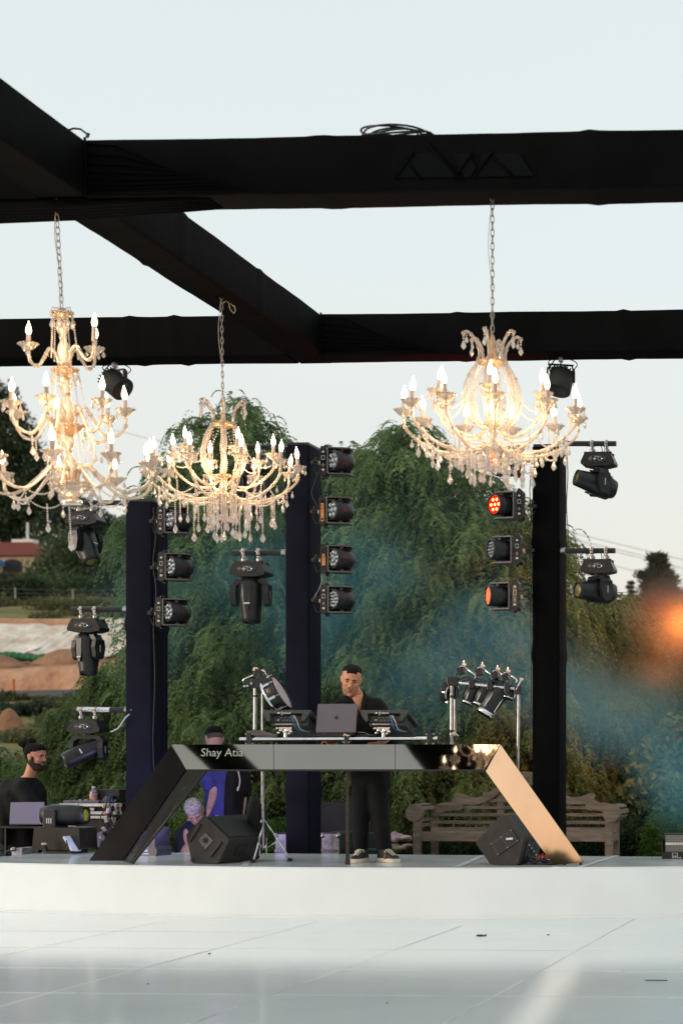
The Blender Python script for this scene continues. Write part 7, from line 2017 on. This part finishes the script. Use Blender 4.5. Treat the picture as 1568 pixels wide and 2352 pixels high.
# bottle
c = P(215.5, 1841, MXY + .12)
bt = thing('water_bottle', 'clear plastic bottle with red label standing on the mixing case', 'bottle', c)
M['pet'] = mat('clear_plastic', (.80, .80, .78), .08, trans=.75, var=.02)
mb = MB(); mb.lathe([(.030, 0), (.036, .006), (.036, .085), (.034, .10), (.013, .125), (.013, .135)], 20); mb.build('body', M['pet'], bt)
mb = MB(); mb.lathe([(.0368, .025), (.0368, .080)], 20, caps=False); mb.build('label', mat('red_label', (.50, .09, .05), .5, col2=(.65, .45, .35), scale=30), bt)
mb = MB(); mb.lathe([(.016, .133), (.016, .150), (.0, .150)], 16); mb.build('cap', mat('white_cap', (.75, .75, .73), .4), bt)
# tangled cables and blue strap on the case
mb = MB(); rr = random.Random(6)
P0 = P(252, 1850, MXY - .05)
for k in range(5):
    z = 0; pts = [Vector((rr.uniform(-.01, .03), -.02, .10))]
    for j in range(5): pts.append(pts[-1] + Vector((rr.uniform(-.05, .05), rr.uniform(-.01, .01), -.07)))
    mb.tube(spline(pts, 20), .005, 5)
tag(mb.build('hanging_cables', M['cable'], None, P0), 'black cables hanging down the right end of the mixing case', 'cables')
mb = MB(); mb.tube(spline([(0, 0, .05), (.01, 0, .02), (-.02, 0, .0), (.03, -.01, -.02), (.045, 0, -.04)], 12), .014, 6)
tag(mb.build('blue_strap', mat('bright_blue_strap', (.02, .10, .5), .6), None, P(255, 1836, MXY + .1), remesh=.006), 'bright blue strap tied on the black rack box', 'strap')
# violet curved case lid and fittings leaning below
c = P(225, 1927, MXY - .15)
mb = MB(); pts = [(-.10, -.065), (-.075, .0), (-.02, .05), (.06, .085), (.08, .02), (.03, -.03), (.02, -.085), (-.06, -.062)]
mb.prism(pts, .03); tag(mb.build('curved_panel', mat('lilac_plastic', (.26, .24, .40), .5, var=.1), None, c, (R(10), 0, 0), bevel=.006), 'lilac curved panel hanging beside the dark mirrored booth leg', 'panel')
mb = MB()
for k in range(7): mb.box((.01 * k - .02 + .02 * (k % 2), 0, -.11 + .045 * k), (.05, .03, .03), RY(.5 + .2 * k), mi=k % 2)
tag(mb.build('bracket_stack', [M['silver'], M['plastic']], None, P(240, 1900, MXY - .2), bevel=.003), 'bright metal brackets beside the lilac curved panel', 'brackets')
# laptop at the left
c = P(61, 1893, MXY - .1); lp = thing('laptop', 'violet lit laptop at the left edge in front of the bearded man', 'laptop', c, rz=R(3))
mb = MB(); mb.prism([(-.163, 0), (.163, 0), (.168, .01), (.166, .208), (.160, .214), (-.160, .212), (-.166, .205)], .007); mb.build('lid', mat('violet_lit_laptop_lid', (.20, .19, .30), .4, metal=.3, var=.03), lp, (0, 0, .004), (R(-8), 0, 0), bevel=.002)  # grey lid with the violet light put into its colour
mb = MB(); mb.box((0, .12, .0), (.33, .24, .012)); mb.build('base', M['laptop'], lp, bevel=.003)
# table under it and odds
c = P(70, 1896, MXY + .1); mb = MB(); mb.box((0, .1, -.012), (.75, .5, .02)); 
for x in (-.3, .3): mb.cyl((x, .1, -.02), (x, .1, -c.z + .05), .015, n=8)
tag(mb.build('side_table', M['plastic'], None, c), 'small black table under the violet laptop', 'table')
# moving head standing on its base at stage edge, lens to the right
c = P(100, 1950, 15.35); zz = ST_Z
mh = thing('moving_head_light', 'moving head lying level with yellow lens pointing right, left of the mixing case', 'stage light', (c.x, 15.75, .05))
s2 = SCL(100, 15.75)
def hz2(py): return CAM_H + (CY - py) / s2 - .05
hw_ = (157 - 45) / s2
mb = MB(); mb.prism([(-hw_ / 2, hz2(1950)), (hw_ / 2, hz2(1950)), (hw_ / 2 - .01, hz2(1900)), (-hw_ / 2 + .02, hz2(1898))], .34); mb.box((0, 0, hz2(1950) / 2), (.3, .3, hz2(1950))); mb.build('base', mat('brownish_black_plastic', (.024, .021, .017), .3, var=.3, scale=5), mh, bevel=.015)
zc = hz2(1872)
def rg(x, ry, rz_, n=18, sq=.8):
    return [Vector((x, ry * math.copysign(abs(math.cos(2 * PI * (i + .5) / n)) ** sq, math.cos(2 * PI * (i + .5) / n)), zc + rz_ * math.copysign(abs(math.sin(2 * PI * (i + .5) / n)) ** sq, math.sin(2 * PI * (i + .5) / n)))) for i in range(n)]
mb = MB(); mb.loft([rg(-.22, .06, .05), rg(-.21, .08, .08), rg(-.12, .10, .105), rg(.08, .10, .10), rg(.15, .085, .09), rg(.21, .08, .082), rg(.21, .062, .065), rg(.195, .06, .06)], True); mb.build('head', M['plastic'], mh)
mb = MB(); mb.lathe([(.0, .205), (.055, .20)], 22, T(0, 0, zc) @ RY(R(90)), caps=False); mb.build('lens', mat('yellow_green_lens', (.40, .42, .03), .15, coat=1), mh)
for y in (-.115, .115): mb = MB(); mb.box((-.09, y, zc - .05), (.12, .025, .22)); mb.build('yoke_arm', M['plastic'], mh, bevel=.01)
mb = MB(); 
for k in range(3): mb.box((-.11 + .02 * k, -.129, zc - .05), (.008, .003, .05))
mb.build('yoke_print', M['white_mark'], mh)
# clutter at the far left
mb = MB(); rr = random.Random(14)
for k in range(22): mb.box((rr.uniform(-.13, .16), rr.uniform(-.05, .1), rr.uniform(.02, .34)), (rr.uniform(.05, .16), .1, rr.uniform(.03, .07)), RY(rr.uniform(-.4, .4)))
for k in range(9): mb.tube(spline([(rr.uniform(-.15, .15), -.06, rr.uniform(.0, .35)) for _ in range(4)], 14), .005, 5)
tag(mb.build('power_distribution', mat('teal_black_gear', (.045, .065, .065), .4, var=.5, scale=8), None, (P(14, CY, 15.8).x, 15.8, .05 + .05)), 'pile of dark power boxes and cables at the bottom left edge', 'power box')
c = P(39, 1948, 15.7); cs = thing('road_case', 'narrow violet white case corner at the far left between cables and moving head', 'road case', (c.x, 15.7, .05), group='road cases behind the stage')
mb = MB(); mb.box((0, .15, .23), (.10, .3, .36)); mb.build('body', M['case_violet_lit'], cs, bevel=.006)
mb = MB(); mb.ell((-.03, 0, .40), (.03, .03, .022), 8, 6); mb.box((0, -.008, .28), (.08, .01, .06)); mb.box((.02, -.008, .10), (.06, .01, .04)); mb.build('latch', M['alu'], cs)
# little things on the stage at left
mb = MB(); d = P(178, 1954, 15.5) - P(155, 1921, 15.6)
c = P(166, 1938, 15.55)
mb.box((0, 0, 0), (.018, .16, .165), RY(R(-32))); t_ = mb.build('tilted_tablet', mat('white_blue_panel', (.62, .68, .72), .3), None, c, bevel=.002); tag(t_, 'thin white panel leaning on the stage left of the dark booth leg', 'panel')
mb = MB(); mb.cyl((0, 0, .0), (-.03, 0, .10), .006, n=6); mb.cyl((0, 0, 0), (.06, 0, -.005), .006, n=6); tag(mb.build('panel_prop', M['plastic'], None, P(160, 1955, 15.35)), 'short dark prop behind the leaning white panel', 'prop')
mb = MB(); mb.box((0, 0, .03), (.03, .05, .07), RY(-.4)); mb.ell((-.01, 0, .075), (.025, .03, .014), 8, 5, mi=1); tag(mb.build('cable_end', [M['plastic'], M['knob']], None, P(104, 1957, 15.45)), 'small dark connector with tan cap lying at the stage edge on the left', 'connector')
# uplight : black device at the back of the stage by the booth leg
c = P(352, 1962, 15.35); ul = thing('uplight', 'black violet uplight on the stage floor behind the dark booth leg', 'stage light', (c.x, 15.35, ST_Z), rz=R(-12))
mb = MB(); mb.prism([(-.13, 0), (.11, 0), (.125, .05), (.10, .09), (.10, .25), (.06, .27), (.04, .26), (.05, .10), (-.11, .10), (-.13, .05)], .22); mb.build('housing', M['plastic'], ul, bevel=.008)
mb = MB(); mb.prism([(-.115, .08), (.02, .10), (.02, .24), (-.10, .20)], .16); mb.build('lamp_head', mat('violet_black_glass', (.03, .03, .09), .15), ul, bevel=.01)
mb = MB(); mb.box((-.02, -.113, .05), (.10, .003, .02)); mb.box((.0, -.113, .075), (.05, .003, .010)); mb.box((-.02, -.113, .022), (.12, .003, .012)); mb.build('control_panel', mat('pale_blue_print', (.3, .38, .42), .5), ul)
def spot(par, name, loc, target, e, col, size, r_=.08):
    l = bpy.data.lights.new(name, 'SPOT'); l.energy = e; l.color = col; l.spot_size = R(size); l.spot_blend = .9; l.shadow_soft_size = r_
    o = bpy.data.objects.new(name, l); COL.objects.link(o); o.parent = par
    w = Vector(par.location); o.location = Vector(loc) - w; d = Vector(target) - Vector(loc); e_ = d.to_track_quat('-Z', 'Y').to_euler()
    o.rotation_euler = (par.rotation_euler.to_matrix().inverted() @ e_.to_matrix()).to_euler()
    o.location = par.rotation_euler.to_matrix().inverted() @ o.location
spot(ul, 'violet_beam', P(375, 1895, 15.1), P(230, 1880, 16.6), 15, (.50, .42, 1.0), 130)
spot(ul, 'violet_beam', P(375, 1890, 15.1), P(560, 1800, 16.4), 6, (.45, .36, 1.0), 100)

# ------------------------------------------------------------------ odds on the dance floor
M['debris'] = mat('black_debris', (.01, .01, .014), .6)
c = P(1104, 2149, 1); Yd = GZ(2149, 1104, 0.008); mb = MB(); rr = random.Random(2)
for k in range(9): mb.ell((rr.uniform(-.025, .025), rr.uniform(-.03, .03), .003), (rr.uniform(.006, .016), .02, .005), 7, 4)
mb.box((0, 0, .001), (.07, .02, .002)); tag(mb.build('dark_scrap', M['debris'], None, (P(1104, CY, Yd).x, Yd, .007)), 'small crumpled dark scrap on the white floor in front of the stage', 'scrap')
Yd = GZ(2252, 1505, 0.01); mb = MB(); mb.cyl((-.065, 0, .004), (.065, .0, .004), .0032, n=6)
tag(mb.build('thin_stick', M['debris'], None, (P(1506, CY, Yd).x, Yd, .007)), 'thin dark stick lying on the white floor at lower right', 'stick')
for px, py, w_ in ((1258, 2147, .02), (888, 2304, .012), (481, 2190, .02), (340, 2260, .012)):
    Yd = GZ(py, px, .008); mb = MB(); mb.ell((0, 0, .002), (w_ * .6, .008, .003), 6, 4)
    tag(mb.build('dust_speck', mat('brown_speck', (.12, .05, .03), .7), None, (P(px, CY, Yd).x, Yd, .007)), {1258: 'tiny reddish speck right of the dark scrap on the floor', 888: 'tiny dark speck on the floor in the lower middle', 481: 'tiny dark dash on the floor left of centre', 340: 'tiny dark speck near the bottom left seam'}[px], 'speck')
# digger arm behind the bearded man
exc = thing('digger_arm', 'dusty grey green digger boom among the bushes behind the bearded man', 'digger', P(150, 1700, 26))
eo = Vector(exc.location)
def ep(px, py): return P(px, py, 26) - eo
M['digger'] = mat('dusty_green_grey_paint', (.10, .13, .105), .6, var=.3, scale=2)
mb = MB(); mb.tube([ep(146, 1665), ep(150, 1690), ep(160, 1712)], [.10, .11, .09], 4); mb.tube([ep(158, 1712), ep(185, 1697), ep(235, 1696)], [.13, .15, .10], 4); mb.tube([ep(160, 1705), ep(168, 1740), ep(170, 1765)], [.10, .09, .07], 4); mb.build('boom', M['digger'], exc, bevel=.01)
mb = MB(); mb.tube([ep(160, 1692), ep(190, 1686), ep(210, 1684)], .025, 6); mb.build('hydraulic_hose', M['cable'], exc)
text_mesh('D', .16, M['white_paint'], .004, 'lettering', exc, ep(234, 1697) + Vector((0, -.16, 0)), (R(90), 0, 0)); text_mesh('EERE', .10, M['white_paint'], .004, 'lettering', exc, ep(252, 1697) + Vector((0, -.16, 0)), (R(90), 0, 0))

# ------------------------------------------------------------------ stage smoke (teal light put into its colour)
def smoke(name, label, blobs, dens, col, nscale, anis=0.0):
    """one closed volume; density falls off inside ellipsoids given in picture units"""
    m, n, out = newmat(name + '_volume')
    pv = n.nodes.new('ShaderNodeVolumePrincipled'); pv.inputs['Color'].default_value = (*col, 1); pv.inputs['Anisotropy'].default_value = anis
    geo = n.nodes.new('ShaderNodeNewGeometry')
    nzn = n.nodes.new('ShaderNodeTexNoise'); nzn.inputs['Scale'].default_value = nscale; nzn.inputs['Detail'].default_value = 2.5
    n.links.new(geo.outputs['Position'], nzn.inputs['Vector'])
    nm = n.nodes.new('ShaderNodeMapRange'); nm.inputs['From Min'].default_value = .33; nm.inputs['From Max'].default_value = .72; nm.inputs['To Min'].default_value = 0.25
    n.links.new(nzn.outputs['Fac'], nm.inputs['Value'])
    acc = None; lo_ = [1e9] * 3; hi_ = [-1e9] * 3
    for px, py, Y, rx, rz_, ry, w_ in blobs:
        c = P(px, py, Y); s_ = SCL(px, Y); r_ = (rx / s_, ry, rz_ / s_)
        for i in range(3): lo_[i] = min(lo_[i], c[i] - r_[i]); hi_[i] = max(hi_[i], c[i] + r_[i])
        sub = n.nodes.new('ShaderNodeVectorMath'); sub.operation = 'SUBTRACT'; sub.inputs[1].default_value = c; n.links.new(geo.outputs['Position'], sub.inputs[0])
        dv = n.nodes.new('ShaderNodeVectorMath'); dv.operation = 'DIVIDE'; dv.inputs[1].default_value = r_; n.links.new(sub.outputs[0], dv.inputs[0])
        ln = n.nodes.new('ShaderNodeVectorMath'); ln.operation = 'LENGTH'; n.links.new(dv.outputs[0], ln.inputs[0])
        mr = n.nodes.new('ShaderNodeMapRange'); mr.interpolation_type = 'SMOOTHSTEP'; mr.inputs['From Min'].default_value = 0.1; mr.inputs['From Max'].default_value = 1; mr.inputs['To Min'].default_value = w_; mr.inputs['To Max'].default_value = 0
        n.links.new(ln.outputs['Value'], mr.inputs['Value'])
        if acc is None: acc = mr.outputs[0]
        else:
            ad = n.nodes.new('ShaderNodeMath'); ad.operation = 'ADD'; n.links.new(acc, ad.inputs[0]); n.links.new(mr.outputs[0], ad.inputs[1]); acc = ad.outputs[0]
    mu = n.nodes.new('ShaderNodeMath'); mu.operation = 'MULTIPLY'; n.links.new(acc, mu.inputs[0]); n.links.new(nm.outputs[0], mu.inputs[1])
    m2_ = n.nodes.new('ShaderNodeMath'); m2_.operation = 'MULTIPLY'; m2_.inputs[1].default_value = dens; n.links.new(mu.outputs[0], m2_.inputs[0])
    # white puff added last for the orange glow; teal light coloured into the rest
    wm = n.nodes.new('ShaderNodeMapRange'); wm.inputs['From Min'].default_value = .8; wm.inputs['From Max'].default_value = 1.1; n.links.new(ln.outputs['Value'], wm.inputs['Value'])
    cm = n.nodes.new('ShaderNodeMix'); cm.data_type = 'RGBA'; cm.inputs['A'].default_value = (.8, .78, .75, 1); cm.inputs['B'].default_value = (*col, 1)
    n.links.new(wm.outputs[0], cm.inputs['Factor']); n.links.new(cm.outputs['Result'], pv.inputs['Color'])
    n.links.new(m2_.outputs[0], pv.inputs['Density']); n.links.new(pv.outputs[0], out.inputs['Volume'])
    mb = MB(); c = [(lo_[i] + hi_[i]) / 2 for i in range(3)]; d = [hi_[i] - lo_[i] for i in range(3)]
    mb.box((0, 0, 0), d); o = mb.build(name, m, None, c)
    tag(o, label, 'smoke', kind='stuff'); return o
smoke('smoke', 'stage smoke with teal light put into its colour, drifting past the pillars in front of the trees',
      [(1440, 1640, 17.6, 230, 160, 1.0, 1.15), (1250, 1560, 17.4, 220, 160, 1.0, .9), (1130, 1480, 17.4, 200, 170, 1.0, .85), (960, 1560, 17.5, 200, 190, 1.0, .5), (720, 1400, 17.4, 200, 240, .9, .55), (1560, 1780, 17.6, 150, 150, 1.0, 1.3), (1560, 1850, 17.6, 100, 90, .9, .5), (560, 1330, 17.4, 200, 160, .9, .3), (340, 1400, 17.4, 160, 240, .9, .28), (860, 1300, 17.5, 170, 140, .9, .3), (850, 1350, 17.6, 800, 520, .8, .10), (1612, 1420, 17.3, 230, 200, .95, .5)],
      .95, (.22, .64, .80), 1.5)

# unseen lamp added off the right edge to make the orange glow
oc = P(1612, 1428, 17.2)
ol = wash_light('added unseen wash light making the orange glow off the right edge beside the pines', 1650, 1428, 1, R(20), cells=7, lens='orange')
ol.location = oc + Vector((.12, 0, 0))
l = bpy.data.lights.new('added_orange_beam', 'SPOT'); l.energy = 330; l.color = (1, .22, .015); l.shadow_soft_size = .12; l.spot_size = R(85); l.spot_blend = 1
o = bpy.data.objects.new('added_orange_beam', l); COL.objects.link(o); o.parent = ol; o.location = (-.10, -.30, 0); o.rotation_euler = (R(84), 0, R(35))
